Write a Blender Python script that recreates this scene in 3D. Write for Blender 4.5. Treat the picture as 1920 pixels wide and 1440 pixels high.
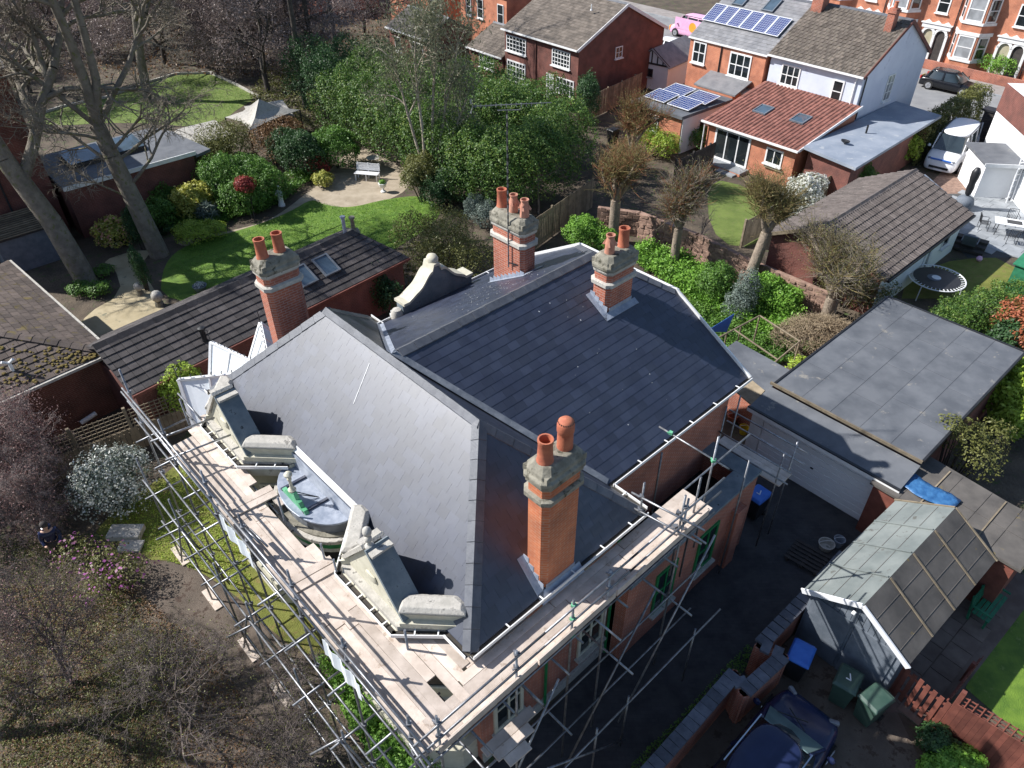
import bpy, math, random
import numpy as np
from mathutils import Vector, Matrix
random.seed(7); rng = np.random.default_rng(7)
sc = bpy.context.scene
for o in list(bpy.data.objects): bpy.data.objects.remove(o)
col = sc.collection
# ---------------- camera
CAM = Vector((0, 0, 18.7))
cam = bpy.data.cameras.new('camera'); camo = bpy.data.objects.new('camera', cam); col.objects.link(camo)
th, rl = math.radians(38.874), math.radians(-0.467)
Fv = Vector((0, math.cos(th), -math.sin(th))); Rv = Vector((1, 0, 0)); Uv = Vector((0, math.sin(th), math.cos(th)))
R2 = Rv*math.cos(rl) + Uv*math.sin(rl); U2 = -Rv*math.sin(rl) + Uv*math.cos(rl)
camo.matrix_world = Matrix(((R2.x, U2.x, -Fv.x, CAM.x), (R2.y, U2.y, -Fv.y, CAM.y), (R2.z, U2.z, -Fv.z, CAM.z), (0, 0, 0, 1)))
cam.sensor_width = 36; cam.sensor_fit = 'HORIZONTAL'; cam.lens = 26.106; cam.clip_start = .3; cam.clip_end = 900
sc.camera = camo
# ---------------- light
SUN = Vector((.750, -.128, -.649)).normalized()
w = bpy.data.worlds.new('World'); sc.world = w; w.use_nodes = True
nt = w.node_tree; sky = nt.nodes.new('ShaderNodeTexSky'); sky.sky_type = 'NISHITA'; sky.sun_disc = False
sky.sun_elevation = math.radians(40.5); sky.sun_rotation = math.atan2(-SUN.x, -SUN.y); sky.altitude = 80; sky.air_density = 1.0; sky.dust_density = .6; sky.ozone_density = 1.6
bgn = nt.nodes['Background']; bgn.inputs['Strength'].default_value = .095; nt.links.new(sky.outputs[0], bgn.inputs[0])
sl = bpy.data.lights.new('sun', 'SUN'); sl.energy = 5.0; sl.angle = math.radians(.53); sl.color = (1, .975, .94)
so = bpy.data.objects.new('sun', sl); col.objects.link(so); so.rotation_euler = SUN.to_track_quat('-Z', 'Y').to_euler(); so.location = (-60, 10, 60)
vs = sc.view_settings; vs.view_transform = 'Standard'; vs.look = 'None'; vs.exposure = .62; vs.gamma = 1; vs.use_curve_mapping = False
sc.render.engine = 'CYCLES'; cy = sc.cycles; cy.max_bounces = 6; cy.diffuse_bounces = 3; cy.glossy_bounces = 3; cy.transmission_bounces = 3; cy.transparent_max_bounces = 4
# ---------------- materials
M = {}
def nodes(name):
    m = bpy.data.materials.new(name); m.use_nodes = True; t = m.node_tree; M[name] = m
    return m, t, t.nodes['Principled BSDF'], t.nodes.new, t.links.new
def ramp(N, L, src, c1, c2, lo=.35, hi=.65):
    r = N('ShaderNodeValToRGB'); r.color_ramp.elements[0].color = (*c1, 1); r.color_ramp.elements[1].color = (*c2, 1)
    r.color_ramp.elements[0].position = lo; r.color_ramp.elements[1].position = hi; L(src, r.inputs[0]); return r.outputs[0]
def noise(N, L, co, scale, detail=4, rough=.6):
    n = N('ShaderNodeTexNoise'); n.inputs['Scale'].default_value = scale; n.inputs['Detail'].default_value = detail; n.inputs['Roughness'].default_value = rough
    L(co, n.inputs['Vector']); return n.outputs['Fac']
def mix(N, L, fac, a, b, mode='MIX'):
    x = N('ShaderNodeMix'); x.data_type = 'RGBA'; x.blend_type = mode
    for i, v in ((0, fac), (6, a), (7, b)):
        if hasattr(v, 'is_linked'): L(v, x.inputs[i])
        elif i == 0: x.inputs[0].default_value = v
        else: x.inputs[i].default_value = (*v, 1)
    return x.outputs[2]
def jitter(N, L, c, k):       # each piece its own shade
    oi = N('ShaderNodeObjectInfo'); gi = N('ShaderNodeNewGeometry'); ad = N('ShaderNodeMath'); ad.operation = 'ADD'; fr = N('ShaderNodeMath'); fr.operation = 'FRACT'; L(oi.outputs['Random'], ad.inputs[0]); L(gi.outputs['Random Per Island'], ad.inputs[1]); L(ad.outputs[0], fr.inputs[0])
    mr = N('ShaderNodeMapRange'); mr.inputs[3].default_value = 1-k; mr.inputs[4].default_value = 1+k; L(fr.outputs[0], mr.inputs[0])
    h = N('ShaderNodeHueSaturation'); L(mr.outputs[0], h.inputs['Value']); L(c, h.inputs['Color']); return h.outputs[0]
def bump(N, L, b, h, s=.3, d=.02):
    bp = N('ShaderNodeBump'); bp.inputs['Strength'].default_value = s; bp.inputs['Distance'].default_value = d; L(h, bp.inputs['Height']); L(bp.outputs[0], b.inputs['Normal'])
def pm(name, c1, c2, sc1=3., rough=.8, spots=None, spsc=9., spt=.62, bmp=.25, bs=30., jit=0., metal=0., spec=.5, bd=.02, rvar=0.):
    """two tone noise surface with optional stains (spots) and fine relief"""
    m, t, b, N, L = nodes(name); g = N('ShaderNodeNewGeometry').outputs['Position']
    c = ramp(N, L, noise(N, L, g, sc1, 3), c1, c2)
    if spots:
        f = noise(N, L, g, spsc, 4, .7); r = N('ShaderNodeMapRange'); r.inputs[1].default_value = spt; r.inputs[2].default_value = spt+.08; L(f, r.inputs[0]); c = mix(N, L, r.outputs[0], c, spots)
    if jit: c = jitter(N, L, c, jit)
    L(c, b.inputs['Base Color']); b.inputs['Roughness'].default_value = rough; b.inputs['Metallic'].default_value = metal; b.inputs['Specular IOR Level'].default_value = spec
    if rvar:
        r2 = N('ShaderNodeMapRange'); r2.inputs[3].default_value = rough-rvar; r2.inputs[4].default_value = rough+rvar; L(noise(N, L, g, sc1*2.3, 2), r2.inputs[0]); L(r2.outputs[0], b.inputs['Roughness'])
    if bmp: bump(N, L, b, noise(N, L, g, bs, 2), bmp, bd)
    return m
def brickmat(name, c1, c2, mortar, bw=.225, bh=.075, dirt=None, ms=.011, rough=.85, off=.5):
    m, t, b, N, L = nodes(name); uv = N('ShaderNodeUVMap').outputs[0]; g = N('ShaderNodeNewGeometry').outputs['Position']
    k = N('ShaderNodeTexBrick'); L(uv, k.inputs['Vector']); k.inputs['Scale'].default_value = 1; k.inputs['Brick Width'].default_value = bw; k.inputs['Row Height'].default_value = bh
    k.inputs['Mortar Size'].default_value = ms; k.inputs['Mortar Smooth'].default_value = .2; k.offset = off; k.inputs['Bias'].default_value = -.1
    k.inputs['Color1'].default_value = (*c1, 1); k.inputs['Color2'].default_value = (*c2, 1); k.inputs['Mortar'].default_value = (*mortar, 1)
    c = mix(N, L, .55, k.outputs['Color'], ramp(N, L, noise(N, L, g, 1.3, 3), tuple(x*.72 for x in c1), tuple(min(1, x*1.25) for x in c2)))
    if dirt: 
        r = N('ShaderNodeMapRange'); r.inputs[1].default_value = .5; r.inputs[2].default_value = .75; L(noise(N, L, g, .7, 4, .7), r.inputs[0]); c = mix(N, L, r.outputs[0], c, dirt)
    L(c, b.inputs['Base Color']); b.inputs['Roughness'].default_value = rough
    iv = N('ShaderNodeMath'); iv.operation = 'SUBTRACT'; iv.inputs[0].default_value = 1; L(k.outputs['Fac'], iv.inputs[1]); bump(N, L, b, iv.outputs[0], .5, .008)
    return m
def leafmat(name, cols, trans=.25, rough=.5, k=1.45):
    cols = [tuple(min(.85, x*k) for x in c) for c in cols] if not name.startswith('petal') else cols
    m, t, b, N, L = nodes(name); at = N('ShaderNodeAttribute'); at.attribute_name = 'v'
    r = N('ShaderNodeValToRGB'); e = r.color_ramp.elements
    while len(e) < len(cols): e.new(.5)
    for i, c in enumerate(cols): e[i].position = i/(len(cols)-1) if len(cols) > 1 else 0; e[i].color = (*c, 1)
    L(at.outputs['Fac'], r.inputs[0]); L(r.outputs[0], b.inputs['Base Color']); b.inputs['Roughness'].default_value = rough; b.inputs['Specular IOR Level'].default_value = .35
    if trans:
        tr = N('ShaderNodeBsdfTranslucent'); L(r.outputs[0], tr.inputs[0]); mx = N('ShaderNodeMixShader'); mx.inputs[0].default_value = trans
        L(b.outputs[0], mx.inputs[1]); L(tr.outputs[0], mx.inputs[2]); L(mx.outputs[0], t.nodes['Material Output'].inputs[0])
    return m
def glassmat(name, c, rough=.06, spec=.8):
    m, t, b, N, L = nodes(name); g = N('ShaderNodeNewGeometry').outputs['Position']
    L(ramp(N, L, noise(N, L, g, 1.2, 2), c, tuple(x*1.6 for x in c)), b.inputs['Base Color']); b.inputs['Roughness'].default_value = rough; b.inputs['Specular IOR Level'].default_value = spec
    return m
# ---------------- mesh helpers
def V(*a): return Vector(a)
def uvmap(me):
    n = len(me.loops)
    if n == 0: return
    co = np.empty(len(me.vertices)*3, 'f'); me.vertices.foreach_get('co', co); co = co.reshape(-1, 3)
    li = np.empty(n, 'i'); me.loops.foreach_get('vertex_index', li)
    pn = np.empty(len(me.polygons)*3, 'f'); me.polygons.foreach_get('normal', pn); pn = pn.reshape(-1, 3)
    lt = np.empty(len(me.polygons), 'i'); me.polygons.foreach_get('loop_total', lt)
    nn = np.repeat(pn, lt, 0); p = co[li]
    t = np.stack([-nn[:, 1], nn[:, 0], np.zeros(n)], 1); fl = np.linalg.norm(t, axis=1) < .05; t[fl] = (1, 0, 0)
    t /= np.linalg.norm(t, axis=1)[:, None]; bt = np.cross(nn, t)
    uv = np.stack([(p*t).sum(1), (p*bt).sum(1)], 1).astype('f')
    l = me.uv_layers.new(name='UVMap'); l.data.foreach_set('uv', uv.ravel())
def tags(o, label=None, cat=None, group=None, kind=None):
    for k, v in (('label', label), ('category', cat), ('group', group), ('kind', kind)):
        if v: o[k] = v
    return o
def link(o, parent=None):
    col.objects.link(o)
    if parent is not None: o.parent = parent
    return o
class MB:
    def __init__(s): s.v = []; s.f = []
    def add(s, vs, fs):
        o = len(s.v); s.v += [tuple(x) for x in vs]; s.f += [tuple(i+o for i in f) for f in fs]; return s
    def box(s, c, d, u=None, v=None):          # centre, full size, optional axes
        u = Vector(u).normalized() if u is not None else Vector((1, 0, 0)); v = Vector(v).normalized() if v is not None else Vector((0, 0, 1)).cross(u)
        n = u.cross(v); c = Vector(c); q = []
        for k in (-1, 1):
            for j, i in ((-1, -1), (-1, 1), (1, 1), (1, -1)): q.append(c+u*(i*d[0]/2)+v*(j*d[1]/2)+n*(k*d[2]/2))
        return s.add(q, [(3, 2, 1, 0), (4, 5, 6, 7), (0, 1, 5, 4), (1, 2, 6, 5), (2, 3, 7, 6), (3, 0, 4, 7)])
    def prism(s, poly, z0, z1):
        ar = sum(poly[i-1][0]*poly[i][1]-poly[i][0]*poly[i-1][1] for i in range(len(poly)))
        if ar < 0: poly = poly[::-1]
        n = len(poly); q = [(p[0], p[1], z0) for p in poly]+[(p[0], p[1], p[2] if len(p) > 2 else z1) for p in poly]
        return s.add(q, [tuple(range(n))[::-1], tuple(range(n, 2*n))]+[(i, (i+1) % n, n+(i+1) % n, n+i) for i in range(n)])
    def slab(s, pts, th, d=(0, 0, -1)):         # thick sheet: polygon in 3D and its copy moved by d*th
        n = len(pts); p = [Vector(x) for x in pts]; nn = sum(((p[i]-p[0]).cross(p[(i+1) % n]-p[0]) for i in range(1, n)), Vector()); D = Vector(d)*th
        if nn.dot(D) > 0: p = p[::-1]
        return s.add(p+[x+D for x in p], [tuple(range(n)), tuple(range(n, 2*n))[::-1]]+[(i, n+i, n+(i+1) % n, (i+1) % n) for i in range(n)])
    def bar(s, p, q, w, h=None, up=(0, 0, 1)):
        p = Vector(p); q = Vector(q); u = q-p; L = u.length; u.normalize(); up = Vector(up)
        if abs(u.dot(up)) > .95: up = Vector((0, 1, 0))
        v = up.cross(u).normalized(); return s.box((p+q)/2, (L, w, h or w), u, v)
    def tube(s, p, q, r, r1=None, n=8, cap=True):
        p = Vector(p); q = Vector(q); r1 = r if r1 is None else r1; u = (q-p).normalized(); a = u.orthogonal().normalized(); b = u.cross(a); o = len(s.v)
        for c, rr in ((p, r), (q, r1)):
            for i in range(n): t = 2*math.pi*i/n; s.v.append(tuple(c+(a*math.cos(t)+b*math.sin(t))*rr))
        s.f += [(o+i, o+(i+1) % n, o+n+(i+1) % n, o+n+i) for i in range(n)]
        if cap: s.f += [tuple(range(o, o+n))[::-1], tuple(range(o+n, o+2*n))]
        return s
    def lathe(s, c, prof, n=14, sx=1, sy=1):     # profile of (r, z)
        o = len(s.v); c = Vector(c)
        for r, z in prof:
            for i in range(n): t = 2*math.pi*i/n; s.v.append((c.x+r*sx*math.cos(t), c.y+r*sy*math.sin(t), c.z+z))
        for k in range(len(prof)-1): s.f += [(o+k*n+i, o+k*n+(i+1) % n, o+(k+1)*n+(i+1) % n, o+(k+1)*n+i) for i in range(n)]
        s.f += [tuple(range(o, o+n))[::-1], tuple(range(o+(len(prof)-1)*n, o+len(prof)*n))]
        return s
    def loft(s, rings, cap=True, closed=True):
        o = len(s.v); n = len(rings[0])
        for r in rings: s.v += [tuple(x) for x in r]
        m = n if closed else n-1
        for k in range(len(rings)-1): s.f += [(o+k*n+i, o+k*n+(i+1) % n, o+(k+1)*n+(i+1) % n, o+(k+1)*n+i) for i in range(m)]
        if cap: s.f += [tuple(range(o, o+n))[::-1], tuple(range(o+(len(rings)-1)*n, o+len(rings)*n))]
        return s
    def pipe(s, pts, r, n=6):
        for a, b in zip(pts[:-1], pts[1:]): s.tube(a, b, r, n=n)
        return s
    def mesh(s, name):
        me = bpy.data.meshes.new(name); me.from_pydata(s.v, [], s.f); me.update(); uvmap(me); return me
    def build(s, name, mat, parent=None, smooth=False, bevel=0, **kw):
        me = s.mesh(name); me.materials.append(M[mat]); o = link(bpy.data.objects.new(name, me), parent)
        if smooth:
            me.polygons.foreach_set('use_smooth', [True]*len(me.polygons)); 
            if smooth != 'all': me.set_sharp_from_angle(angle=math.radians(42))
        if bevel:
            b = o.modifiers.new('bevel', 'BEVEL'); b.width = bevel; b.segments = 2; b.limit_method = 'ANGLE'; b.angle_limit = math.radians(35)
        return tags(o, **kw)
def thing(name, label, cat, loc=(0, 0, 0), rz=0., group=None):
    o = bpy.data.objects.new(name, None); o.empty_display_size = .2; o.location = loc; o.rotation_euler = (0, 0, rz); link(o); return tags(o, label, cat, group)
def npmesh(name, v, f, mat, parent=None, attr=None, **kw):   # big mesh from arrays, all faces of one size
    v = np.asarray(v, 'f'); f = np.asarray(f, 'i'); me = bpy.data.meshes.new(name); k = f.shape[1]
    me.vertices.add(len(v)); me.vertices.foreach_set('co', v.ravel()); me.loops.add(f.size); me.loops.foreach_set('vertex_index', f.ravel())
    me.polygons.add(len(f)); me.polygons.foreach_set('loop_start', np.arange(0, f.size, k, dtype='i')); me.update(calc_edges=True)
    if attr is not None: a = me.attributes.new('v', 'FLOAT', 'FACE'); a.data.foreach_set('value', np.asarray(attr, 'f'))
    me.materials.append(M[mat]); return tags(link(bpy.data.objects.new(name, me), parent), **kw)
def copy_tree(o, parent=None, label=None):
    c = o.copy(); col.objects.link(c); c.parent = parent
    if label: c['label'] = label
    for ch in list(o.children): copy_tree(ch, c)
    return c
def clip(poly, conv):         # convex clip of 2D polygons
    out = poly
    for i in range(len(conv)):
        a, b = conv[i], conv[(i+1) % len(conv)]; inp, out = out, []
        if not inp: return []
        side = lambda p: (b[0]-a[0])*(p[1]-a[1])-(b[1]-a[1])*(p[0]-a[0])
        for j in range(len(inp)):
            p, q = inp[j-1], inp[j]; sp, sq = side(p), side(q)
            if sq >= 0:
                if sp < 0: t = sp/(sp-sq); out.append((p[0]+t*(q[0]-p[0]), p[1]+t*(q[1]-p[1])))
                out.append(q)
            elif sp >= 0: t = sp/(sp-sq); out.append((p[0]+t*(q[0]-p[0]), p[1]+t*(q[1]-p[1])))
    return out
class Tiles:
    """lays slates or tiles piece by piece over flat roof slopes; the nearest ones stay single objects"""
    def __init__(s, name, mat, w, h, up=.016, gap=.005, stagger=.5, prof=None, drop=.003):
        s.name, s.mat, s.w, s.h, s.up, s.gap, s.st, s.prof, s.drop = name, mat, w, h, up, gap, stagger, prof, drop; s.items = []
    def piece(s, uv):
        # prism over polygon; lower edge proud
        if s.prof and len(uv) == 4: pass
        h = s.h; v0 = s._v0
        top = [(p[0], p[1], s.drop+s.up*(1-(p[1]-v0)/h*.92)) for p in uv]; n = len(uv)
        return top+[(p[0], p[1], -.02) for p in uv], [tuple(range(n))]+[(i, n+i, n+(i+1) % n, (i+1) % n) for i in range(n)]
    def full(s):
        g = s.gap; w, h = s.w, s.h
        if not s.prof:
            s._v0 = 0; return s.piece([(g/2, 0), (w-g/2, 0), (w-g/2, h+.01), (g/2, h+.01)])
        vs, fs = [], []                        # rolled tile: profile of (u fraction, height)
        for k, vv in ((0, 0), (1, h+.01)):
            for fu, z in s.prof: vs.append((g/2+fu*(w-g), vv, s.drop+z+s.up*(1-k*.92)))
        n = len(s.prof); fs = [(i, i+1, n+i+1, n+i) for i in range(n-1)]
        vs += [(vs[i][0], 0, -.02) for i in range(n)]; fs += [(2*n+i, 2*n+i+1, i+1, i) for i in range(n-1)]
        return vs, fs
    def slope(s, O, u, v, poly, holes=()):
        O, u, v = Vector(O), Vector(u).normalized(), Vector(v).normalized(); n = u.cross(v)
        ar = sum(poly[i-1][0]*poly[i][1]-poly[i][0]*poly[i-1][1] for i in range(len(poly)))
        if ar < 0: poly = poly[::-1]
        us = [p[0] for p in poly]; vsn = [p[1] for p in poly]; r = 0; vv = min(vsn)
        while vv < max(vsn)-.01:
            x = min(us)-s.w*1.5+(s.st*s.w if r % 2 else 0)
            while x < max(us):
                rect = [(x+s.gap/2, vv), (x+s.w-s.gap/2, vv), (x+s.w-s.gap/2, vv+s.h), (x+s.gap/2, vv+s.h)]; c = clip(rect, poly)
                if len(c) >= 3 and not any(hx0 < x+s.w/2 < hx1 and hy0 < vv+s.h/2 < hy1 for hx0, hy0, hx1, hy1 in holes):
                    A = abs(sum(c[i-1][0]*c[i][1]-c[i][0]*c[i-1][1] for i in range(len(c))))/2
                    if A > .12*s.w*s.h: s.items.append((O, u, v, n, x, vv, c, A > .985*s.w*s.h-s.gap*s.h))
                x += s.w
            vv += s.h; r += 1
    def finish(s, parent, limit=300, jig=.004):
        mw = parent.matrix_world.copy(); p = parent
        bpy.context.view_layer.update(); mw = parent.matrix_world
        def dist(it):           # pieces that show largest in the picture come first
            d = (mw @ (it[0]+it[1]*(it[4]+s.w/2)+it[2]*(it[5]+s.h/2)))-CAM; f = d.dot(Fv); seen = f > 0 and abs(d.dot(R2)) < .70*f and abs(d.dot(U2)) < .53*f
            return d.length+(0 if seen else 1000)
        s.items.sort(key=dist); fv, ff = s.full(); me = bpy.data.meshes.new(s.name); me.from_pydata([(a-s.w/2, b, c) for a, b, c in fv], [], ff); me.update(); me.materials.append(M[s.mat])
        n1 = 0; rest = MB()
        for it in s.items:
            O, u, v, n, x, vv, c, full = it; tilt = random.uniform(-1, 1)*jig; rise = random.uniform(0, 1)*jig
            if n1 < limit:
                n1 += 1
                if full:
                    o = bpy.data.objects.new(s.name, me); l = O+u*(x+s.w/2)+v*vv+n*rise; u2 = (u+n*tilt*.6).normalized(); n2 = u2.cross(v).normalized()
                    o.matrix_basis = Matrix(((u2.x, v.x, n2.x, l.x), (u2.y, v.y, n2.y, l.y), (u2.z, v.z, n2.z, l.z), (0, 0, 0, 1)))
                else:
                    s._v0 = vv; a, b = s.piece(c); m2 = bpy.data.meshes.new(s.name); cx = sum(q[0] for q in c)/len(c)
                    m2.from_pydata([tuple(O+u*q[0]+v*q[1]+n*(q[2]+rise)) for q in a], [], b); m2.update(); m2.materials.append(M[s.mat]); o = bpy.data.objects.new(s.name, m2)
                link(o, parent)
            elif full: rest.add([O+u*(x+q[0]+random.uniform(-.3, .3)*jig)+v*(vv+q[1])+n*(q[2]+rise+tilt*(q[0]/s.w-.5)*.5) for q in fv], ff)
            else: s._v0 = vv; a, b = s.piece(c); rest.add([O+u*q[0]+v*q[1]+n*(q[2]+rise) for q in a], b)
        if rest.v: rest.build(s.name, s.mat, parent, kind='stuff')

# ---------------- palette
pm('slate', (.020, .025, .046), (.030, .037, .061), 1.6, .43, spots=(.055, .06, .075), spsc=3, spt=.70, bmp=.05, bs=60, jit=.22, rvar=.06, spec=.86)
pm('ridge_tile', (.075, .08, .095), (.115, .12, .135), 4, .42, bmp=.15, jit=.1)
pm('lead', (.11, .125, .15), (.20, .215, .24), 3, .42, spots=(.33, .34, .36), spsc=6, bmp=.25, bs=12)
pm('lead_new', (.22, .25, .31), (.34, .37, .43), 5, .35, bmp=.3, bs=14)
pm('stone', (.15, .14, .11), (.27, .25, .20), 5, .9, spots=(.06, .055, .035), spsc=3.5, spt=.56, bmp=.6, bs=18)
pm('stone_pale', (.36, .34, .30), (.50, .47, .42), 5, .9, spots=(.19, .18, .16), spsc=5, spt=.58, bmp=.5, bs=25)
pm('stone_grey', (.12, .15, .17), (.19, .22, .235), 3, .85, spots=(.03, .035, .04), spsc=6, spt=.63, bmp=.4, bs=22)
pm('cream', (.47, .44, .34), (.58, .55, .44), 3, .75, spots=(.34, .31, .24), spsc=3, spt=.60, bmp=.15)
pm('cream_dark', (.33, .30, .20), (.42, .38, .27), 2, .75, bmp=.2)
pm('white_paint', (.68, .68, .67), (.80, .80, .79), 3, .5, spots=(.5, .48, .44), spsc=9, spt=.68, bmp=.08)
pm('green_paint', (.01, .14, .045), (.02, .22, .07), 4, .4, bmp=.1)
pm('copper_green', (.06, .30, .13), (.14, .42, .24), 6, .6, bmp=.2)
pm('terracotta', (.36, .10, .055), (.48, .16, .085), 5, .75, spots=(.22, .09, .06), spsc=11, bmp=.2, jit=.12)
pm('terracotta_pale', (.42, .18, .12), (.52, .25, .17), 5, .8, bmp=.2)
pm('soot', (.012, .011, .010), (.02, .018, .016), 4, .95)
brickmat('brick', (.30, .075, .040), (.40, .12, .065), (.42, .36, .31), dirt=(.19, .075, .055), ms=.014)
brickmat('brick_new', (.43, .115, .045), (.53, .165, .065), (.46, .33, .24), dirt=(.33, .085, .04), ms=.014)
brickmat('brick_dark', (.135, .043, .034), (.19, .062, .046), (.20, .15, .12), dirt=(.10, .042, .035))
brickmat('brick_brown', (.115, .042, .030), (.165, .06, .042), (.24, .17, .13))
brickmat('brick_orange', (.42, .13, .065), (.52, .19, .10), (.45, .34, .26))
pm('board', (.44, .365, .305), (.60, .51, .44), 2.4, .8, spots=(.36, .28, .22), spsc=4, spt=.60, bmp=.3, bs=40, jit=.18)
pm('tube_steel', (.17, .175, .19), (.32, .325, .34), 7, .45, spots=(.20, .15, .11), spsc=9, spt=.66, bmp=.1, metal=.75, jit=.3)
pm('fitting', (.16, .165, .18), (.24, .25, .27), 9, .5, metal=.5, jit=.3)
pm('fitting_green', (.10, .36, .20), (.16, .45, .27), 9, .5)
pm('gutter_dark', (.03, .028, .025), (.06, .05, .04), 5, .85, spots=(.12, .10, .06), spsc=12, spt=.6)
pm('black_iron', (.012, .013, .015), (.03, .03, .034), 6, .5)
pm('banner', (.62, .66, .70), (.74, .77, .79), 2, .6, spots=(.30, .52, .60), spsc=14, spt=.60, bmp=0)
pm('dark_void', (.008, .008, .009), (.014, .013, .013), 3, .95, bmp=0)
glassmat('glass', (.012, .016, .018)); glassmat('glass_sky', (.05, .075, .10), .03, 1.); glassmat('glass_curtain', (.22, .23, .24), .12)
pm('glass_roof', (.66, .70, .73), (.76, .79, .81), 2, .18, bmp=0)
# ---------------- window helper
def window(parent, c, u, n, w, h, cols=2, rows=2, frame='white_paint', glass='glass', sill=True, fw=.06, dp=.05, name='window'):
    """framed window: c = bottom centre on the wall face, u along the wall, n outwards"""
    c, u, n = Vector(c), Vector(u).normalized(), Vector(n).normalized(); z = Vector((0, 0, 1)); m = MB(); o = c+n*dp/2
    for s in (-1, 1): m.box(o+u*(s*(w-fw)/2)+z*h/2, (fw, dp, h), u, n)
    for k in (0, 1): m.box(o+z*(fw/2+k*(h-fw)), (w-2*fw, dp, fw), u, n)
    for i in range(1, cols): m.box(o+u*(w*(i/cols-.5))+z*h/2, (fw*.6, dp*.8, h-2*fw), u, n)
    for j in range(1, rows): m.box(o+z*(h*j/rows), (w-2*fw, dp*.7, fw*.55), u, n)
    f = m.build(name, frame, parent)
    MB().box(c+n*.012+z*h/2, (w-.04, .016, h-.04), u, n).build('pane', glass, f)
    if sill: MB().box(c+n*.08-z*.04, (w+.14, .16, .07), u, n).build('sill', frame if frame == 'white_paint' else 'stone_pale', f)
    return f
# ================= MAIN HOUSE (local x = along the front, local y = depth)
HR = math.radians(-47.148)
house = thing('main_house', 'large red brick house with new dark slate roof and four chimneys, wrapped in scaffolding', 'house', (0, 0, 0), HR)
ZE, ZR = 5.7, 8.38; BF, BM, BR = 4.74, 7.365, 9.99; AR, AL = -6.35, -17.42; AH, AHL = -8.95, -14.86
RA0, RA1, RAM, RB = -16.77, -7.47, -12.12, 15.97
MB().prism([(AL+.35, BF+.4), (AR-.35, BF+.4), (AR-.35, BR-.35), (AL+.35, BR-.35)], 0, ZE-.12).build('wall', 'brick', house)
MB().prism([(RA0+.35, BR-.36), (RA1-.35, BR-.36), (RA1-.35, RB-.1), (RA0+.35, RB-.1)], 0, ZE-.12).build('wall', 'brick', house)
# roof deck under the slates
kr = (ZR-ZE)/(RA1-RAM); ZH = 7.3; AHR = RAM+(ZR-ZH)/kr; AHLL = RAM-(ZR-ZH)/kr; BHIP = 14.38
e = .02
front_poly = [(AL, BF, ZE), (AR, BF, ZE), (AH, BM, ZR), (AHL, BM, ZR)]
right_poly = [(AR, BF, ZE), (AR, BR, ZE), (AH, BM, ZR)]
left_poly = [(AL, BR, ZE), (AL, BF, ZE), (AHL, BM, ZR)]
back_poly = [(AR, BR, ZE), (AL, BR, ZE), (AHL, BM, ZR), (AH, BM, ZR)]
rr_poly = [(RA1, BR, ZE), (RA1, RB, ZE), (AHR, RB, ZH), (RAM, BHIP, ZR), (RAM, BM, ZR)]
rl_poly = [(RA0, RB, ZE), (RA0, BR, ZE), (RAM, BM, ZR), (RAM, BHIP, ZR), (AHLL, RB, ZH)]
hip_poly = [(AHR, RB+.05, ZH), (AHLL, RB+.05, ZH), (RAM, BHIP, ZR)]
dk = MB()
AHOLE0, AHOLE1, BC = -13.5, -10.55, 5.02; kf = (ZR-ZE)/(BM-BF); zc_ = ZE+kf*(BC-BF); xc = BC-BF
fp1 = [(AL+xc, BC, zc_), (AR-xc, BC, zc_), (AH, BM, ZR), (AHL, BM, ZR)]; fp2 = [(AL, BF, ZE), (AHOLE0, BF, ZE), (AHOLE0, BC, zc_), (AL+xc, BC, zc_)]; fp3 = [(AHOLE1, BF, ZE), (AR, BF, ZE), (AR-xc, BC, zc_), (AHOLE1, BC, zc_)]
for p in (fp1, fp2, fp3, right_poly, left_poly, back_poly, rr_poly, rl_poly, hip_poly): dk.slab([(x, y, z-e) for x, y, z in p], .08)
roof = dk.build('roof', 'slate', house)
MB().prism([(RA0+.35, RB-.12), (RA1-.35, RB-.12), (RA1-.35, RB-.2), (RA0+.35, RB-.2)], ZE-.2, ZE).build('wall', 'brick', house)
T = Tiles('slate', 'slate', .31, .236, up=.007, gap=.003)
def add_slope(T, poly, ux, holes=()):
    """poly in 3D; ux = eave direction so that ux x up-slope points outwards"""
    p = [Vector(q) for q in poly]; u = Vector(ux).normalized(); lo = min(p, key=lambda q: q.z); n = sum(((p[i]-p[0]).cross(p[i+1]-p[0]) for i in range(1, len(p)-1)), Vector())
    if n.z < 0: n = -n
    n.normalize(); v = n.cross(u); O = lo
    T.slope(O, u, v, [((q-O).dot(u), (q-O).dot(v)) for q in p], holes)
add_slope(T, front_poly, (1, 0, 0), [(AHOLE0-AL-.1, -.1, AHOLE1-AL+.1, .36)]); add_slope(T, right_poly, (0, 1, 0)); add_slope(T, rr_poly, (0, 1, 0)); add_slope(T, rl_poly, (0, -1, 0)); add_slope(T, back_poly, (-1, 0, 0)); add_slope(T, left_poly, (0, -1, 0)); add_slope(T, hip_poly, (-1, 0, 0))
T.finish(roof, 300, .0016)
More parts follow.
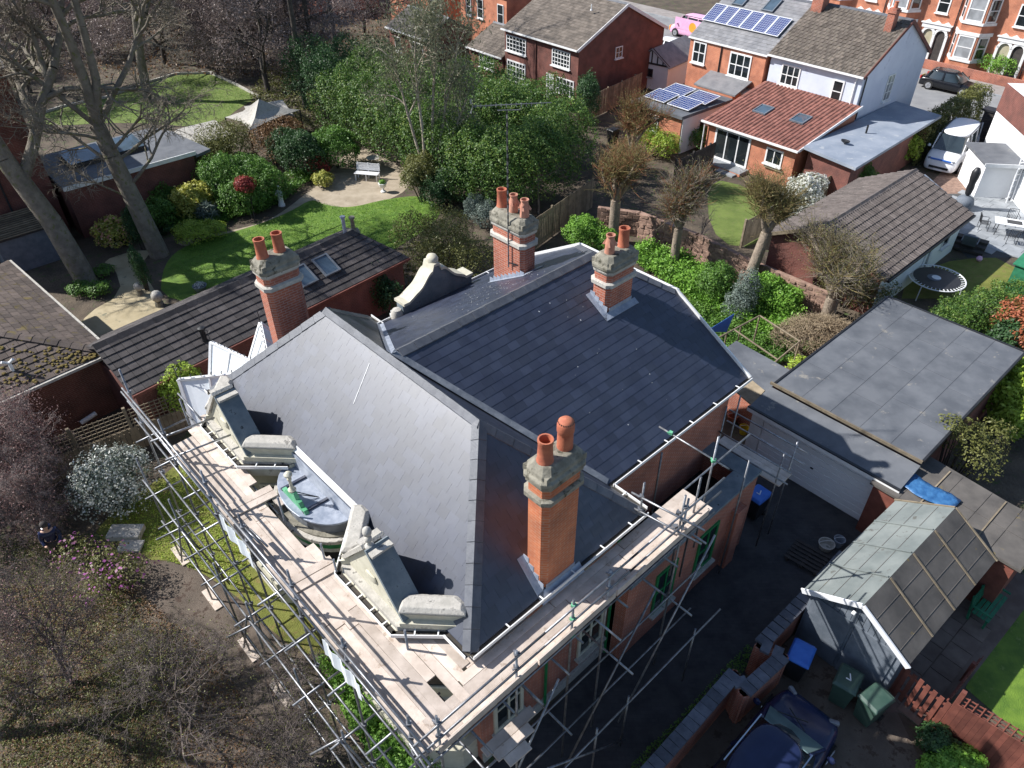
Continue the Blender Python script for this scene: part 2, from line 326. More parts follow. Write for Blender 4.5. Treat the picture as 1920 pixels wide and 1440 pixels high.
def ridge(p, q, name='ridge_tile', mat='ridge_tile', L=.45, w=.17, par=None, up=.035, dirs=None):
    """row of angle tiles along a ridge or hip; dirs = the two downhill directions"""
    p, q = Vector(p), Vector(q); n = max(1, round((q-p).length/L)); d = (q-p)/n; du = d.normalized()
    if dirs is None: s = Vector((0, 0, 1)).cross(du).normalized(); dirs = [(s-Vector((0, 0, .75))).normalized(), (-s-Vector((0, 0, .75))).normalized()]
    dirs = [Vector(x) for x in dirs]
    v = []
    for t in (0, .985):
        o = d*t
        for k in (0, 1):
            z = Vector((0, 0, up+(.012 if t == 0 else 0)-k*.03)); v += [tuple(o+dirs[0]*w+z), tuple(o+z+Vector((0, 0, .012))), tuple(o+dirs[1]*w+z)]
    f = [(0, 1, 7, 6), (1, 2, 8, 7), (0, 3, 4, 1), (1, 4, 5, 2), (6, 7, 10, 9), (7, 8, 11, 10), (0, 6, 9, 3), (2, 5, 11, 8), (3, 9, 10, 4), (4, 10, 11, 5)]
    me = bpy.data.meshes.new(name); me.from_pydata(v, [], f); me.update(); me.materials.append(M[mat])
    for i in range(n): o = link(bpy.data.objects.new(name, me), par); o.location = p+d*i+Vector((0, 0, random.uniform(-.004, .004)))
def down(poly_n): return poly_n
sf = Vector((0, -1, -1.02)).normalized(); sb = Vector((0, 1, -1.02)).normalized(); srt = Vector((1, 0, -1.03)).normalized(); slf = Vector((-1, 0, -1.03)).normalized()
r30 = Vector((1, 0, -kr*-1 if False else -abs(kr))).normalized(); l30 = Vector((-1, 0, -abs(kr))).normalized()
def hipdirs(a, b, na, nb):      # directions lying in the two slopes, square to the hip
    h = (Vector(b)-Vector(a)).normalized(); out = []
    for n in (na, nb):
        n = Vector(n).normalized(); t = h.cross(n); t = t if t.z < 0 else -t; out.append(t.normalized())
    return out
nF, nB, nR, nL = (0, -1.02, 1), (0, 1.02, 1), (1.03, 0, 1), (-1.03, 0, 1); nRR, nRL = (abs(kr), 0, 1), (-abs(kr), 0, 1)
ridge((AHL, BM, ZR), (AH, BM, ZR), par=roof, dirs=[sf, sb])
ridge((AR, BF, ZE), (AH, BM, ZR), par=roof, L=.40, w=.19, dirs=hipdirs((AR, BF, ZE), (AH, BM, ZR), nF, nR))
ridge((AR, BR, ZE), (AH, BM, ZR), par=roof, dirs=hipdirs((AR, BR, ZE), (AH, BM, ZR), nB, nR))
ridge((AL, BF, ZE), (AHL, BM, ZR), par=roof, w=.21, dirs=hipdirs((AL, BF, ZE), (AHL, BM, ZR), nF, nL))
ridge((AL, BR, ZE), (AHL, BM, ZR), par=roof, dirs=hipdirs((AL, BR, ZE), (AHL, BM, ZR), nB, nL))
ridge((RAM, BM+.25, ZR), (RAM, BHIP, ZR), par=roof, w=.2, dirs=[r30, l30])
nH = Vector((0, (ZR-ZH)/(RB-BHIP), 1))
ridge((AHR, RB, ZH), (RAM, BHIP, ZR), par=roof, dirs=hipdirs((AHR, RB, ZH), (RAM, BHIP, ZR), nRR, nH))
ridge((AHLL, RB, ZH), (RAM, BHIP, ZR), par=roof, dirs=hipdirs((AHLL, RB, ZH), (RAM, BHIP, ZR), nRL, nH))
# lead valleys
def strip(p, q, w, n1, n2, mat, name, par, lift=.03):
    d = hipdirs(p, q, n1, n2); d = [-x for x in d]; p, q = Vector(p), Vector(q); z = Vector((0, 0, lift)); m = MB(); k = 6
    for i in range(k):
        a, b = p.lerp(q, i/k), p.lerp(q, (i+1)/k)
        m.add([a+z+d[0]*w, a+z, a+z+d[1]*w, b+z+d[0]*w, b+z, b+z+d[1]*w], [(0, 1, 4, 3), (1, 2, 5, 4)])
    return m.build(name, mat, par)
strip((RA1, BR, ZE), (RAM, BM+.05, ZR), .15, nRR, nB, 'lead', 'valley', roof)
strip((RA0, BR, ZE), (RAM, BM+.05, ZR), .12, nRL, nB, 'lead_new', 'valley', roof)
MB().box((-12.02, 5.08, zc_+.09), (2.95, .15, .02), (1, 0, 0), (0, 1, 1.02)).build('flashing', 'white_paint', roof); MB().box((-12.02, 5.0, 5.66), (2.95, .03, .6)).build('back_board', 'lead_new', roof)
# white verges and bargeboards on the rear half hip
for s, x0, x1 in ((1, RA1, AHR), (-1, RA0, AHLL)): MB().bar((x0+.05*s, RB+.03, ZE+.0), (x1, RB+.03, ZH+.02), .05, .14).build('verge', 'white_paint', roof)
MB().bar((AHR+.05, RB+.09, ZH-.02), (AHLL-.05, RB+.09, ZH-.02), .08, .1).build('gutter', 'white_paint', house)
# gutters: dark trough with white outer lip and brackets
def gutter(pts, out, mat='white_paint', br=1.0):
    for a, b in zip(pts[:-1], pts[1:]):
        a, b = Vector(a), Vector(b); d = (b-a).normalized(); n = Vector((d.y, -d.x, 0)); n = n if n.dot(Vector((*out, 0))) > 0 else -n; m = MB()
        m.bar(a+n*.10, b+n*.10, .022, .09); m.bar(a+n*.02-V(0, 0, .045), b+n*.02-V(0, 0, .045), .17, .012)
        k = int((b-a).length/br)
        for i in range(1, k+1): p = a+d*((b-a).length*i/(k+.6)); m.bar(p-n*.03+V(0, 0, .04), p+n*.11+V(0, 0, .05), .03, .012)
        g = m.build('gutter', mat, house)
        MB().bar(a+n*.03-V(0, 0, .03), b+n*.03-V(0, 0, .03), .12, .008).build('gutter_bed', 'gutter_dark', g)
zg = ZE-.02
gutter([(AR+.02, BF-.02, zg), (AR+.02, BR+.02, zg)], (1, 0)); gutter([(AR, BR+.03, zg), (RA1+.1, BR+.03, zg)], (0, 1)); gutter([(RA1+.02, BR+.1, zg), (RA1+.02, RB+.05, zg)], (1, 0))
gutter([(AR, BF-.03, zg), (-7.0, BF-.03, zg)], (0, -1)); gutter([(AL, BR+.03, zg), (RA0, BR+.03, zg)], (0, 1)); gutter([(RA0-.02, BR, zg), (RA0-.02, BR+.7, zg), (RA0-.3, BR+.7, zg), (RA0-.3, BR+1.1, zg)], (-1, 0)); gutter([(RA0-.02, 13.6, zg), (RA0-.02, RB, zg)], (-1, 0)); gutter([(AL+.1, BF-.03, zg), (AL-.1, BF-.03, zg)], (0, -1))
# ---- chimneys
def chamf(cx, cy, sx, sy, c): x, y = sx/2, sy/2; return [(cx-x+c, cy-y), (cx+x-c, cy-y), (cx+x, cy-y+c), (cx+x, cy+y-c), (cx+x-c, cy+y), (cx-x+c, cy+y), (cx-x, cy+y-c), (cx-x, cy-y+c)]
def chimney(cx, cy, sx, sy, zb, pots, mat='brick', roofn=None, zt=8.72):
    ch = 'chimney'; st = MB().prism(chamf(cx, cy, sx, sy, .11), zb, zt).build(ch, mat, house)
    for z, g, hh in ((zt-.42, .07, .10), (zt-.02, .05, .06)):
        m = MB(); a = chamf(cx, cy, sx+.02, sy+.02, .11); b = chamf(cx, cy, sx+2*g, sy+2*g, .13)
        m.loft([[(x, y, z-.05) for x, y in a], [(x, y, z) for x, y in b], [(x, y, z+hh) for x, y in b], [(x, y, z+hh+.04) for x, y in a]]); m.build('string_course', 'stone_pale' if mat != 'brick_new' else 'stone', st, True)
    a = chamf(cx, cy, sx+.17, sy+.17, .15); b = chamf(cx, cy, sx+.06, sy+.06, .12); c = chamf(cx, cy, sx-.16, sy-.16, .1)
    cap = MB().loft([[(x, y, zt+.02) for x, y in b], [(x, y, zt+.08) for x, y in a], [(x, y, zt+.17) for x, y in a], [(x, y, zt+.20) for x, y in b], [(x, y, zt+.30) for x, y in b], [(x, y, zt+.44) for x, y in c]]).build('cap', 'stone', st, False, bevel=.02)
    # broken corner gablets of the cap
    mg = MB()
    for dx in (-1, 1):
        for dy in (-1, 1): mg.prism([(cx+dx*(sx/2-.02), cy+dy*(sy/2-.20)), (cx+dx*(sx/2-.20), cy+dy*(sy/2-.02)), (cx+dx*(sx/2+.02), cy+dy*(sy/2+.02))], zt+.17, zt+.31)
    mg.build('cap_corner', 'stone', cap)
    for px, py, kind in pots:
        z = zt+.40
        if kind == 'bell': prof = [(.13, 0), (.135, .06), (.125, .34), (.11, .42), (.10, .50), (.125, .52), (.125, .56), (.10, .56), (.09, .3)]
        elif kind == 'dome': prof = [(.155, 0), (.15, .35), (.15, .42), (.165, .44), (.165, .60), (.15, .66), (.10, .71), (.0, .73)]
        else: prof = [(.165, 0), (.165, .05), (.15, .08), (.135, .48), (.15, .50), (.15, .56), (.12, .56), (.11, .25)]
        p = MB().lathe((px, py, z), prof, 16).build('pot', 'terracotta_pale' if kind == 'bell' else 'terracotta', st, True)
        if kind != 'dome': MB().lathe((px, py, z+.25), [(.105, 0), (.105, .02)], 12).build('flue', 'soot', p)
        else:
            for i in range(22): t = i*2*math.pi/22; MB().box((px+.14*math.cos(t), py+.14*math.sin(t), z+.655), (.022, .022, .03)).build('vent_hole', 'soot', p) if i % 1 == 0 else None
        if kind == 'bell':
            mm = MB()
            for i in range(4):
                t = i*math.pi/2+.5; d = V(math.cos(t), math.sin(t), 0); s = V(-d.y, d.x, 0); q = V(px, py, z+.28)+d*.105
                mm.add([q+d*.09-s*.045, q+d*.09+s*.045, q-s*.045, q+s*.045, q+d*.02+V(0, 0, .14)], [(0, 1, 4), (0, 4, 2), (1, 3, 4), (0, 2, 3, 1)])
            mm.build('louvre', 'terracotta_pale', p)
    # lead apron and soakers
    return st
c1 = chimney(-6.66, 7.25, .58, 1.02, 5.4, [(-6.66, 6.98, 'roll'), (-6.66, 7.5, 'dome')], 'brick_new')
cL = chimney(-17.02, 7.25, .62, 1.05, 4.6, [(-17.02, 6.95, 'roll'), (-17.02, 7.45, 'roll')])
c2 = chimney(-14.42, 13.5, 1.36, .62, 6.2, [(-14.92, 13.5, 'roll'), (-14.42, 13.5, 'bell'), (-13.97, 13.5, 'bell')])
c3 = chimney(-10.92, 13.92, .62, 1.1, 7.0, [(-10.92, 13.65, 'bell'), (-10.92, 14.2, 'roll')])
def apron(par, x0, x1, y0, y1, n, mat='lead_new', zc=None):
    n = Vector(n); P = lambda x, y: V(x, y, zc-(n.x*x+n.y*y)/n.z)
    m = MB(); g = .17
    for q in ([(x0-.02, y0-g), (x1+g, y0-g), (x1+.02, y0), (x0-.02, y0)], [(x1, y0-g), (x1+g, y0-g), (x1+g, y1+g*.4), (x1, y1+g*.4)]):
        m.slab([P(*p)+V(0, 0, .035) for p in q], .012)
    m.box((x1+.004, (y0+y1)/2, P(x1, (y0+y1)/2).z+.07), (.012, y1-y0-.16, .16)); 
    for i in range(4): xx = x0+(x1-x0)*(i+.5)/4; m.box((xx, y0-.004, P(xx, y0).z+.09), ((x1-x0)/4+.01, .012, .17))
    m.build('flashing', mat, par)
apron(c1, -6.95, -6.37, 6.74, 7.76, nR, zc=ZE+1.03*AR)
apron(c3, -11.23, -10.61, 13.37, 14.47, nRR, zc=ZE+abs(kr)*RA1)
m = MB(); n = Vector(nRL); zc = ZE-abs(kr)*RA0
for i in range(9):
    xx = -15.1+i*1.36/8; z = zc+abs(kr)*xx; m.box((xx, 13.18, z+.06+.012*(i % 2)), (.16, .012, .16)); 
m.slab([(-15.1, 13.02, zc+abs(kr)*-15.1+.03), (-13.72, 13.02, zc+abs(kr)*-13.72+.03), (-13.72, 13.19, zc+abs(kr)*-13.72+.03), (-15.1, 13.19, zc+abs(kr)*-15.1+.03)], .01); m.slab([(-13.74, 13.02, zc-abs(kr)*13.74+.032), (-13.52, 13.02, zc-abs(kr)*13.52+.032), (-13.52, 13.9, zc-abs(kr)*13.52+.032), (-13.74, 13.9, zc-abs(kr)*13.74+.032)], .01)
m.build('flashing', 'lead_new', c2)
# tv mast strapped to the wide chimney
mast = thing('tv_aerial', 'long banded pole with a comb shaped tv aerial strapped to the three pot chimney', 'aerial', (0, 0, 0), HR)
m = MB(); mk = MB(); z = 7.55
for i in range(44):
    (m if i % 2 == 0 or z < 8.9 else mk).tube((-14.25, 13.12, z), (-14.25, 13.12, z+.105), .022 if i % 2 == 0 else .0215, n=6); z += .105
m.build('pole', 'tube_steel', mast); mk.build('pole_band', 'black_iron', mast)
m = MB(); top = V(-14.25, 13.12, 12.17); bd = V(.68, .733, .02).normalized(); wv = V(0, 0, 1).cross(bd)
m.tube(top-bd*.9+V(0, 0, .12), top+bd*1.15+V(0, 0, .16), .014, n=5)
for i in range(15): c = top+bd*(-.8+i*.13)+V(0, 0, .13); m.tube(c-wv*.15, c+wv*.15, .006, n=4)
for k in (-1, 1): m.tube(top-bd*.88+V(0, 0, .12+k*.02), top-bd*.95+V(0, 0, .12+k*.17), .008, n=4); m.tube(top-bd*.92-wv*.2+V(0, 0, .12+k*.12), top-bd*.92+wv*.2+V(0, 0, .12+k*.12), .007, n=4)
m.tube(top-bd*.25, top+bd*.35, .012, n=5); m.tube(top+bd*.35, top+bd*.38+V(0, 0, .14), .012, n=5); m.build('antenna', 'tube_steel', mast)
m = MB()
for zz in (7.7, 8.35): m.bar((-14.25, 13.12, zz), (-13.9, 13.2, zz+.03), .03)
m.build('bracket', 'black_iron', mast)
# ---- canted bays with broken parapets
def bay(ac, ball, lab):
    Pt = lambda x, y: (ac+x, y)
    out = [Pt(-1.95, 5.2), Pt(-1.82, 4.85), Pt(-1.0, 3.98), Pt(1.0, 3.98), Pt(1.82, 4.85), Pt(1.95, 5.2)]
    b = MB().prism([Pt(-1.72, 5.2), Pt(-1.72, 4.92), Pt(-.94, 4.14), Pt(.94, 4.14), Pt(1.72, 4.92), Pt(1.72, 5.2)], 0, 5.55).build('bay', 'cream_dark', house, label=lab)
    MB().prism([Pt(-1.85, 5.2), Pt(-1.85, 4.88), Pt(-1.02, 4.02), Pt(1.02, 4.02), Pt(1.85, 4.88), Pt(1.85, 5.2)], 5.2, 5.58).build('cornice', 'cream', b, bevel=.015)
    MB().prism([Pt(-1.9, 5.2), Pt(-1.9, 4.7), Pt(-1.05, 3.85), Pt(1.05, 3.85), Pt(1.9, 4.7), Pt(1.9, 5.2)], 0, .9).build('plinth', 'cream', b)
    MB().prism([Pt(-1.85, 5.2), Pt(-1.85, 4.80), Pt(-1.02, 3.92), Pt(1.02, 3.92), Pt(1.85, 4.80), Pt(1.85, 5.2)], 2.55, 2.85).build('string_course', 'cream', b)
    for z0 in (.95, 3.3):
        for p, q in (((-.94, 4.14), (.94, 4.14)), ((-1.72, 4.92), (-.94, 4.14)), ((.94, 4.14), (1.72, 4.92))):
            P, Q = V(*Pt(*p), 0), V(*Pt(*q), 0); u = (Q-P).normalized(); n = V(u.y, -u.x, 0); w_ = (Q-P).length
            window(b, (P+Q)/2+V(0, 0, z0), u, n, min(w_-.35, 1.25), 1.5, 2 if w_ > 1.2 else 1, 2, 'green_paint' if z0 < 2 else 'cream', 'glass', False, .07)
    # stone weathered ledge with rust gutter in front
    MB().prism([Pt(-1.82, 5.2), Pt(-1.82, 4.9), Pt(-1.0, 4.05), Pt(1.0, 4.05), Pt(1.82, 4.9), Pt(1.82, 5.2)], 5.58, 5.72).build('ledge', 'stone_pale', b)
    g = [(-1.95, 5.05), (-1.9, 4.78), (-1.02, 3.88), (1.02, 3.88), (1.9, 4.78)]
    for p, q in zip(g[:-1], g[1:]):
        P, Q = V(*Pt(*p), 5.6), V(*Pt(*q), 5.6); d = (Q-P).normalized(); n = V(d.y, -d.x, 0); mm = MB().bar(P, Q, .022, .09); k = int((Q-P).length/.45)
        for i in range(1, k+1): x = P.lerp(Q, i/(k+.7)); mm.bar(x+V(0, 0, .05), x-n*.14+V(0, 0, .05), .03, .012)
        gg = mm.build('gutter', 'white_paint', b); MB().bar(P-n*.07-V(0, 0, .02), Q-n*.07-V(0, 0, .02), .12, .01).build('gutter_bed', 'gutter_dark', gg)
    # centre gablet: cream face, pale coping on the left rake, grey on the right
    f0, f1 = 4.22, 4.62; tri = [(-.98, 5.72), (.98, 5.72), (.98, 5.86), (.10, 7.02), (-.10, 7.02), (-.98, 5.86)]
    mm = MB(); n6 = len(tri); mm.add([(ac+x, f0, z) for x, z in tri]+[(ac+x, f1, z) for x, z in tri], [tuple(range(n6)), tuple(range(n6, 2*n6))[::-1]]+[(i, n6+i, n6+(i+1) % n6, (i+1) % n6) for i in range(n6)])
    gb = mm.build('gablet', 'cream', b)
    for s in (-1, 1):
        a0, a1 = V(ac+s*1.05, 0, 5.84), V(ac+s*.02, 0, 7.10); dn = (a1-a0).normalized(); up = V(-dn.z*s, 0, dn.x*s) if False else V(-dn.z, 0, dn.x); up = up if up.z > 0 else -up
        mm = MB(); q = [a0, a1, a1+up*.09, a0+up*.09]; mm.add([(p.x, f0-.07, p.z) for p in q]+[(p.x, f1+.07, p.z) for p in q], [(0, 1, 2, 3), (7, 6, 5, 4), (0, 4, 5, 1), (1, 5, 6, 2), (2, 6, 7, 3), (3, 7, 4, 0)] if s < 0 else [(3, 2, 1, 0), (4, 5, 6, 7), (1, 5, 4, 0), (2, 6, 5, 1), (3, 7, 6, 2), (0, 4, 7, 3)])
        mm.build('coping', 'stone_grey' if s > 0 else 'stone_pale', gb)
    MB().lathe((ac, f0-.02, 6.22), [(.02, -.12), (.15, -.1), (.2, 0), (.15, .1), (.02, .12)], 14, 1, .2).build('cartouche', 'cream', gb, True)
    for s in (-1, 1): MB().box((ac+s*.18, (f0+f1)/2, 7.08), (.2, .5, .06)).build('kneeler', 'stone_pale', gb)
    if ball: MB().lathe((ac, 4.3, 7.05), [(.10, 0), (.10, .08), (.05, .12), (.04, .2), (.075, .24), (.075, .3), (.04, .34), (.03, .36), (.08, .41), (.095, .48), (.08, .55), (.03, .59), (.0, .6)], 14).build('finial', 'stone_pale', gb, True)
    # side parapet blocks with hipped stone tops
    for s in (-1, 1):
        P, Q = V(ac+s*.98, 4.16, 0), V(ac+s*1.88, 5.02, 0); d = (Q-P).normalized(); n = V(d.y*s, -d.x*s, 0)
        n = V(s*abs(d.y), -abs(d.x), 0); inn = -n
        L_ = (Q-P).length
        def ring(z, o, i0, e0, e1): return [P-d*e0+n*o+V(0, 0, z), Q+d*e1+n*o+V(0, 0, z), Q+d*(e1+.0)+inn*(i0*.55)+V(0, 0, z), Q+d*(e1-.16)+inn*i0+V(0, 0, z), P-d*(e0-.1)+inn*i0+V(0, 0, z), P-d*e0+inn*(i0*.55)+V(0, 0, z)]
        rg = [ring(5.70, .10, .40, .0, .12), ring(5.84, .10, .40, .0, .12), ring(5.86, .0, .34, 0, .05), ring(6.06, .0, .34, 0, .05), ring(6.09, .05, .40, .0, .08), ring(6.14, .05, .40, 0, .08), ring(6.22, -.03, .30, -.06, -.03)]
        if s < 0: rg = [r[::-1] for r in rg]
        MB().loft(rg[:5]).build('parapet', 'cream', b, False); MB().loft([[p+V(0, 0, .002) for p in r] for r in rg[4:]]).build('parapet_cap', 'stone_pale', b, False, bevel=.015)
    return b
bay(-8.78, True, 'right bay whose gablet carries a ball finial'); bay(-15.22, False, 'left bay beside the conservatory')
# ---- bow with lead flat roof and green crest between the bays
bw = MB(); ell = lambda r1, r2, n=20: [(-12.3+r1*math.cos(math.pi+math.pi*i/n), 5.05+r2*math.sin(math.pi+math.pi*i/n)) for i in range(n+1)]
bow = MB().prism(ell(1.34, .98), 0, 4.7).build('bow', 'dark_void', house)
MB().prism(ell(1.40, 1.0), 4.70, 4.96).build('frieze', 'green_paint', bow); MB().prism(ell(1.37, .99), 4.55, 4.70).build('frieze', 'stone_pale', bow)
MB().prism(ell(1.52, 1.10), 4.96, 5.08).build('cornice', 'stone_pale', bow, bevel=.02); MB().prism(ell(1.40, .98), 5.08, 5.12).build('ledge', 'stone', bow)
MB().prism(ell(1.27, .84), 5.08, 5.42).build('upstand', 'lead', bow); MB().prism(ell(1.33, .90), 5.42, 5.48).build('lead_roof', 'lead_new', bow, bevel=.015)
for dx in (-.58, .42): MB().bar((-12.3+dx, 4.32, 5.505), (-12.3+dx+.02, 4.98, 5.505), .07, .05).build('lead_roll', 'slate', bow)
for i in range(5):
    t = math.pi*(1.12+.19*i); p = V(-12.3+1.345*math.cos(t), 5.05+.985*math.sin(t), 3.1); n = V(math.cos(t)/1.34, math.sin(t)/.98, 0).normalized(); window(bow, p, V(-n.y, n.x, 0), n, .55, 1.15, 1, 2, 'green_paint', 'glass', False, .05)
cr = MB(); pr = [(-.55, 0), (.55, 0), (.50, .10), (.38, .10), (.30, .22), (.20, .24), (.12, .40), (-.12, .40), (-.20, .24), (-.30, .22), (-.38, .10), (-.50, .10)]; n12 = len(pr)
cr.add([(-12.32+x, 4.33, 5.48+z) for x, z in pr]+[(-12.32+x, 4.43, 5.48+z) for x, z in pr], [tuple(range(n12)), tuple(range(n12, 2*n12))[::-1]]+[(i, n12+i, n12+(i+1) % n12, (i+1) % n12) for i in range(n12)])
crest = cr.build('crest', 'copper_green', bow)
MB().lathe((-12.32, 4.38, 5.86), [(.09, 0), (.10, .05), (.06, .09), (.04, .14), (.035, .34), (.055, .37), (.055, .41), (.03, .44), (.09, .50), (.10, .55), (.06, .60), (.0, .62)], 12).build('finial', 'cream', crest, True)
m = MB(); m.tube((-12.3, 4.43, 5.72), (-12.05, 4.85, 5.5), .012, n=5); m.tube((-12.4, 4.43, 5.74), (-12.05, 4.85, 5.5), .012, n=5); m.build('stay', 'black_iron', crest)
# ---- shaped gable on the garden side of the rear wing
def gz(b):       # height of the curved outline along depth 0..1
    if b < .10: return .42
    if b < .45: t = (b-.10)/.35; return .46+.70*(t*t*(3-2*t))*.9+.04*math.sin(9*t)
    if b < .55: return 1.32
    if b < .90: t = (.90-b)/.35; return .46+.70*(t*t*(3-2*t))*.9+.04*math.sin(9*t)
    return .42
N_ = 40; y0, y1 = 10.75, 13.55; prof = [(y0+(y1-y0)*i/N_, ZE+.05+gz(i/N_)*1.0) for i in range(N_+1)]; m = MB(); xg = RA0-.08
poly = [(y0, ZE-.6)]+prof+[(y1, ZE-.6)]; k = len(poly); m.add([(xg, y, z) for y, z in poly]+[(xg+.32, y, z) for y, z in poly], [tuple(range(k)), tuple(range(k, 2*k))[::-1]]+[(i, k+i, k+(i+1) % k, (i+1) % k) for i in range(k)])
sg = m.build('shaped_gable', 'stone_grey', house)
m = MB()
for i in range(N_): (ya, za), (yb, zb) = prof[i], prof[i+1]; m.add([(xg-.12, ya, za), (xg+.40, ya, za), (xg+.40, yb, zb), (xg-.12, yb, zb), (xg-.12, ya, za+.09), (xg+.40, ya, za+.09), (xg+.40, yb, zb+.09), (xg-.12, yb, zb+.09)], [(4, 5, 6, 7), (3, 2, 1, 0), (1, 2, 6, 5), (0, 4, 7, 3), (0, 1, 5, 4), (2, 3, 7, 6)])
m.build('coping', 'cream', sg); MB().lathe((xg+.14, (y0+y1)/2, ZE+1.3), [(.16, 0), (.2, .12), (.22, .25), (.16, .34), (.02, .38)], 12, 1, .8).build('finial', 'cream', sg, True); MB().lathe((xg+.14, y0-.12, ZE-.1), [(.2, 0), (.2, .3), (.14, .42), (.0, .46)], 12).build('scroll', 'stone_pale', sg, True)
# ---- right hand wall windows, plinth and downpipes
XR = AR-.35
for y, z, w_, h_ in ((6.0, .9, .95, 1.8), (8.9, .9, .95, 1.8), (8.1, 3.75, .9, 1.45)): window(house, (XR, y, z), (0, 1, 0), (1, 0, 0), w_, h_, 2, 2, 'cream', 'glass', True, .1)
MB().prism([(XR-.02, BF+.4), (XR+.06, BF+.4), (XR+.06, BR-.35), (XR-.02, BR-.35)], 0, .4).build('plinth', 'stone_pale', house)
for y in (7.2, 9.55): MB().tube((XR+.08, y, 0), (XR+.08, y, 5.4), .04, n=8).build('downpipe', 'green_paint', house)
window(house, (RA1-.35, 10.35, 3.9), (0, 1, 0), (1, 0, 0), .5, 1.3, 1, 2, 'cream', 'glass', False)
for y in (5.65, 6.9, 8.2, 9.4): MB().box((XR+.12, y, 5.32), (.22, .12, .5)).build('corbel', 'cream', house, bevel=.03)
# ---- single storey annex with coped parapet
ax0, ax1, ay0, ay1 = RA1-.36, -6.2, BR-.34, 15.45
anx = MB(); 
for p in ([(ax1-.34, ay0), (ax1, ay0), (ax1, ay1), (ax1-.34, ay1)], [(ax0, ay1-.34), (ax1-.341, ay1-.34), (ax1-.341, ay1), (ax0, ay1)]): anx.prism(p, 0, 3.18)
ann = anx.build('annex_wall', 'brick', house)
for p in ([(ax1-.52, ay0), (ax1+.06, ay0), (ax1+.06, ay1-.53), (ax1-.52, ay1-.53)], [(ax0, ay1-.525), (ax1+.06, ay1-.525), (ax1+.06, ay1+.06), (ax0, ay1+.06)]): MB().prism(p, 3.18, 3.29).build('coping_stone', 'stone_grey', ann, bevel=.01)
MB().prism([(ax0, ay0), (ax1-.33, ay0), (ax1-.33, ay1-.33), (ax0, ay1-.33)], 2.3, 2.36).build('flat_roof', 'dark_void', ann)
for y, w_ in ((11.3, .9), (13.2, .9)): window(ann, (ax1, y, .9), (0, 1, 0), (1, 0, 0), w_, 1.7, 2, 2, 'green_paint', 'glass', True, .08)
MB().prism([(ax1, 14.3), (ax1+.22, 14.3), (ax1+.22, 14.75), (ax1, 14.75)], 0, 2.5).build('pier', 'brick', ann)

# mortar splashes and a chalk line left on the new slates
sp_ = MB(); Pl = lambda x, y: V(x, y, ZE+abs(kr)*(x-RA0)+.022); Pr = lambda x, y: V(x, y, ZE-abs(kr)*(x-RA1)+.022); Pf = lambda x, y: V(x, y, ZE+kf*(y-BF)+.022)
for _ in range(150):
    k = random.random()
    if k < .8: p, n = Pl(random.gauss(-13.6, .8), random.gauss(12.2, 1.1)), nRL
    else: p, n = Pr(random.uniform(-11.5, -7.9), random.uniform(10.8, 15)), nRR
    if (n is nRL and not RA0+.3 < p.x < RAM-.2) or p.y > 14.0: continue
    r = random.uniform(.006, .02); n = Vector(n).normalized(); u = n.orthogonal().normalized(); w_ = n.cross(u); a = random.uniform(0, 6); sp_.add([p+u*(r*random.uniform(.5, 1.4)*math.cos(a+t))+w_*(r*random.uniform(.5, 1.4)*math.sin(a+t)) for t in (0, 1.25, 2.5, 3.75, 5)], [(0, 1, 2, 3, 4)])
sp_.build('mortar_splash', 'white_paint', roof, kind='stuff')
MB().bar(Pf(-12.55, 7.05), Pf(-12.35, 6.35), .014, .006).build('chalk_line', 'white_paint', roof)

# ================= SCAFFOLDING round the front and right side
scf = thing('scaffolding', 'steel tube scaffolding with timber board walkway around the front and side of the house', 'scaffolding', (0, 0, 0), HR)
TUBE = {}
def tube(p, q, name, mat='tube_steel', r=.026, par=None):
    p, q = Vector(p), Vector(q); L = round((q-p).length, 1) or .1
    if L not in TUBE: TUBE[L] = MB().tube((0, 0, -L/2), (0, 0, L/2), r, n=8).mesh('tube'); TUBE[L].materials.append(M['tube_steel']); TUBE[L].polygons.foreach_set('use_smooth', [len(x.vertices) == 4 for x in TUBE[L].polygons])
    o = link(bpy.data.objects.new(name, TUBE[L]), par or scf); o.location = (p+q)/2; o.rotation_euler = (q-p).to_track_quat('Z', 'Y').to_euler(); return o
FIT = None
def fit(p, green=False):
    global FIT
    if FIT is None:
        FIT = [MB().box((0, 0, 0), (.085, .09, .075)).box((.05, .02, 0), (.05, .03, .05)).box((-.02, .06, .01), (.03, .06, .03)).mesh('coupler') for _ in (0, 1)]
        FIT[0].materials.append(M['fitting']); FIT[1].materials.append(M['fitting_green'])
    o = link(bpy.data.objects.new('coupler', FIT[1 if green else 0]), scf); o.location = p; o.rotation_euler = (0, 0, random.uniform(0, 3))
BRD = {}
def board(p, q, w=.225, th=.038, name='board', mat='board'):
    p, q = Vector(p), Vector(q); L = round((q-p).length, 2); k = (L, w, th, mat)
    if k not in BRD: BRD[k] = MB().box((0, 0, 0), (L, w, th)).mesh('board'); BRD[k].materials.append(M[mat])
    o = link(bpy.data.objects.new(name, BRD[k]), scf); d = q-p; o.location = (p+q)/2+V(0, 0, random.uniform(-.006, .006)); o.rotation_euler = (random.uniform(-.01, .01), -math.asin(d.z/d.length), math.atan2(d.y, d.x)+random.uniform(-.004, .004)); return o
ZP = 5.40; FA = [-17.9, -15.7, -13.45, -11.65, -9.6, -7.75, -5.75]; RBs = [3.25, 5.1, 6.62, 7.7, 10.25]; YO = 2.96; XO = -5.44; W2 = .21
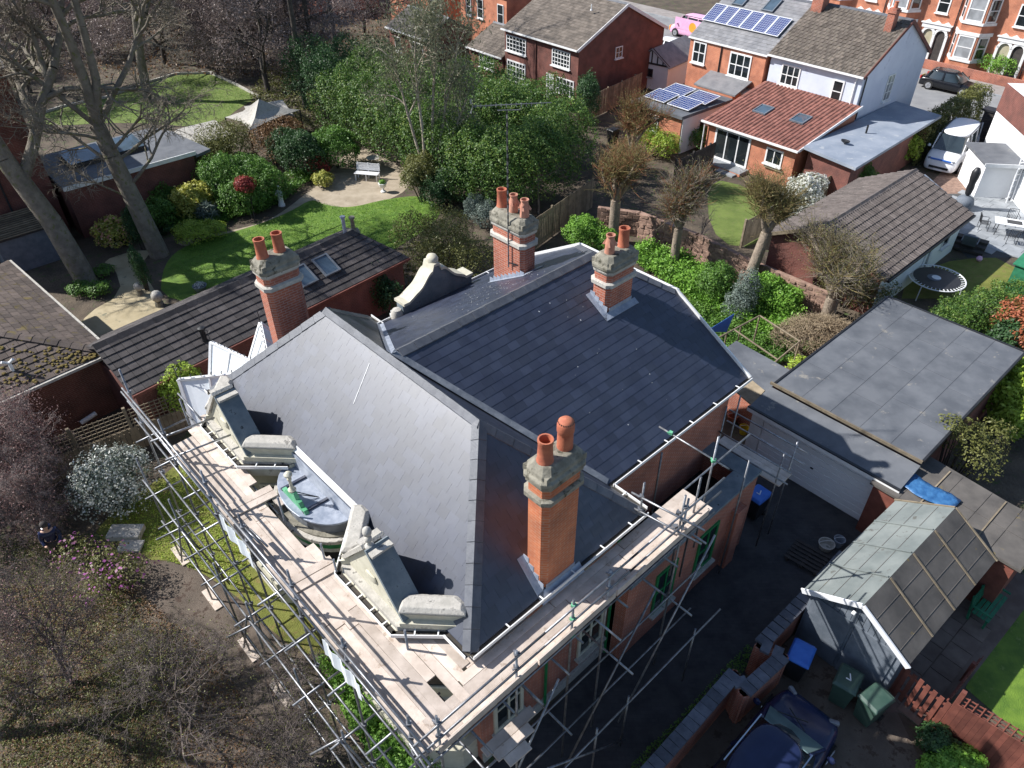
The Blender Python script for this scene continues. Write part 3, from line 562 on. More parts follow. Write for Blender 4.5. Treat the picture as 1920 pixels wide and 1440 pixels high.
# walkway boards, front: butted runs
for r in range(5):
    y = YO+.13+r*(W2+.004); js = [-16.3-(.3 if r > 2 else 0), -12.45-.25*(r % 2), -8.95+.2*(r % 3), -5.5 if r < 4 else -6.6]
    if r == 4: js = [-16.6, -13.6]; board((-11.0, y, ZP), (-6.6, y, ZP), W2)
    for a, b in zip(js[:-1], js[1:]): board((a+.012, y, ZP), (b-.012, y, ZP), W2)
for x0, x1, y in ((-16.9, -15.9, 4.16), (-12.9, -12.5, 4.15), (-7.9, -5.7, 4.17), (-7.7, -6.2, 4.39), (-7.4, -6.35, 4.6)): board((x0, y, ZP), (x1, y, ZP), W2)
for x in (-13.2, -12.97, -10.35, -10.12): board((x-.05, YO+.05, ZP+.045), (x+.05, 4.2 if x < -12 else 4.1, ZP+.05), W2)
# right side
for r in range(4):
    x = -6.17+r*(W2+.004); js = [4.3 if r < 1 else 3.3, 6.8+.3*r, 9.0-.2*r, 11.45]
    for a, b in zip(js[:-1], js[1:]): board((x, a+.012, ZP), (x, b-.012, ZP), W2)
for x, y0_, y1_ in ((-6.4, 4.6, 6.2), (-6.42, 7.5, 8.9)): board((x, y0_, ZP-.02), (x, y1_, ZP-.02), W2)
for i, x in enumerate((-5.3, -5.08, -4.86)): board((x, 4.1+.1*i, 4.2), (x+.03, 5.4-.28*i, 4.2), W2)
# toe boards
for a, b in ((-16.2, -12.9), (-12.85, -9.3), (-9.25, -5.5)): board((a, YO, ZP+.11), (b, YO, ZP+.11), .038, .21, 'toe_board')
for a, b in ((3.2, 5.6), (5.65, 7.9), (7.95, 11.2)): board((XO+.05, a, ZP+.11), (XO+.05, b, ZP+.11), .038, .21, 'toe_board')
# front standards
for i, a in enumerate(FA):
    tube((a-.02, YO-.08, .05), (a, YO-.07, ZP+1.3+(.4 if i == 0 else random.uniform(-.1, .15))), 'standard'); tube((a+random.uniform(-.1, .1), 2.4, .05), (a, 2.4, 3.6+random.uniform(.2, .9)), 'standard')
    for z in (ZP+.95, ZP+.5, ZP-.12, 3.4, 1.7): fit((a, YO-.07, z))
    MB().box((a, 2.4, .03), (.9, .225, .04)).build('sole_board', 'board', scf) if i < 4 else None
for z, y in ((ZP+.95, YO-.13), (ZP+.5, YO-.13), (ZP-.13, YO-.13), (3.4, YO-.13), (1.7, YO-.13), (3.35, 2.35), (1.6, 2.35), (ZP-.13, 3.95)):
    xs = [-18.2, -12.8, -8.4, -5.1] if z > 3.45 else [-18.0, -12.2, -5.6]
    if y > 3.9: xs = [-17.5, -12.4]
    for a, b in zip(xs[:-1], xs[1:]): tube((a, y, z), (b-.05, y, z+.01), 'ledger')
tube((-18.3, YO-.17, ZP+.8), (-13.3, YO-.17, ZP+.8), 'guard_rail'); tube((-17.6, 3.95, ZP+.5), (-16.2, 3.95, ZP+.45), 'guard_rail')
for a in (-17.2, -15.9, -14.5, -13.2, -11.9, -10.5, -9.2, -7.9, -6.5):
    j = random.uniform(-.15, .15); tube((a+j, 2.5+random.uniform(-.3, .2), ZP-.19), (a+j, 3.95, ZP-.19), 'transom')
    tube((a+j*.6, 2.05+random.uniform(-.2, .2), 3.33), (a+j*.6, 3.5, 3.33), 'transom')
for a in (-17, -15.0, -11.7, -9.7, -7.8): tube((a, 2.15, 1.6), (a, 3.4, 1.6), 'transom')
for x0, x1 in ((-17.5, -15.4), (-13.5, -11.7), (-9.7, -7.7), (-7.7, -6.0)): tube((x0, 2.32, .15), (x1, 2.32, 3.6), 'brace')
for x0 in (-15.7, -11.6, -7.8): tube((x0, 3.0, .2), (x0, 2.4, 3.3), 'brace'); tube((x0-.5, 1.8, 2.8), (x0-.1, 2.9, 3.1), 'brace')
for x in (-16.1, -15.2): tube((x, 2.6, ZP+.6), (x+.25, 4.2, ZP+.6), 'guard_rail')
for x, y in ((-17.2, 3.85), (-12.15, 3.95), (-10.4, 3.98), (-9.85, 3.95), (-7.4, 4.0)): tube((x, y, .1), (x, y, ZP+random.uniform(.45, .9)), 'standard')
for k in range(3): tube((-12.2+.1*k, YO-.05+.1*k, ZP+.6-.1*k), (-11.5+.1*k, YO+.1*k, ZP+.58-.1*k), 'guard_rail')
# right standards, rails, transoms
for i, b in enumerate(RBs):
    tube((XO, b, .05), (XO, b, ZP+1.15+random.uniform(-.08, .1)), 'standard')
    for z in (ZP+.95, ZP+.5, ZP-.1): fit((XO, b, z), i == 2)
    tube((-4.62, b+.15, .05), (-4.62, b+.15, 2.2+random.uniform(0, .3)), 'standard')
for z in (ZP+.95, ZP+.5):
    for a, b in ((2.7, 5.8), (5.6, 8.5), (8.3, 11.6)): tube((XO+.05, a, z), (XO+.05, b, z), 'guard_rail')
for z, x in ((ZP-.12, XO+.05), (3.2, XO+.05), (2.2, -4.6), (1.4, XO+.05)): tube((x, 2.8, z), (x, 8.0, z), 'ledger'); tube((x, 7.8, z), (x, 11.5, z), 'ledger')
tube((-6.3, 9.4, ZP-.12), (-6.3, 14.4, ZP-.1), 'ledger')
for b in (3.9, 4.7, 5.2, 6.0, 6.7, 7.3, 8.0, 8.8, 9.6, 10.6): tube((-6.3, b, ZP-.19), (-4.95+random.uniform(-.25, .25), b+.02, ZP-.19), 'transom')
for b in (4.2, 6.0, 8.0, 10.2): tube((-6.5, b, 3.12), (-4.7, b, 3.12), 'transom')
for y0_, y1_ in ((3.3, 5.8), (5.9, 8.8), (8.2, 11.0)): tube((-5.0, y0_, .2), (-5.0, y1_, ZP-.2), 'brace')
tube((-4.6, 8.0, .2), (-4.6, 5.2, 3.0), 'brace'); tube((-5.8, 2.85, ZP+.3), (-4.75, 2.85, ZP-.35), 'brace'); tube((-5.7, 3.0, 3.4), (-4.4, 3.3, 3.2), 'brace')
# stop end across the walkway by the annex
for x, y in ((-6.35, 9.85), (-5.5, 10.2)): tube((x, y, ZP-1.5), (x, y, ZP+1.35), 'standard')
for z in (ZP+.9, ZP+.45): tube((-6.6, 9.75, z), (-4.8, 10.05, z-.02), 'guard_rail'); fit((-6.35, 9.82, z)); fit((-5.5, 10.02, z))
tube((-6.0, 12.1, 2.9), (-6.0, 12.1, ZP+1.5), 'standard'); tube((-7.6, 12.05, ZP+.8), (-5.6, 12.2, ZP+.65), 'transom'); fit((-6.0, 12.1, ZP+.72), True); fit((-7.25, 12.07, ZP+.8), True)
tube((-7.3, 11.9, 2.5), (-7.3, 11.9, ZP+.2), 'standard'); tube((-5.65, 11.0, 3.0), (-5.65, 11.0, ZP+1.2), 'standard'); tube((-5.95, 14.0, .1), (-5.95, 14.0, 4.9), 'standard')
# rear low lift between annex and garage
for r in range(3): board((-7.9, 15.75+r*.23, 2.95), (-5.6, 15.75+r*.23, 2.95))
for x, y in ((-7.75, 15.7), (-5.75, 15.7), (-5.75, 16.4), (-7.75, 16.4)): tube((x, y, .1), (x, y, 4.6 if x < -6 else 4.1), 'standard')
for z in (3.45, 3.9): tube((-8.0, 16.42, z), (-5.4, 16.42, z), 'guard_rail'); tube((-8.0, 15.68, z-.3), (-5.4, 15.68, z-.3), 'guard_rail')
# blue and white firm banners tied to the rails
def banner(a0, a1, name):
    t = MB(); n = 14
    for i in range(n):
        x0, x1 = a0+(a1-a0)*i/n, a0+(a1-a0)*(i+1)/n; y0_ = YO-.2+.03*math.sin(i*1.3); y1_ = YO-.2+.03*math.sin((i+1)*1.3); t.add([(x0, y0_, ZP-.02), (x1, y1_, ZP-.02), (x1, y1_+.02, ZP+.5), (x0, y0_+.02, ZP+.5), (x0, y0_+.006, ZP-.02), (x1, y1_+.006, ZP-.02), (x1, y1_+.026, ZP+.5), (x0, y0_+.026, ZP+.5)], [(0, 1, 2, 3), (7, 6, 5, 4), (3, 2, 6, 7), (0, 4, 5, 1)])
    return t.build('banner', 'banner', scf)
banner(-12.8, -11.3, 0); banner(-8.45, -7.15, 1)

# ================= SETTING
pm('soil', (.058, .044, .032), (.115, .088, .062), .9, .95, spots=(.06, .085, .025), spsc=2.2, spt=.56, bmp=.6, bs=9, bd=.08)
pm('grass', (.075, .15, .012), (.14, .235, .022), 2.1, .8, spots=(.16, .22, .05), spsc=3.5, spt=.6, bmp=.7, bs=45, bd=.04)
pm('grass_back', (.10, .145, .025), (.15, .20, .04), 1.3, .85, spots=(.16, .17, .06), spsc=4, spt=.58, bmp=.7, bs=40, bd=.04)
pm('grass_moss', (.13, .145, .022), (.19, .20, .04), 1.6, .9, spots=(.20, .16, .05), spsc=3, spt=.55, bmp=.8, bs=40, bd=.05)
pm('gravel', (.095, .074, .058), (.15, .118, .093), 1.2, .95, spots=(.07, .046, .034), spsc=2.4, spt=.54, bmp=.8, bs=60, bd=.03)
pm('path_pale', (.30, .245, .175), (.40, .335, .25), 1.4, .9, spots=(.22, .17, .12), spsc=3, bmp=.4, bs=40)
pm('courtyard', (.34, .28, .17), (.44, .37, .24), 1.0, .9, spots=(.20, .19, .13), spsc=1.6, spt=.58, bmp=.4, bs=30)
pm('asphalt', (.05, .05, .052), (.075, .074, .074), 1.2, .9, spots=(.10, .095, .09), spsc=5, spt=.66, bmp=.4, bs=60)
pm('road', (.20, .20, .205), (.26, .26, .26), .6, .9, spots=(.17, .17, .17), spsc=1.5, bmp=.3, bs=50)
pm('pavement', (.24, .215, .20), (.31, .28, .26), 1.2, .9, bmp=.3)
pm('felt', (.085, .092, .105), (.135, .142, .155), 1.1, .75, spots=(.24, .225, .20), spsc=1.6, spt=.63, bmp=.35, bs=50, jit=.06)
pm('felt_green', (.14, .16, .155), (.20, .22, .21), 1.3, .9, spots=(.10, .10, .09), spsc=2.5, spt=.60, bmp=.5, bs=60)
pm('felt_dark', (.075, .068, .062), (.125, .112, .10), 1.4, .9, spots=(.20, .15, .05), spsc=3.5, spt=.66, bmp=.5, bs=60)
pm('grey_roof', (.20, .235, .29), (.29, .32, .37), .7, .6, spots=(.36, .38, .40), spsc=2, spt=.6, bmp=.15)
pm('tile_dark', (.042, .036, .036), (.075, .065, .062), 2.5, .8, spots=(.16, .15, .14), spsc=11, spt=.70, bmp=.4, jit=.35)
pm('tile_moss', (.075, .056, .047), (.12, .092, .077), 2, .85, spots=(.12, .09, .03), spsc=2.6, spt=.58, bmp=.5, jit=.3)
pm('moss', (.10, .07, .018), (.17, .13, .03), 6, .95, bmp=.8, bs=30)
pm('tile_tan', (.10, .082, .066), (.155, .128, .105), 2, .85, spots=(.24, .20, .15), spsc=10, spt=.66, bmp=.3, jit=.25)
pm('tile_red', (.20, .082, .062), (.29, .125, .095), 3, .8, spots=(.15, .07, .055), spsc=8, spt=.6, bmp=.3, jit=.25)
pm('tile_grey', (.095, .078, .072), (.14, .118, .108), 3, .85, spots=(.21, .19, .17), spsc=12, spt=.64, bmp=.4, jit=.2)
pm('slate_grey', (.17, .17, .18), (.24, .235, .24), 2, .6, spots=(.12, .11, .10), spsc=5, bmp=.2, jit=.15)
pm('render_blue', (.52, .56, .65), (.59, .63, .71), .8, .8, spots=(.44, .47, .56), spsc=1.5, spt=.62, bmp=.2)
pm('render_white', (.72, .72, .72), (.80, .80, .79), .9, .7, bmp=.15)
pm('white_gloss', (.76, .76, .77), (.80, .80, .81), 3, .3, bmp=0)
pm('timber_grey', (.10, .12, .145), (.15, .17, .20), 3, .75, bmp=.3, jit=.12)
pm('timber_fence', (.17, .135, .09), (.26, .21, .145), 3, .9, spots=(.10, .09, .05), spsc=5, bmp=.4, jit=.25)
pm('timber_red', (.13, .04, .028), (.19, .062, .042), 3, .75, bmp=.3, jit=.2)
pm('timber_green', (.02, .14, .07), (.03, .2, .1), 4, .6, bmp=.2)
pm('timber_dark', (.035, .03, .028), (.06, .05, .045), 4, .85, bmp=.3)
pm('coping_blue', (.075, .08, .10), (.125, .13, .155), 4, .7, bmp=.4, jit=.25)
pm('sandstone', (.20, .125, .095), (.34, .22, .165), 4, .9, spots=(.16, .10, .075), spsc=6, bmp=.6, bs=20, jit=.25)
pm('slab_grey', (.22, .235, .25), (.32, .335, .35), 1.3, .85, bmp=.25, jit=.14)
pm('slab_brown', (.15, .105, .085), (.21, .155, .125), 2, .9, bmp=.3, jit=.15)
pm('plastic_blue', (.03, .13, .50), (.05, .18, .60), 3, .45, bmp=0)
pm('plastic_green', (.03, .065, .05), (.05, .09, .07), 3, .45, bmp=.05)
pm('plastic_black', (.014, .014, .016), (.024, .024, .026), 3, .45, bmp=0)
pm('tarp_blue', (.025, .10, .25), (.05, .16, .34), 5, .4, bmp=.6, bs=6, bd=.05)
pm('solar', (.012, .03, .13), (.02, .042, .17), 1.5, .18, bmp=0)
pm('metal_white', (.72, .73, .75), (.8, .8, .8), 3, .35, bmp=0)
pm('pink', (.72, .38, .58), (.78, .46, .64), 2, .4, bmp=0)
pm('orange', (.85, .30, .03), (.88, .36, .05), 2, .4, bmp=0)
pm('skin', (.55, .33, .24), (.6, .38, .28), 3, .6, bmp=0)
brickmat('paver', (.030, .030, .034), (.055, .053, .055), (.022, .022, .022), .21, .105, dirt=(.06, .058, .056), ms=.008)
ground = MB().add([(-320, -60, 0), (320, -60, 0), (320, 620, 0), (-320, 620, 0)], [(0, 1, 2, 3)]).build('ground', 'soil', kind='structure')
def sheet(name, pts, mat, z, kind='structure', smooth=0):
    if smooth:
        for _ in range(smooth):
            q = []
            for i in range(len(pts)): a, b = pts[i], pts[(i+1) % len(pts)]; q += [tuple(a[k]*.75+b[k]*.25 for k in (0, 1)), tuple(a[k]*.25+b[k]*.75 for k in (0, 1))]
            pts = q
    bm = MB().add([(p[0], p[1], z) for p in pts], [tuple(range(len(pts)))]); o = bm.build(name, mat, kind=kind)
    if o.data.polygons[0].normal.z < 0: o.data.flip_normals()
    return o
RZ = math.radians(-50); su = V(math.cos(RZ), math.sin(RZ), 0); tv = V(-math.sin(RZ), math.cos(RZ), 0); SO = V(20.85, 45.2, 0)
def sl(x, y): p = SO+su*x+tv*y; return (p.x, p.y)
sheet('road', [sl(-140, 11.4), sl(80, 11.4), sl(80, 20.6), sl(-140, 20.6)], 'road', .004)
for y0_, y1_ in ((8.9, 11.4), (20.6, 22.9)): MB().prism([sl(-140, y0_), sl(80, y0_), sl(80, y1_), sl(-140, y1_)], 0, .11).build('pavement', 'pavement', kind='structure')
for y0_ in (11.4, 20.48): MB().prism([sl(-140, y0_), sl(80, y0_), sl(80, y0_+.12), sl(-140, y0_+.12)], 0, .125).build('kerb', 'slab_grey', kind='structure')
sheet('lawn', [(-16.28, 29.12, 0), (-17.59, 33.08, 0), (-17.09, 35.2, 0), (-14.19, 36.97, 0), (-12.44, 38.89, 0), (-11.59, 40.61, 0), (-10.8, 39.75, 0), (-9.18, 39.24, 0), (-7.36, 40.39, 0), (-5.08, 41, 0), (-3.52, 38.52, 0), (-6.01, 34.26, 0), (-9.98, 29.71, 0)], 'grass', .012, smooth=2)
sheet('path', [(-17.9, 35.51, 0), (-15.48, 36.43, 0), (-13.49, 37.65, 0), (-12.7, 39.37, 0), (-12.06, 41.35, 0), (-11.52, 42.62, 0), (-10.99, 47.02, 0), (-9.46, 48.45, 0), (-6.66, 47.11, 0), (-5.82, 42.13, 0), (-7.3, 39.96, 0), (-9.08, 38.63, 0), (-10.8, 38.99, 0), (-12.32, 38.35, 0), (-14.07, 36.53, 0), (-16.91, 34.68, 0)], 'path_pale', .008, smooth=2)
sheet('path', [(-20.82, 33.4, 0), (-19.62, 34.49, 0), (-18.65, 34.48, 0), (-18.65, 32.83, 0), (-16.53, 29.81, 0), (-15.51, 28, 0), (-16.74, 25.97, 0), (-19.13, 27.21, 0), (-19.46, 28.5, 0), (-18.49, 30.31, 0), (-19.92, 32.85, 0)], 'courtyard', .008, smooth=1)
sheet('back_lawn', [(-35.1, 54.99, 0), (-33.71, 57.05, 0), (-31.33, 59.09, 0), (-29.67, 62.35, 0), (-27.95, 64.88, 0), (-25.16, 65.24, 0), (-21.96, 61.88, 0), (-19.47, 58.92, 0), (-20.44, 55.79, 0), (-20.56, 53.54, 0), (-22.08, 52.3, 0), (-25.05, 53.21, 0), (-29, 53.52, 0), (-31.8, 52.94, 0), (-34.01, 53.42, 0)], 'grass_back', .012, smooth=2)
sheet('front_lawn', [(-13.55, 15.44, 0), (-13.28, 16.71, 0), (-12.39, 17.92, 0), (-11.77, 19.09, 0), (-10.17, 18.54, 0), (-7.54, 15.42, 0), (-4.92, 12.12, 0), (-5.34, 11.13, 0), (-6.69, 11.88, 0), (-7.7, 12.85, 0), (-9.12, 13.89, 0), (-10.49, 14.57, 0), (-11.53, 14.62, 0), (-11.96, 15.46, 0)], 'grass_moss', .012, smooth=1)
sheet('drive_path', [(-11.62, 14.58, 0), (-10.47, 14.52, 0), (-9.1, 13.84, 0), (-7.68, 12.76, 0), (-5.85, 10.82, 0), (-4.12, 8.27, 0), (-6.95, 6.87, 0), (-8.73, 9.51, 0), (-10.14, 11.82, 0)], 'gravel', .008, smooth=2)
sheet('driveway', [(-0.85, 8, 0), (2.29, 11.22, 0), (9.11, 19.67, 0), (12.26, 16.32, 0), (8.91, 13.06, 0), (6.65, 11.02, 0), (2.69, 7.48, 0)], 'paver', .006)
sheet('neighbour_drive', [(3.38, 7.84, 0), (5.02, 9.54, 0), (8.12, 12, 0), (9.86, 9.93, 0), (9.99, 7.43, 0)], 'gravel', .007)
sheet('side_lawn', [(11.95, 10.2, 0), (13.54, 11.95, 0), (16.07, 13.74, 0), (13.05, 8.39, 0)], 'grass', .010)
sheet('far_lawn', [(11.7, 41.79, 0), (13.07, 42.92, 0), (15.56, 39.19, 0), (14.25, 35.67, 0), (11.57, 33.97, 0), (10.71, 36.34, 0)], 'grass_back', .010, smooth=1)
sheet('bed_lawn', [(8.86, 27.65, 0), (8.25, 29.43, 0), (7.48, 32.41, 0), (8.64, 32.92, 0), (10.53, 27.63, 0), (10.82, 25.21, 0), (9.43, 24.12, 0)], 'grass', .009)
sheet('yard_lawn', [(21.96, 32.7, 0), (24.35, 33.2, 0), (25.34, 31.09, 0), (24.29, 29.19, 0), (20.85, 29.24, 0), (18.14, 29.28, 0), (19.19, 31.19, 0)], 'grass_moss', .009)
sheet('van_drive', [(18.88, 34.42, 0), (31.82, 50.06, 0), (32.54, 42.93, 0), (25.71, 33.73, 0)], 'sandstone', .006)
# patio of grey slabs by the white house
pat = MB().add([(23.0, 33.0, .02), (31, 33, .02), (31, 40.5, .02), (23, 40.5, .02)], [(0, 1, 2, 3)]).build('patio', 'asphalt', kind='structure')
def slabs(par, O, rz, nx, ny, w, h, mat, z=.03, inside=None, th=.04, name='slab', gap=.02):
    me = MB().box((0, 0, 0), (w-gap, h-gap, th)).mesh(name); me.materials.append(M[mat]); u, v = V(math.cos(rz), math.sin(rz), 0), V(-math.sin(rz), math.cos(rz), 0)
    for j in range(ny):
        for i in range(nx):
            p = V(*O, z)+u*((i+.5*(j % 2)*(.6))*w)+v*(j*h)
            if inside and not inside(p): continue
            o = link(bpy.data.objects.new(name, me), par); o.location = p+V(0, 0, random.uniform(-.006, .006)); o.rotation_euler = (random.uniform(-.004, .004), random.uniform(-.004, .004), rz)
slabs(pat, (22.0, 36.6), RZ, 13, 12, .9, .6, 'slab_grey', .035, lambda p: 22.6 < p.x < 31 and p.x*.5+p.y > 45.6)
bpt = MB().add([(x, y, .018) for x, y, z in ((8.78, 9.65, 0), (14.5, 14.15, 0), (15.96, 13.55, 0), (11.74, 10.06, 0), (10.37, 9.49, 0))], [(0, 1, 2, 3, 4)]).build('patio', 'slab_brown', kind='structure')
slabs(bpt, (10.3, 9.6), math.radians(40), 9, 3, .6, .6, 'slab_brown', .03, None)
# ---------------- generic gabled house, local x along the facade (right end 0), local y away from it
def panel_uv(): pass
def gutter_bar(par, a, b, mat='white_paint', w=.11): return MB().bar(a, b, w, .1).build('gutter', mat, par)
def gabled(name, label, O, rz, W, D, ze, zr, wall, roofmat, tile=(.3, .3), prof=None, limit=0, ym=None, oh=.25, left=True, cat='house', rt='ridge_tile', up=.02, st=.5, x1=0.):
    t = thing(name, label, cat, O, rz); ym = D/2 if ym is None else ym; zz = lambda y: zr-(zr-ze)*(abs(y-ym)/(ym if y < ym else D-ym)); i = oh
    poly = [(i, ze+.02-.0), (D-i, ze), (ym, zr-.06)]; sec = [(i, 0), (D-i, 0), (D-i, zz(D-i)-.06), (ym, zr-.06), (i, zz(i)-.06)]; n = 5
    MB().add([(x1-.12, y, z) for y, z in sec]+[(-W+.12, y, z) for y, z in sec], [tuple(range(n)), tuple(range(n, 2*n))[::-1]]+[(k, n+k, n+(k+1) % n, (k+1) % n) for k in range(n)]).build('wall', wall, t)
    fp = [(-W, 0, ze), (x1, 0, ze), (x1, ym, zr), (-W, ym, zr)]; bp = [(x1, D, ze), (-W, D, ze), (-W, ym, zr), (x1, ym, zr)]
    rf = MB().slab([(x, y, z-.015) for x, y, z in fp], .08).slab([(x, y, z-.015) for x, y, z in bp], .08).build('roof', roofmat, t)
    T = Tiles('tile', roofmat, *tile, up=up, gap=.012, stagger=st, prof=prof); add_slope(T, fp, (1, 0, 0)); add_slope(T, bp, (-1, 0, 0)); T.finish(rf, limit, .004)
    ridge((-W, ym, zr+.02), (x1, ym, zr+.02), par=rf, mat=rt, L=.5)
    gutter_bar(t, (-W, -.04, ze-.05), (x1, -.04, ze-.05)); return t, rf
def bargeboards(t, W, D, ze, zr, ym, mat='white_paint', x1=0.):
    for y, x in ((0, x1+.03), (D, x1+.03)): MB().bar((x, y, ze-.06), (x, ym, zr-.06), .05, .2).build('bargeboard', mat, t)
def fwin(t, x, z, w, h, c=2, r=2, i=.25, g='glass', **k): return window(t, (x, i, z), (1, 0, 0), (0, -1, 0), w, h, c, r, glass=g, **k)
def gwin(t, y, z, w, h, c=2, r=2, g='glass', x=-.12, **k): return window(t, (x, y, z), (0, 1, 0), (1, 0, 0), w, h, c, r, glass=g, **k)
def stack(par, x, y, sx, sy, z0, z1, mat='brick', pots=1, pm_='terracotta'):
    c = MB().prism([(x-sx/2, y-sy/2), (x+sx/2, y-sy/2), (x+sx/2, y+sy/2), (x-sx/2, y+sy/2)], z0, z1).prism([(x-sx/2-.06, y-sy/2-.06), (x+sx/2+.06, y-sy/2-.06), (x+sx/2+.06, y+sy/2+.06), (x-sx/2-.06, y+sy/2+.06)], z1-.25, z1-.1).build('chimney', mat, par)
    for k in range(pots): MB().lathe((x, y+(k-(pots-1)/2)*.3, z1), [(.13, 0), (.11, .3), (.13, .32), (.13, .36), (.08, .36)], 10).build('pot', pm_, c, True)
    MB().box((x, y, z0+.28), (sx+.2, sy+.2, .05)).build('flashing', 'lead', c)
def rooflight(par, P, u, v, w, h):
    u, v = Vector(u).normalized(), Vector(v).normalized(); n = u.cross(v); P = Vector(P)+n*.05; m = MB()
    for s in (-1, 1): m.box(P+u*(s*w/2), (.07, h+.07, .1), u, v); m.box(P+v*(s*h/2), (w-.07, .07, .1), u, v)
    f = m.build('roof_window', 'timber_grey', par); MB().box(P-n*.0, (w-.07, h-.07, .03), u, v).build('pane', 'glass_sky', f)
ROLL = [(0, 0), (.12, .03), (.28, .045), (.44, .03), (.56, 0), (1, 0)]
# ---- pale blue rendered semi and its brick twin
SP = (SO.x, SO.y, 0)
semi, srf = gabled('rendered_house', 'pale blue rendered semi with brown tiled roof beside the parked black hatchback', SP, RZ, 6.6, 8.2, 5.2, 7.65, 'render_blue', 'tile_tan', (.30, .30), ROLL, ym=4.3)
fwin(semi, -4.9, 3.55, 1.35, 1.25, 3, 2, fw=.09); fwin(semi, -1.55, 3.3, .75, 1.35, 1, 2, fw=.09); gwin(semi, 3.9, 3.0, .85, 1.6, 2, 3, g='glass_curtain'); gwin(semi, 3.9, .8, .85, 1.5, 2, 2)
stack(srf, -6.0, 3.9, .75, .75, 6.6, 8.6, 'brick', 2); stack(srf, -.9, 3.4, .45, .5, 6.6, 8.3, 'brick', 1)
MB().tube((-.5, .18, .2), (-.5, .18, 5.1), .045, n=6).build('downpipe', 'white_paint', semi); MB().tube((-.05, .5, 2.6), (-.05, .5, 5.1), .045, n=6).build('downpipe', 'black_iron', semi); bargeboards(semi, 6.6, 8.2, 5.2, 7.65, 4.3, 'brick_dark')
# pantiled extension
ew = MB().add([(x, y, z) for x, y, z in ((-6.3, -5.7, 0), (0, -5.7, 0), (0, .3, 0), (-6.3, .3, 0), (-6.3, -5.7, 2.35), (0, -5.7, 2.35), (0, .3, 3.35), (-6.3, .3, 3.35))], [(0, 1, 5, 4), (1, 2, 6, 5), (3, 0, 4, 7), (4, 5, 6, 7)]).build('extension_wall', 'brick_orange', semi)
ep = [(-6.55, -6.0, 2.38), (.25, -6.0, 2.38), (.25, .24, 3.5), (-6.55, .24, 3.5)]; er = MB().slab([(x, y, z-.02) for x, y, z in ep], .09).build('extension_roof', 'tile_red', semi)
T = Tiles('tile', 'tile_red', .27, .33, up=.02, gap=.006, stagger=0, prof=[(0, .0), (.2, .05), (.4, .062), (.6, .05), (.8, .0), (1, 0)]); add_slope(T, ep, (1, 0, 0)); T.finish(er, 300, .004)
sv = V(0, 6.24, 1.12).normalized()
for x, y in ((-4.2, -3.2), (-1.7, -3.0)): rooflight(er, (x, y, 2.38+(y+6)*.1795+.06), (1, 0, 0), sv, .85, .95)
gutter_bar(semi, (-6.6, -6.06, 2.33), (.28, -6.06, 2.33)); MB().bar((.28, -6.0, 2.36), (.28, .3, 3.48), .05, .16).build('bargeboard', 'white_paint', semi); MB().tube((-6.42, -5.9, 0), (-6.42, -5.9, 2.3), .04, n=6).build('downpipe', 'white_paint', semi)
window(semi, (-4.35, -5.7, .2), (1, 0, 0), (0, -1, 0), 2.6, 1.95, 3, 1, glass='glass', fw=.13, sill=False, name='patio_door'); window(semi, (-1.35, -5.7, 1.0), (1, 0, 0), (0, -1, 0), 1.15, .95, 2, 1, fw=.1)
st_ = MB().box((-4.3, -6.15, .1), (2.9, .9, .2)).box((-3.7, -6.8, .05), (1.3, .5, .1)).build('step', 'slab_grey', semi); MB().box((-4.3, -6.61, .07), (2.92, .02, .14)).build('step_riser', 'brick_orange', st_)
MB().box((-1.2, -5.76, .8), (1.3, .1, .06)).build('shelf', 'timber_fence', semi)
twin, trf = gabled('brick_semi', 'orange brick semi with grey slate roof carrying six solar panels', (SO.x+su.x*-6.6, SO.y+su.y*-6.6, 0), RZ, 6.4, 8.0, 5.1, 7.6, 'brick_orange', 'slate_grey', (.35, .28), ym=4.2, oh=.05)
fwin(twin, -5.4, 3.5, 1.1, 1.4, 2, 2, .05, fw=.1); fwin(twin, -2.0, 3.3, 1.7, 1.5, 3, 2, .05, fw=.1); window(twin, (-1.6, .05, .3), (1, 0, 0), (0, -1, 0), 2.2, 2.2, 3, 2, fw=.12)
MB().slab([(-3.0, -.9, 2.75), (-.2, -.9, 2.75), (-.2, .06, 2.8), (-3.0, .06, 2.8)], .14).build('canopy', 'stone_pale', twin); MB().tube((-3.6, .0, .2), (-3.6, .0, 5.0), .045, n=6).build('downpipe', 'black_iron', twin)
sn = V(0, 4.2, 2.5).normalized(); sr = lambda x, d: V(x, d*sn.y, 5.1+d*sn.z)
rooflight(trf, sr(-4.9, 3.9)+V(0, 0, .05), (1, 0, 0), sn, .8, 1.1); rooflight(trf, sr(-2.5, 3.9)+V(0, 0, .05), (1, 0, 0), sn, .8, 1.1)
def solar(P, u, v, w, h, label, group, nx=6, ny=10):
    t = thing('solar_panel', label, 'solar panel', P, 0, group); u, v = Vector(u), Vector(v); n = u.cross(v)
    f = MB(); 
    for s in (-1, 1): f.box(u*(s*(w-.04)/2), (.04, h, .05), u, v); f.box(v*(s*(h-.04)/2), (w-.08, .04, .05), u, v)
    f.build('frame', 'metal_white', t); MB().box(-n*.008, (w-.06, h-.06, .03), u, v).build('cell_sheet', 'solar', t)
    g = MB()
    for i in range(1, nx): g.box(u*(w*(i/nx-.5))+n*.0085, (.012, h-.08, .004), u, v)
    for j in range(1, ny): g.box(v*(h*(j/ny-.5))+n*.0085, (w-.08, .012, .005), u, v)
    g.build('busbar', 'metal_white', t)
tw = SO+su*-6.6; um = lambda p: tw+su*p.x+tv*p.y+V(0, 0, p.z)
vW = (tv*sn.y+V(0, 0, sn.z)); nW = su.cross(vW)
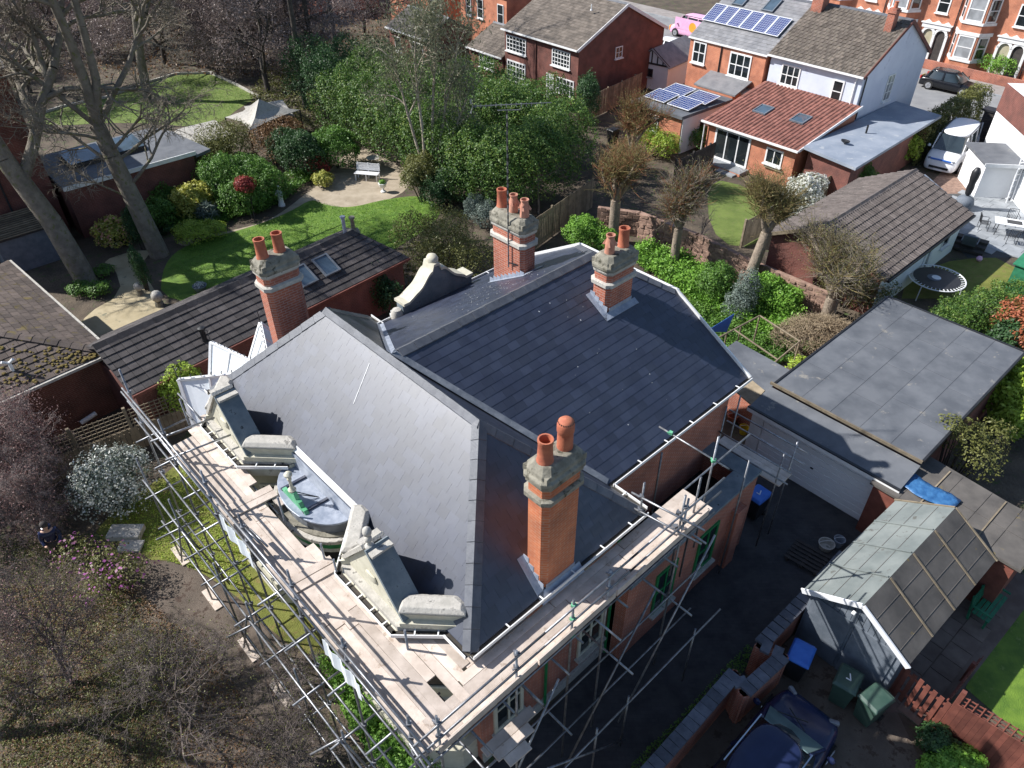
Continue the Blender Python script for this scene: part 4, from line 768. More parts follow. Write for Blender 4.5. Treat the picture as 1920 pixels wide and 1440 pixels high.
for i in range(6): solar(um(sr(-6.1+i*1.02+.2, 2.25))+nW*.16, su, vW, .98, 1.62, ['first solar panel from the left end of the slate roof row', 'second solar panel from the left in the slate roof row', 'third solar panel from the left in the slate roof row', 'fourth solar panel from the left in the slate roof row', 'fifth solar panel from the left in the slate roof row', 'last solar panel of the slate roof row, nearest the chimney'][i], 'solar panels on the slate roof', 6, 9)
# flat roofed side garage with its pale coping
car = thing('carport', 'long flat grey roofed side garage beside the pale blue house', 'garage', SP, RZ)
MB().prism([(.5, -5.3), (3.5, -5.9), (2.75, 5.0), (.2, 5.2)], 0, 2.45).build('wall', 'brick_dark', car); MB().prism([(.36, -5.7), (3.9, -6.3), (3.1, 5.1), (-.1, 5.5)], 2.46, 2.62).build('flat_roof', 'grey_roof', car)
MB().tube((1.6, -1.2, 2.6), (1.6, -1.2, 3.1), .06, n=8).build('vent', 'plastic_black', car); MB().lathe((1.7, -3.7, 2.75), [(.02, -.1), (.25, .02), (.28, .1), (.02, .0)], 10, 1, .6).build('satellite_dish', 'plastic_black', car); MB().tube((1.7, -3.7, 2.62), (1.7, -3.7, 2.75), .03).build('dish_foot', 'plastic_black', car)
# brick outbuilding with solar panels
ob = thing('outbuilding', 'small flat roofed brick outbuilding topped with solar panels', 'outbuilding', (SO.x, SO.y, 0), RZ)
MB().prism([(-11.6, -6.6), (-7.7, -6.6), (-7.7, -1.8), (-11.6, -1.8)], 0, 2.3).build('wall', 'brick_orange', ob); MB().prism([(-11.8, -6.85), (-7.5, -6.85), (-7.5, -1.7), (-11.8, -1.7)], 2.3, 2.5).build('flat_roof', 'felt', ob)
MB().prism([(-7.69, -6.55), (-7.62, -6.55), (-7.62, -1.9), (-7.69, -1.9)], 0, 2.28).build('side_wall', 'render_white', ob); window(ob, (-9.9, -6.6, .9), (1, 0, 0), (0, -1, 0), .75, 1.05, 1, 2, glass='glass_curtain')
for y in (-4.6, -3.2): window(ob, (-7.62, y, .8), (0, 1, 0), (1, 0, 0), .55, 1.0, 1, 1)
for i in range(2):
    for j in range(2): p = SO+su*(-10.65+i*2.0)+tv*(-5.2+j*1.7)+V(0, 0, 2.72); vv = (tv+V(0, 0, .12)).normalized(); solar(p, su, vv, 1.75, 1.55, [['solar panel at the front left corner of the outbuilding roof', 'solar panel at the back left corner of the outbuilding roof'], ['solar panel at the front right corner of the outbuilding roof', 'solar panel at the back right corner of the outbuilding roof']][i][j], 'solar panels on the outbuilding', 9, 6)
lr = thing('lean_to', 'grey roofed lean-to between the outbuilding and the brick semi', 'lean-to', SP, RZ); MB().prism([(-10.6, -1.65), (-7.6, -1.65), (-7.6, -.1), (-10.6, -.1)], 0, 2.7).build('wall', 'brick_orange', lr); MB().slab([(-10.8, -1.68, 2.75), (-7.4, -1.68, 2.75), (-7.4, -.0, 3.3), (-10.8, -.0, 3.3)], .1).build('roof', 'slate_grey', lr)
# ---- dark brick detached house
DO = (4.79, 55.14, 0)
dh, drf = gabled('dark_brick_house', 'dark red brick house with brown tiled gable roof and lattice windows behind the laurel hedge', DO, RZ, 8.4, 9.6, 4.2, 6.5, 'brick_dark', 'tile_tan', (.30, .28), ym=4.9)
bargeboards(dh, 8.4, 9.6, 4.2, 6.5, 4.9)
for x, w_ in ((-6.9, 2.3), (-1.9, 1.9)): fwin(dh, x, 2.65, w_, 1.15, 6, 4, fw=.08)
window(dh, (-6.9, .25, .1), (1, 0, 0), (0, -1, 0), 2.2, 1.9, 6, 5, fw=.1, sill=False, name='patio_door'); fwin(dh, -1.4, .75, 1.9, 1.2, 5, 3, fw=.08); window(dh, (-3.0, .25, .1), (1, 0, 0), (0, -1, 0), .8, 1.85, 2, 4, fw=.12, sill=False, glass='glass_curtain', name='door'); gwin(dh, 4.4, 2.9, .75, .8, 2, 2)
MB().tube((-4.6, .2, .1), (-4.6, .2, 4.1), .04, n=6).build('downpipe', 'brick_dark', dh); MB().lathe((-2.0, 3.2, 6.0), [(.1, 0), (.04, .1), (.04, .4)], 8).build('vent', 'render_white', drf)
sw, swr = gabled('side_extension', 'low brick side extension with brown lean-to roof left of the dark brick house', (DO[0]+su.x*-8.4, DO[1]+su.y*-8.4, 0), RZ, 4.6, 6.0, 2.0, 3.4, 'brick_dark', 'tile_tan', (.3, .28), cat='extension'); fwin(sw, -2.2, .7, 1.9, 1.05, 4, 2, fw=.07)
# timbered garage
tg = thing('timbered_garage', 'little white garage with black timber gable', 'garage', (11.0, 60.2, 0), math.radians(-40)); MB().add([(x, y, z) for y in (0, 5) for x, z in ((-1.5, 0), (1.5, 0), (1.5, 1.9), (0, 2.9), (-1.5, 1.9))], [(0, 1, 2, 3, 4), (9, 8, 7, 6, 5), (0, 5, 6, 1), (1, 6, 7, 2), (4, 9, 5, 0)]).build('wall', 'render_white', tg)
m = MB(); [m.bar((x, -.02, 1.9), (x, -.02, 2.9-abs(x)*.66), .09, .05) for x in (-1, -.5, 0, .5, 1)]; m.bar((-1.5, -.02, 1.9), (1.5, -.02, 1.9), .1, .12); m.bar((-1.6, -.03, 1.85), (0, -.03, 2.95), .06, .16); m.bar((1.6, -.03, 1.85), (0, -.03, 2.95), .06, .16); m.build('timber', 'timber_dark', tg)
MB().slab([(-1.7, -.2, 1.85), (0, -.2, 3.0), (0, 5, 3.0), (-1.7, 5, 1.85)], .07).slab([(1.7, -.2, 1.85), (0, -.2, 3.0), (0, 5, 3.0), (1.7, 5, 1.85)], .07).build('roof', 'slate_grey', tg); window(tg, (-.4, -.02, .9), (1, 0, 0), (0, -1, 0), 1.2, .6, 3, 1, 'timber_dark')
# ---- older brick houses at the back
def backhouse(name, label, P, W, D, ze, zr, wm, rm, wins, rz=RZ):
    t, r = gabled(name, label, P, rz, W, D, ze, zr, wm, rm, (.32, .28))
    for x, z, w_, h_, c, rr in wins: fwin(t, x, z, w_, h_, c, rr)
    return t
backhouse('villa', 'orange brick house with tall sash windows behind the eucalyptus', (-.3, 66.2, 0), 6.5, 8, 5.6, 7.8, 'brick_orange', 'tile_tan', [(-.9, 3.2, .8, 1.5, 1, 2), (-3.6, 3.2, .8, 1.5, 1, 2), (-1.8, .8, .9, 1.5, 1, 2), (-5.2, 3.2, .7, 1.4, 1, 2)])
backhouse('villa', 'orange brick house at the top edge left of the eucalyptus', (-6.3, 74.5, 0), 9, 8, 5.6, 7.8, 'brick_orange', 'tile_tan', [(-1.5, 3.3, .9, 1.4, 1, 2), (-5, 3.3, .9, 1.4, 1, 2), (-7.6, 3.3, .9, 1.4, 1, 2), (-4.2, .9, 1.3, 1.5, 2, 2)])
backhouse('rear_extension', 'dark roofed rear extension with white windows left of the eucalyptus', (-6.8, 64.6, 0), 6.0, 5, 2.6, 3.9, 'brick_dark', 'tile_dark', [(-4.6, .8, .9, 1.2, 2, 1), (-1.6, .2, 1.6, 1.9, 2, 1)])
backhouse('villa', 'red brick house beyond the bare trees at the top left', (-20, 84, 0), 12, 8, 5.4, 7.6, 'brick', 'slate_grey', [(-2, 3.3, .9, 1.4, 1, 2), (-6, 3.3, .9, 1.4, 1, 2), (-9.5, 3.3, .9, 1.4, 1, 2), (-4, .9, .9, 1.4, 1, 2)])
backhouse('villa', 'red brick house half hidden by purple twigs in the far top left corner', (-48, 86, 0), 12, 8, 5.4, 7.6, 'brick', 'slate_grey', [(-2, 3.3, .9, 1.4, 1, 2), (-6, 3.3, .9, 1.4, 1, 2), (-9.5, 3.3, .9, 1.4, 1, 2)])
# ---- Victorian terrace across the street: bays and arched porches
def terrace(i, label):
    x0 = -27.0+i*6.2; P = sl(x0, 25.6); t = thing('terraced_house', label, 'house', (*P, 0), RZ, 'terraced houses across the street')
    MB().prism([(0, 0), (6.2, 0), (6.2, 8), (0, 8)], 0, 6.2).build('wall', 'brick_orange', t); rf = MB().slab([(0, -.3, 6.2), (6.2, -.3, 6.2), (6.2, 4, 8.8), (0, 4, 8.8)], .1).slab([(0, 8, 6.2), (6.2, 8, 6.2), (6.2, 4, 8.8), (0, 4, 8.8)], .1).build('roof', 'slate_grey', t)
    bay_ = MB().prism([(2.9, 0), (3.5, -.95), (5.1, -.95), (5.7, 0)], 0, 6.1).build('bay', 'brick_orange', t)
    for z0, z1 in ((.75, .95), (2.75, 3.0), (3.55, 3.75), (5.55, 5.8)): MB().prism([(2.82, 0), (3.45, -1.03), (5.15, -1.03), (5.78, 0)], z0, z1).build('band', 'white_paint', bay_)
    for z in (.97, 3.77):
        window(bay_, (4.3, -.95, z), (1, 0, 0), (0, -1, 0), 1.35, 1.75, 1, 2, fw=.11, glass='glass_curtain', sill=False)
        for (xa, ya), (xb, yb) in (((2.9, 0), (3.5, -.95)), ((5.1, -.95), (5.7, 0))): u = V(xb-xa, yb-ya, 0).normalized(); window(bay_, ((xa+xb)/2, (ya+yb)/2, z), u, V(u.y, -u.x, 0), .9, 1.75, 1, 2, fw=.11, sill=False)
    pz = MB()
    for x in (.25, 1.3, 2.35): pz.box((x, -.08, 1.1), (.2, .16, 2.2))
    pz.box((1.3, -.1, 2.75), (2.4, .2, .35)); pz.box((1.3, -.14, 2.95), (2.6, .28, .08))
    for xc in (.78, 1.82):
        for k in range(8): a0, a1 = math.pi*k/8, math.pi*(k+1)/8; pz.add([(xc+r*math.cos(a), y, 2.1+r*math.sin(a)*1.0) for a in (a0, a1) for r in (.40, .60) for y in (-.16, 0)], [(0, 2, 6, 4), (0, 4, 5, 1), (2, 3, 7, 6)])
    for xc in (.5, 1.3, 2.1): pz.add([(xc-.3, -.1, 3.0), (xc+.3, -.1, 3.0), (xc, -.1, 3.2), (xc-.3, 0, 3.0), (xc+.3, 0, 3.0), (xc, 0, 3.2)], [(0, 1, 2), (0, 2, 5, 3), (1, 4, 5, 2)])
    pz.build('porch', 'white_paint', t)
    for xc in (.78, 1.82): d = MB().prism([(xc-.38, -.02), (xc+.38, -.02), (xc+.38, .02), (xc-.38, .02)], .1, 2.45).build('door', 'timber_dark' if xc > 1 else 'cream_dark', t)
    window(t, (1.3, 0, 3.75), (1, 0, 0), (0, -1, 0), 1.0, 1.6, 1, 2, fw=.1); MB().tube((2.65, -.08, .1), (2.65, -.08, 6.1), .05, n=6).build('downpipe', 'black_iron', t)
    MB().prism([(.0, -2.5), (6.2, -2.5), (6.2, -2.28), (3.0, -2.28), (0, -2.28)], 0, .75).build('garden_wall', 'brick', t)
TL = ['terraced house farthest left across the street', 'second terraced house across the street, behind the pink van end', 'third terraced house along the far side of the street', 'terraced house with arched porch straight above the black hatchback', 'terraced house at the right end of the row, hedge in front', 'terraced house at the far right edge of the photo']
for i in range(6): terrace(i+1 if False else i, TL[i])

# ================= NEAR NEIGHBOURS
# ---- big flat roofed garage on the right
GR = math.radians(42.0); g0 = V(9.07, 19.91, 0); gu = V(math.cos(GR), math.sin(GR), 0); gv = V(math.sin(GR), -math.cos(GR), 0)
fg = thing('flat_garage', 'large garage with grey felt flat roof and wide white up-and-over door', 'garage', (g0.x, g0.y, 0), GR)      # local x = depth, local -y = along the door
L_, W_ = 8.2, 5.15
MB().prism([(.15, -.12), (L_-.15, -.12), (L_-.15, -W_+.12), (.15, -W_+.12)], 0, 2.42).build('wall', 'brick_dark', fg)
fr = MB().prism([(0, 0), (L_, 0), (L_, -W_), (0, -W_)], 2.43, 2.58).build('flat_roof', 'felt', fg)
cuts = [0, 1.9, 4.3, 6.6, L_]; rows = 5
for j in range(rows):
    off = [0, .5, -.4, .3, -.2][j]; cs = [0]+[c+off for c in cuts[1:-1]]+[L_]
    for a, b in zip(cs[:-1], cs[1:]): MB().box(((a+b)/2, -W_*(j+.5)/rows, 2.585+.003*(j % 2)), (b-a-.012, W_/rows-.012, .012)).build('felt_sheet', 'felt', fr)
for a, b in (((0, .0), (L_, .0)), ((L_, 0), (L_, -W_)), ((0, -W_), (L_, -W_))): MB().bar((*a, 2.55), (*b, 2.55), .07, .15).build('roof_edge', 'plastic_black', fr)
MB().bar((-.02, .15, 2.54), (-.02, -W_, 2.54), .06, .1).build('batten', 'timber_fence', fr)
pr_ = MB().slab([(-.06, .1, 2.42), (-.06, -W_, 2.42), (-1.3, -W_, 2.22), (-1.3, .1, 2.22)], .1).build('porch_roof', 'felt', fg)
MB().bar((-1.32, .12, 2.14), (-1.32, -W_-.02, 2.14), .06, .14).build('fascia', 'white_paint', fg); MB().bar((-1.30, .12, 2.24), (-1.30, -W_-.02, 2.24), .1, .04).build('roof_edge', 'plastic_black', fg)
[MB().prism([(-.98, y), (.2, y), (.2, y2), (-.98, y2)], 0, 2.12).build('side_wall', 'render_white', fg) for y, y2 in ((.05, -.1), (-W_+.12, -W_))]
dr = MB().box((-1.0, -2.45, 1.02), (.06, 4.0, 2.04)).build('garage_door', 'white_gloss', fg)
for k in range(8): MB().box((-1.04, -2.45, .16+k*.245), (.03, 3.9, .215)).build('door_panel', 'white_gloss', dr, bevel=.008)
MB().box((-1.07, -2.45, 1.0), (.03, .1, .04)).build('handle', 'black_iron', dr)
[MB().prism([(-1.02, y), (-.94, y), (-.94, y2), (-1.02, y2)], 0, 2.1).build('door_frame', 'white_paint', fg) for y, y2 in ((-.06, -.42), (-4.48, -W_))]
# store building behind it with the sloping felt link roof
ls = thing('link_store', 'small felt roofed store between the house and the large garage', 'store', (g0.x, g0.y, 0), GR); MB().slab([(-.3, .1, 2.35), (1.4, .1, 2.3), (1.6, 2.6, 2.25), (.3, 2.5, 2.35)], .1).build('roof', 'felt', ls); MB().prism([(.0, .2), (1.3, .2), (1.4, 2.3), (.3, 2.3)], 0, 2.18).build('wall', 'brick', ls); MB().slab([(-.9, .2, 2.0), (-.3, .15, 2.34), (.3, 2.4, 2.34), (-.5, 1.6, 2.0)], .05).build('board_roof', 'timber_fence', ls)
# ---- grey timber garage with green felt roof
TR = math.radians(40); t0 = V(8.63, 10.77, 0)
tgr = thing('timber_garage', 'grey boarded garage with green and brown felt gable roof beside the green bins', 'garage', (t0.x, t0.y, 0), TR); hw, LL, ze_, zr_ = 1.34, 4.72, 2.12, 3.0
MB().add([(x, y, z) for x in (.12, LL-.12) for y, z in ((-hw+.1, 0), (hw-.1, 0), (hw-.1, ze_), (0, zr_-.1), (-hw+.1, ze_))], [(4, 3, 2, 1, 0), (5, 6, 7, 8, 9), (0, 1, 6, 5), (1, 2, 7, 6), (9, 4, 0, 5)]).build('wall', 'timber_grey', tgr)
for k in range(16):
    y = -hw+.16+k*(2*hw-.32)/15; h_ = zr_-.12-(zr_-ze_)*abs(y)/hw; MB().box((.10, y, h_/2), (.04, (2*hw-.32)/15-.012, h_)).build('weatherboard', 'timber_grey', tgr)
for s in (1, -1):
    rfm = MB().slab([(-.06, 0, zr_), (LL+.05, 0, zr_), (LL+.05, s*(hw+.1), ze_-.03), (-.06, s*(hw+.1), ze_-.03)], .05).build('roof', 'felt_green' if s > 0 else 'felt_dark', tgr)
    for k in range(1, 4): x = LL*k/4; MB().bar((x, s*.03, zr_+.01), (x+.02*s, s*(hw+.1), ze_-.01), .045, .035).build('batten', 'felt_green' if s > 0 else 'timber_fence', rfm)
    for k in range(1, 4): yy = s*hw*k/3.6; MB().bar((0, yy, zr_-(zr_-ze_+.03)*abs(yy)/(hw+.1)+.004), (LL, yy, zr_-(zr_-ze_+.03)*abs(yy)/(hw+.1)+.004), .012, .012).build('felt_lap', 'felt_dark', rfm)
    MB().bar((-.07, 0, zr_-.05), (-.07, s*(hw+.12), ze_-.08), .04, .15).build('bargeboard', 'white_gloss', tgr); MB().bar((LL+.07, 0, zr_-.03), (LL+.07, s*(hw+.12), ze_-.06), .05, .1).build('bargeboard', 'timber_fence', tgr)
MB().bar((.06, -hw+.05, 2.0), (.06, hw-.05, 2.0), .05, .1).build('door_rail', 'timber_grey', tgr); MB().tube((-.02, .12, 2.55), (-.1, .12, 2.5), .05).build('alarm', 'render_white', tgr)
dl = MB().box((.07, .62, .98), (.05, 1.1, 1.92)).build('door_leaf', 'timber_grey', tgr); MB().box((.07, -.56, .98), (.05, 1.1, 1.92)).build('door_leaf', 'timber_grey', tgr)
# flat felt shed behind it with blue tarpaulin
fs = thing('felt_shed', 'wide flat shed with brown felt sheets behind the timber garage', 'shed', (t0.x, t0.y, 0), TR); MB().prism([(4.95, -1.9), (7.0, -1.9), (7.2, 2.2), (4.95, 2.2)], 0, 2.05).build('wall', 'timber_red', fs); fsr = MB().prism([(4.86, -2.05), (7.1, -2.05), (7.35, 2.3), (4.86, 2.3)], 2.06, 2.14).build('roof', 'felt_dark', fs)
for i in range(5):
    for j in range(2): MB().box((5.45+j*1.15, -1.6+i*.86, 2.145+.004*((i+j) % 2)), (1.13, .84, .012)).build('felt_sheet', 'felt_dark', fsr)
for y in (-.75, .9): MB().bar((4.9, y, 2.17), (7.1, y+.03, 2.17), .04, .03).build('batten', 'timber_fence', fsr)
tb = MB(); nx, ny = 12, 5
P = [[V(5.35+.75*j/ny+.05*math.sin(i*.8), .15+1.9*i/nx, 2.185+.035*abs(math.sin(i*1.7+j*2.1))) for j in range(ny+1)] for i in range(nx+1)]; tb.v = [tuple(p) for r in P for p in r]; tb.f = [(i*(ny+1)+j, (i+1)*(ny+1)+j, (i+1)*(ny+1)+j+1, i*(ny+1)+j+1) for i in range(nx) for j in range(ny)]
tp = tb.build('tarpaulin', 'tarp_blue', None, True); tp.location = (t0.x, t0.y, 0); tp.rotation_euler = (0, 0, TR); tags(tp, 'crumpled blue tarpaulin spread on the brown felt shed roof', 'tarpaulin'); tp.modifiers.new('thick', 'SOLIDIFY').thickness = .012
# ---- pitched tiled garage
PG = math.radians(42.4)
pg = thing('tiled_garage', 'white walled garage with ribbed grey tiled gable roof beside the trampoline', 'garage', (13.87, 29.9, 0), PG); LG = 9.1; hr, hl, zeg, zrg = 3.3, 2.6, 2.1, 3.4
MB().add([(x, y, z) for x in (.3, LG-.15) for y, z in ((-hr+.3, 0), (hl-.2, 0), (hl-.2, zeg+.05), (0, zrg-.08), (-hr+.3, zeg+.05))], [(4, 3, 2, 1, 0), (5, 6, 7, 8, 9), (0, 1, 6, 5), (1, 2, 7, 6), (9, 4, 0, 5)]).build('wall', 'render_white', pg)
fpp = [(0, -hr, zeg), (LG, -hr, zeg), (LG, 0, zrg), (0, 0, zrg)]; bpp = [(LG, hl, zeg), (0, hl, zeg), (0, 0, zrg), (LG, 0, zrg)]; prf = MB().slab([(x, y, z-.02) for x, y, z in fpp], .08).slab([(x, y, z-.02) for x, y, z in bpp], .08).build('roof', 'tile_grey', pg)
T = Tiles('tile', 'tile_grey', .19, .34, up=.05, gap=.012, stagger=0, prof=[(0, 0), (.15, .045), (.45, .05), (.6, .0), (1, 0)]); add_slope(T, fpp, (1, 0, 0)); add_slope(T, bpp, (-1, 0, 0)); T.finish(prf, 300, .006); ridge((0, 0, zrg+.04), (LG, 0, zrg+.04), par=prf, mat='tile_grey', L=.45, w=.2)
MB().prism([(.22, -hr+.3), (.29, -hr+.3), (.29, hl-.2), (.22, hl-.2)], 0, zeg-.1).build('gable_skin', 'brick_dark', pg); MB().add([(x, y, z) for x in (.22, .29) for y, z in ((-hr+.3, zeg-.1), (hl-.2, zeg-.1), (0, zrg-.1))], [(0, 2, 1), (3, 4, 5), (0, 1, 4, 3), (1, 2, 5, 4), (2, 0, 3, 5)]).build('gable_skin', 'brick_dark', pg)
MB().bar((-.03, 0, zrg-.05), (-.03, -hr, zeg-.05), .05, .16).bar((-.03, 0, zrg-.05), (-.03, hl, zeg-.05), .05, .16).build('bargeboard', 'timber_fence', pg); window(pg, (7.3, -hr+.3, .9), (1, 0, 0), (0, -1, 0), .8, .8, 1, 1); window(pg, (5.4, -hr+.3, .05), (1, 0, 0), (0, -1, 0), .85, 1.9, 1, 1, 'white_gloss', 'glass_curtain', False, .25, name='door'); gutter_bar(pg, (0, -hr-.06, zeg-.05), (LG, -hr-.06, zeg-.05), 'plastic_black')
sh = thing('small_shed', 'small grey roofed shed between the tiled garage and the white van', 'shed', (20.6, 36.3, 0), PG); MB().prism([(.0, -1.2), (1.9, -1.2), (1.9, 1.2), (0, 1.2)], 0, 1.9).build('wall', 'timber_grey', sh); MB().slab([(-.1, 0, 2.45), (2.0, 0, 2.45), (2.0, -1.35, 1.85), (-.1, -1.35, 1.85)], .05).slab([(-.1, 0, 2.45), (2.0, 0, 2.45), (2.0, 1.35, 1.85), (-.1, 1.35, 1.85)], .05).build('roof', 'grey_roof', sh)
# ---- bungalow on the left edge
BZ = math.radians(227.0); bg = thing('bungalow', 'brown brick bungalow with mossy tiled hip roof at the left edge', 'bungalow', (-14.69, 21.97, 0), BZ)      # local x runs front-left, local -y runs back-left
bp_, bq = 11., 10.; ze_b, zr_b = 2.65, 4.55
MB().prism([(.35, -.35), (bp_, -.35), (bp_, -bq+.35), (.35, -bq+.35)], 0, ze_b-.05).build('wall', 'brick_brown', bg)
s1 = [(0, 0, ze_b), (bp_, 0, ze_b), (bp_, -bq/2, zr_b), (bq/2, -bq/2, zr_b)]; s2 = [(0, -bq, ze_b), (0, 0, ze_b), (bq/2, -bq/2, zr_b)]; s3 = [(bp_, -bq, ze_b), (0, -bq, ze_b), (bq/2, -bq/2, zr_b), (bp_, -bq/2, zr_b)]
brf = MB(); [brf.slab([(x, y, z-.02) for x, y, z in s], .08) for s in (s1, s2, s3)]; brf = brf.build('roof', 'tile_moss', bg)
T = Tiles('tile', 'tile_moss', .33, .31, up=.03, gap=.012, stagger=.5); add_slope(T, s1, (-1, 0, 0)); add_slope(T, s2, (0, -1, 0)); T.finish(brf, 300, .008); T = Tiles('tile', 'tile_moss', .33, .31, up=.03, gap=.012, stagger=.5)
nA, nB_ = Vector((0, 1.9, 5)).normalized(), Vector((-1.9, 0, 5)).normalized(); ridge((0, 0, ze_b+.04), (bq/2, -bq/2, zr_b+.04), par=brf, mat='tile_moss', L=.42, w=.2, dirs=hipdirs((0, 0, ze_b), (bq/2, -bq/2, zr_b), nA, nB_))
MB().bar((-.08, .06, ze_b-.05), (bp_, .06, ze_b-.05), .12, .1).build('gutter', 'stone_pale', bg); MB().bar((-.06, .08, ze_b-.05), (-.06, -bq, ze_b-.05), .12, .1).build('gutter', 'stone_pale', bg); MB().tube((.25, .02, 2.55), (.3, -.28, 2.1), .045).tube((.3, -.28, 2.1), (.3, -.28, .1), .045).build('downpipe', 'white_paint', bg); MB().tube((1.3, .05, .55), (1.9, .05, .45), .09, n=10).build('flue_pipe', 'white_paint', bg)
MB().tube((2.9, -.9, 2.95), (2.9, -.9, 3.35), .06).tube((2.9, -.9, 3.3), (3.1, -.9, 3.45), .05).tube((2.9, -.9, 3.3), (2.75, -.8, 3.45), .05).build('vent', 'white_paint', brf)
mo = MB()
for _ in range(420):
    x = random.uniform(.3, 8); y = -random.uniform(.1, 1)**.8*min(x, bq/2)*random.uniform(.05, .95); z = ze_b+(-y)*(zr_b-ze_b)/(bq/2)+.03; r = random.uniform(.03, .09); mo.lathe((x, y, z), [(r, 0), (r*.8, r*.35), (0.005, r*.5)], 5)
mo.build('moss', 'moss', brf, kind='stuff')
# ---- long low outbuilding with dark tiles
OZ = math.atan2(.741, .671); lo_ = thing('long_outbuilding', 'long low brick outbuilding with dark tiled roof and two skylights behind the house', 'outbuilding', (-14.1, 18.87, 0), OZ); LO = 14.2; wo = 2.15; ze_o, zr_o = 2.3, 3.35
MB().prism([(1.5, .25), (LO-.2, .25), (LO-.2, 2*wo-.25), (1.5, 2*wo-.25)], 0, ze_o-.02).build('wall', 'brick_dark', lo_)
X0 = 1.35
o1 = [(X0, 0, ze_o), (LO, 0, ze_o), (LO-1.2, wo, zr_o), (X0, wo, zr_o)]; o2 = [(LO, 2*wo, ze_o), (X0, 2*wo, ze_o), (X0, wo, zr_o), (LO-1.2, wo, zr_o)]; o3 = [(LO, 0, ze_o), (LO, 2*wo, ze_o), (LO-1.2, wo, zr_o)]
orf = MB(); [orf.slab([(x, y, z-.02) for x, y, z in s], .07) for s in (o1, o2, o3)]; orf = orf.build('roof', 'tile_dark', lo_)
T = Tiles('tile', 'tile_dark', .33, .30, up=.035, gap=.012, stagger=.0); add_slope(T, o1, (1, 0, 0)); add_slope(T, o2, (-1, 0, 0)); add_slope(T, o3, (0, 1, 0)); T.finish(orf, 300, .006); ridge((X0, wo, zr_o+.04), (LO-1.2, wo, zr_o+.04), par=orf, mat='tile_dark', L=.45, w=.22)
svo = V(0, wo, zr_o-ze_o).normalized(); gutter_bar(lo_, (X0, -.05, ze_o-.04), (LO, -.05, ze_o-.04), 'timber_red', .1); MB().bar((X0, .02, ze_o-.09), (LO, .02, ze_o-.09), .05, .16).build('fascia', 'brick_dark', lo_)
for x in (9.55, 10.7): rooflight(orf, V(x, 0, ze_o)+svo*1.35+V(0, 0, .05), (1, 0, 0), svo, .7, .95)
MB().lathe((4.6, .6, ze_o+.25), [(.1, 0), (.1, .5), (.14, .55), (.14, .65), (.02, .7)], 10).build('vent', 'plastic_black', orf, True); MB().tube((12.6, wo+.1, zr_o), (12.6, wo+.1, zr_o+.75), .08, n=10).lathe((12.6, wo+.1, zr_o+.75), [(.12, 0), (.12, .08), (.02, .12)], 10).build('flue', 'lead_new', orf, True); MB().lathe((13.1, wo+.15, zr_o-.15), [(.3, 0), (.25, .12), (.1, .2), (.08, .6), (.14, .68), (.14, .75)], 8).build('finial', 'stone', orf, True)
# ---- brick house and flat extension at upper left
LZ = math.radians(42.85); lh = thing('left_brick_house', 'tall red brick house at the left edge behind the bare tree trunks', 'house', (-26.93, 33.66, 0), LZ)
MB().prism([(-3, 0), (4.3, 0), (4.3, 8), (-3, 8)], 0, 8.6).build('wall', 'brick_dark', lh); MB().slab([(-3, -.3, 8.6), (4.6, -.3, 8.6), (2.5, 4, 10.6), (-3, 4, 10.6)], .1).slab([(4.6, 8.3, 8.6), (4.6, -.3, 8.6), (2.5, 4, 10.6)], .1).build('roof', 'slate_grey', lh)
for x, z, w_, h_, c_ in ((1.3, 3.3, .8, 1.5, 1), (3.0, .9, 1.7, .9, 1), (-1, 3.3, .8, 1.5, 1)): window(lh, (x, 0, z), (1, 0, 0), (0, -1, 0), w_, h_, c_, 2 if h_ > 1 else 1)
MB().tube((2.1, -.08, .2), (2.1, -.08, 6.4), .05, n=6).build('downpipe', 'black_iron', lh)
fe = thing('flat_extension', 'single storey flat roofed extension with long blue roof lantern at upper left', 'extension', (-22.75, 35.75, 2.9), LZ); fe.location.z = 0
MB().prism([(.1, .1), (6.9, .1), (6.9, 5.3), (.1, 5.3)], 0, 2.7).build('wall', 'brick_dark', fe); fer = MB().prism([(0, 0), (7.0, 0), (7.0, 5.4), (0, 5.4)], 2.7, 2.9).build('flat_roof', 'felt', fe); MB().bar((-.02, -.03, 2.82), (7.04, -.03, 2.82), .05, .22).build('fascia', 'white_paint', fe); MB().prism([(7.02, -.02), (8.0, .3), (7.6, 4.6), (7.02, 5.4)], 2.55, 2.7).build('lean_roof', 'felt', fe)
m = MB(); m.prism([(1.1, 2.1), (5.2, 2.1), (5.2, 3.9), (1.1, 3.9)], 2.9, 3.1).build('lantern', 'timber_dark', fe); MB().slab([(1.15, 2.15, 3.16), (3.12, 2.15, 3.16), (3.12, 3.85, 3.36), (1.15, 3.85, 3.36)], .03).slab([(3.2, 2.15, 3.16), (5.15, 2.15, 3.16), (5.15, 3.85, 3.36), (3.2, 3.85, 3.36)], .03).build('lantern_pane', 'glass_sky', fe)
# garden shed with lath roof, by the trunk
gs = thing('lath_shed', 'low shed with weathered lath roof beside the leaning tree trunk', 'shed', (-24.69, 31.89, 0), LZ); MB().prism([(.1, .1), (2.9, .1), (2.9, 2.3), (.1, 2.3)], 0, 1.8).build('wall', 'timber_grey', gs); gsr = MB().slab([(0, 0, 1.82), (3.0, 0, 1.82), (3.0, 2.4, 2.1), (0, 2.4, 2.1)], .05).build('roof', 'timber_dark', gs)
for k in range(12): yy = .08+k*.2; MB().bar((0, yy, 1.86+yy*.117), (3.0, yy, 1.86+yy*.117), .11, .03).build('lath', 'timber_fence', gsr)
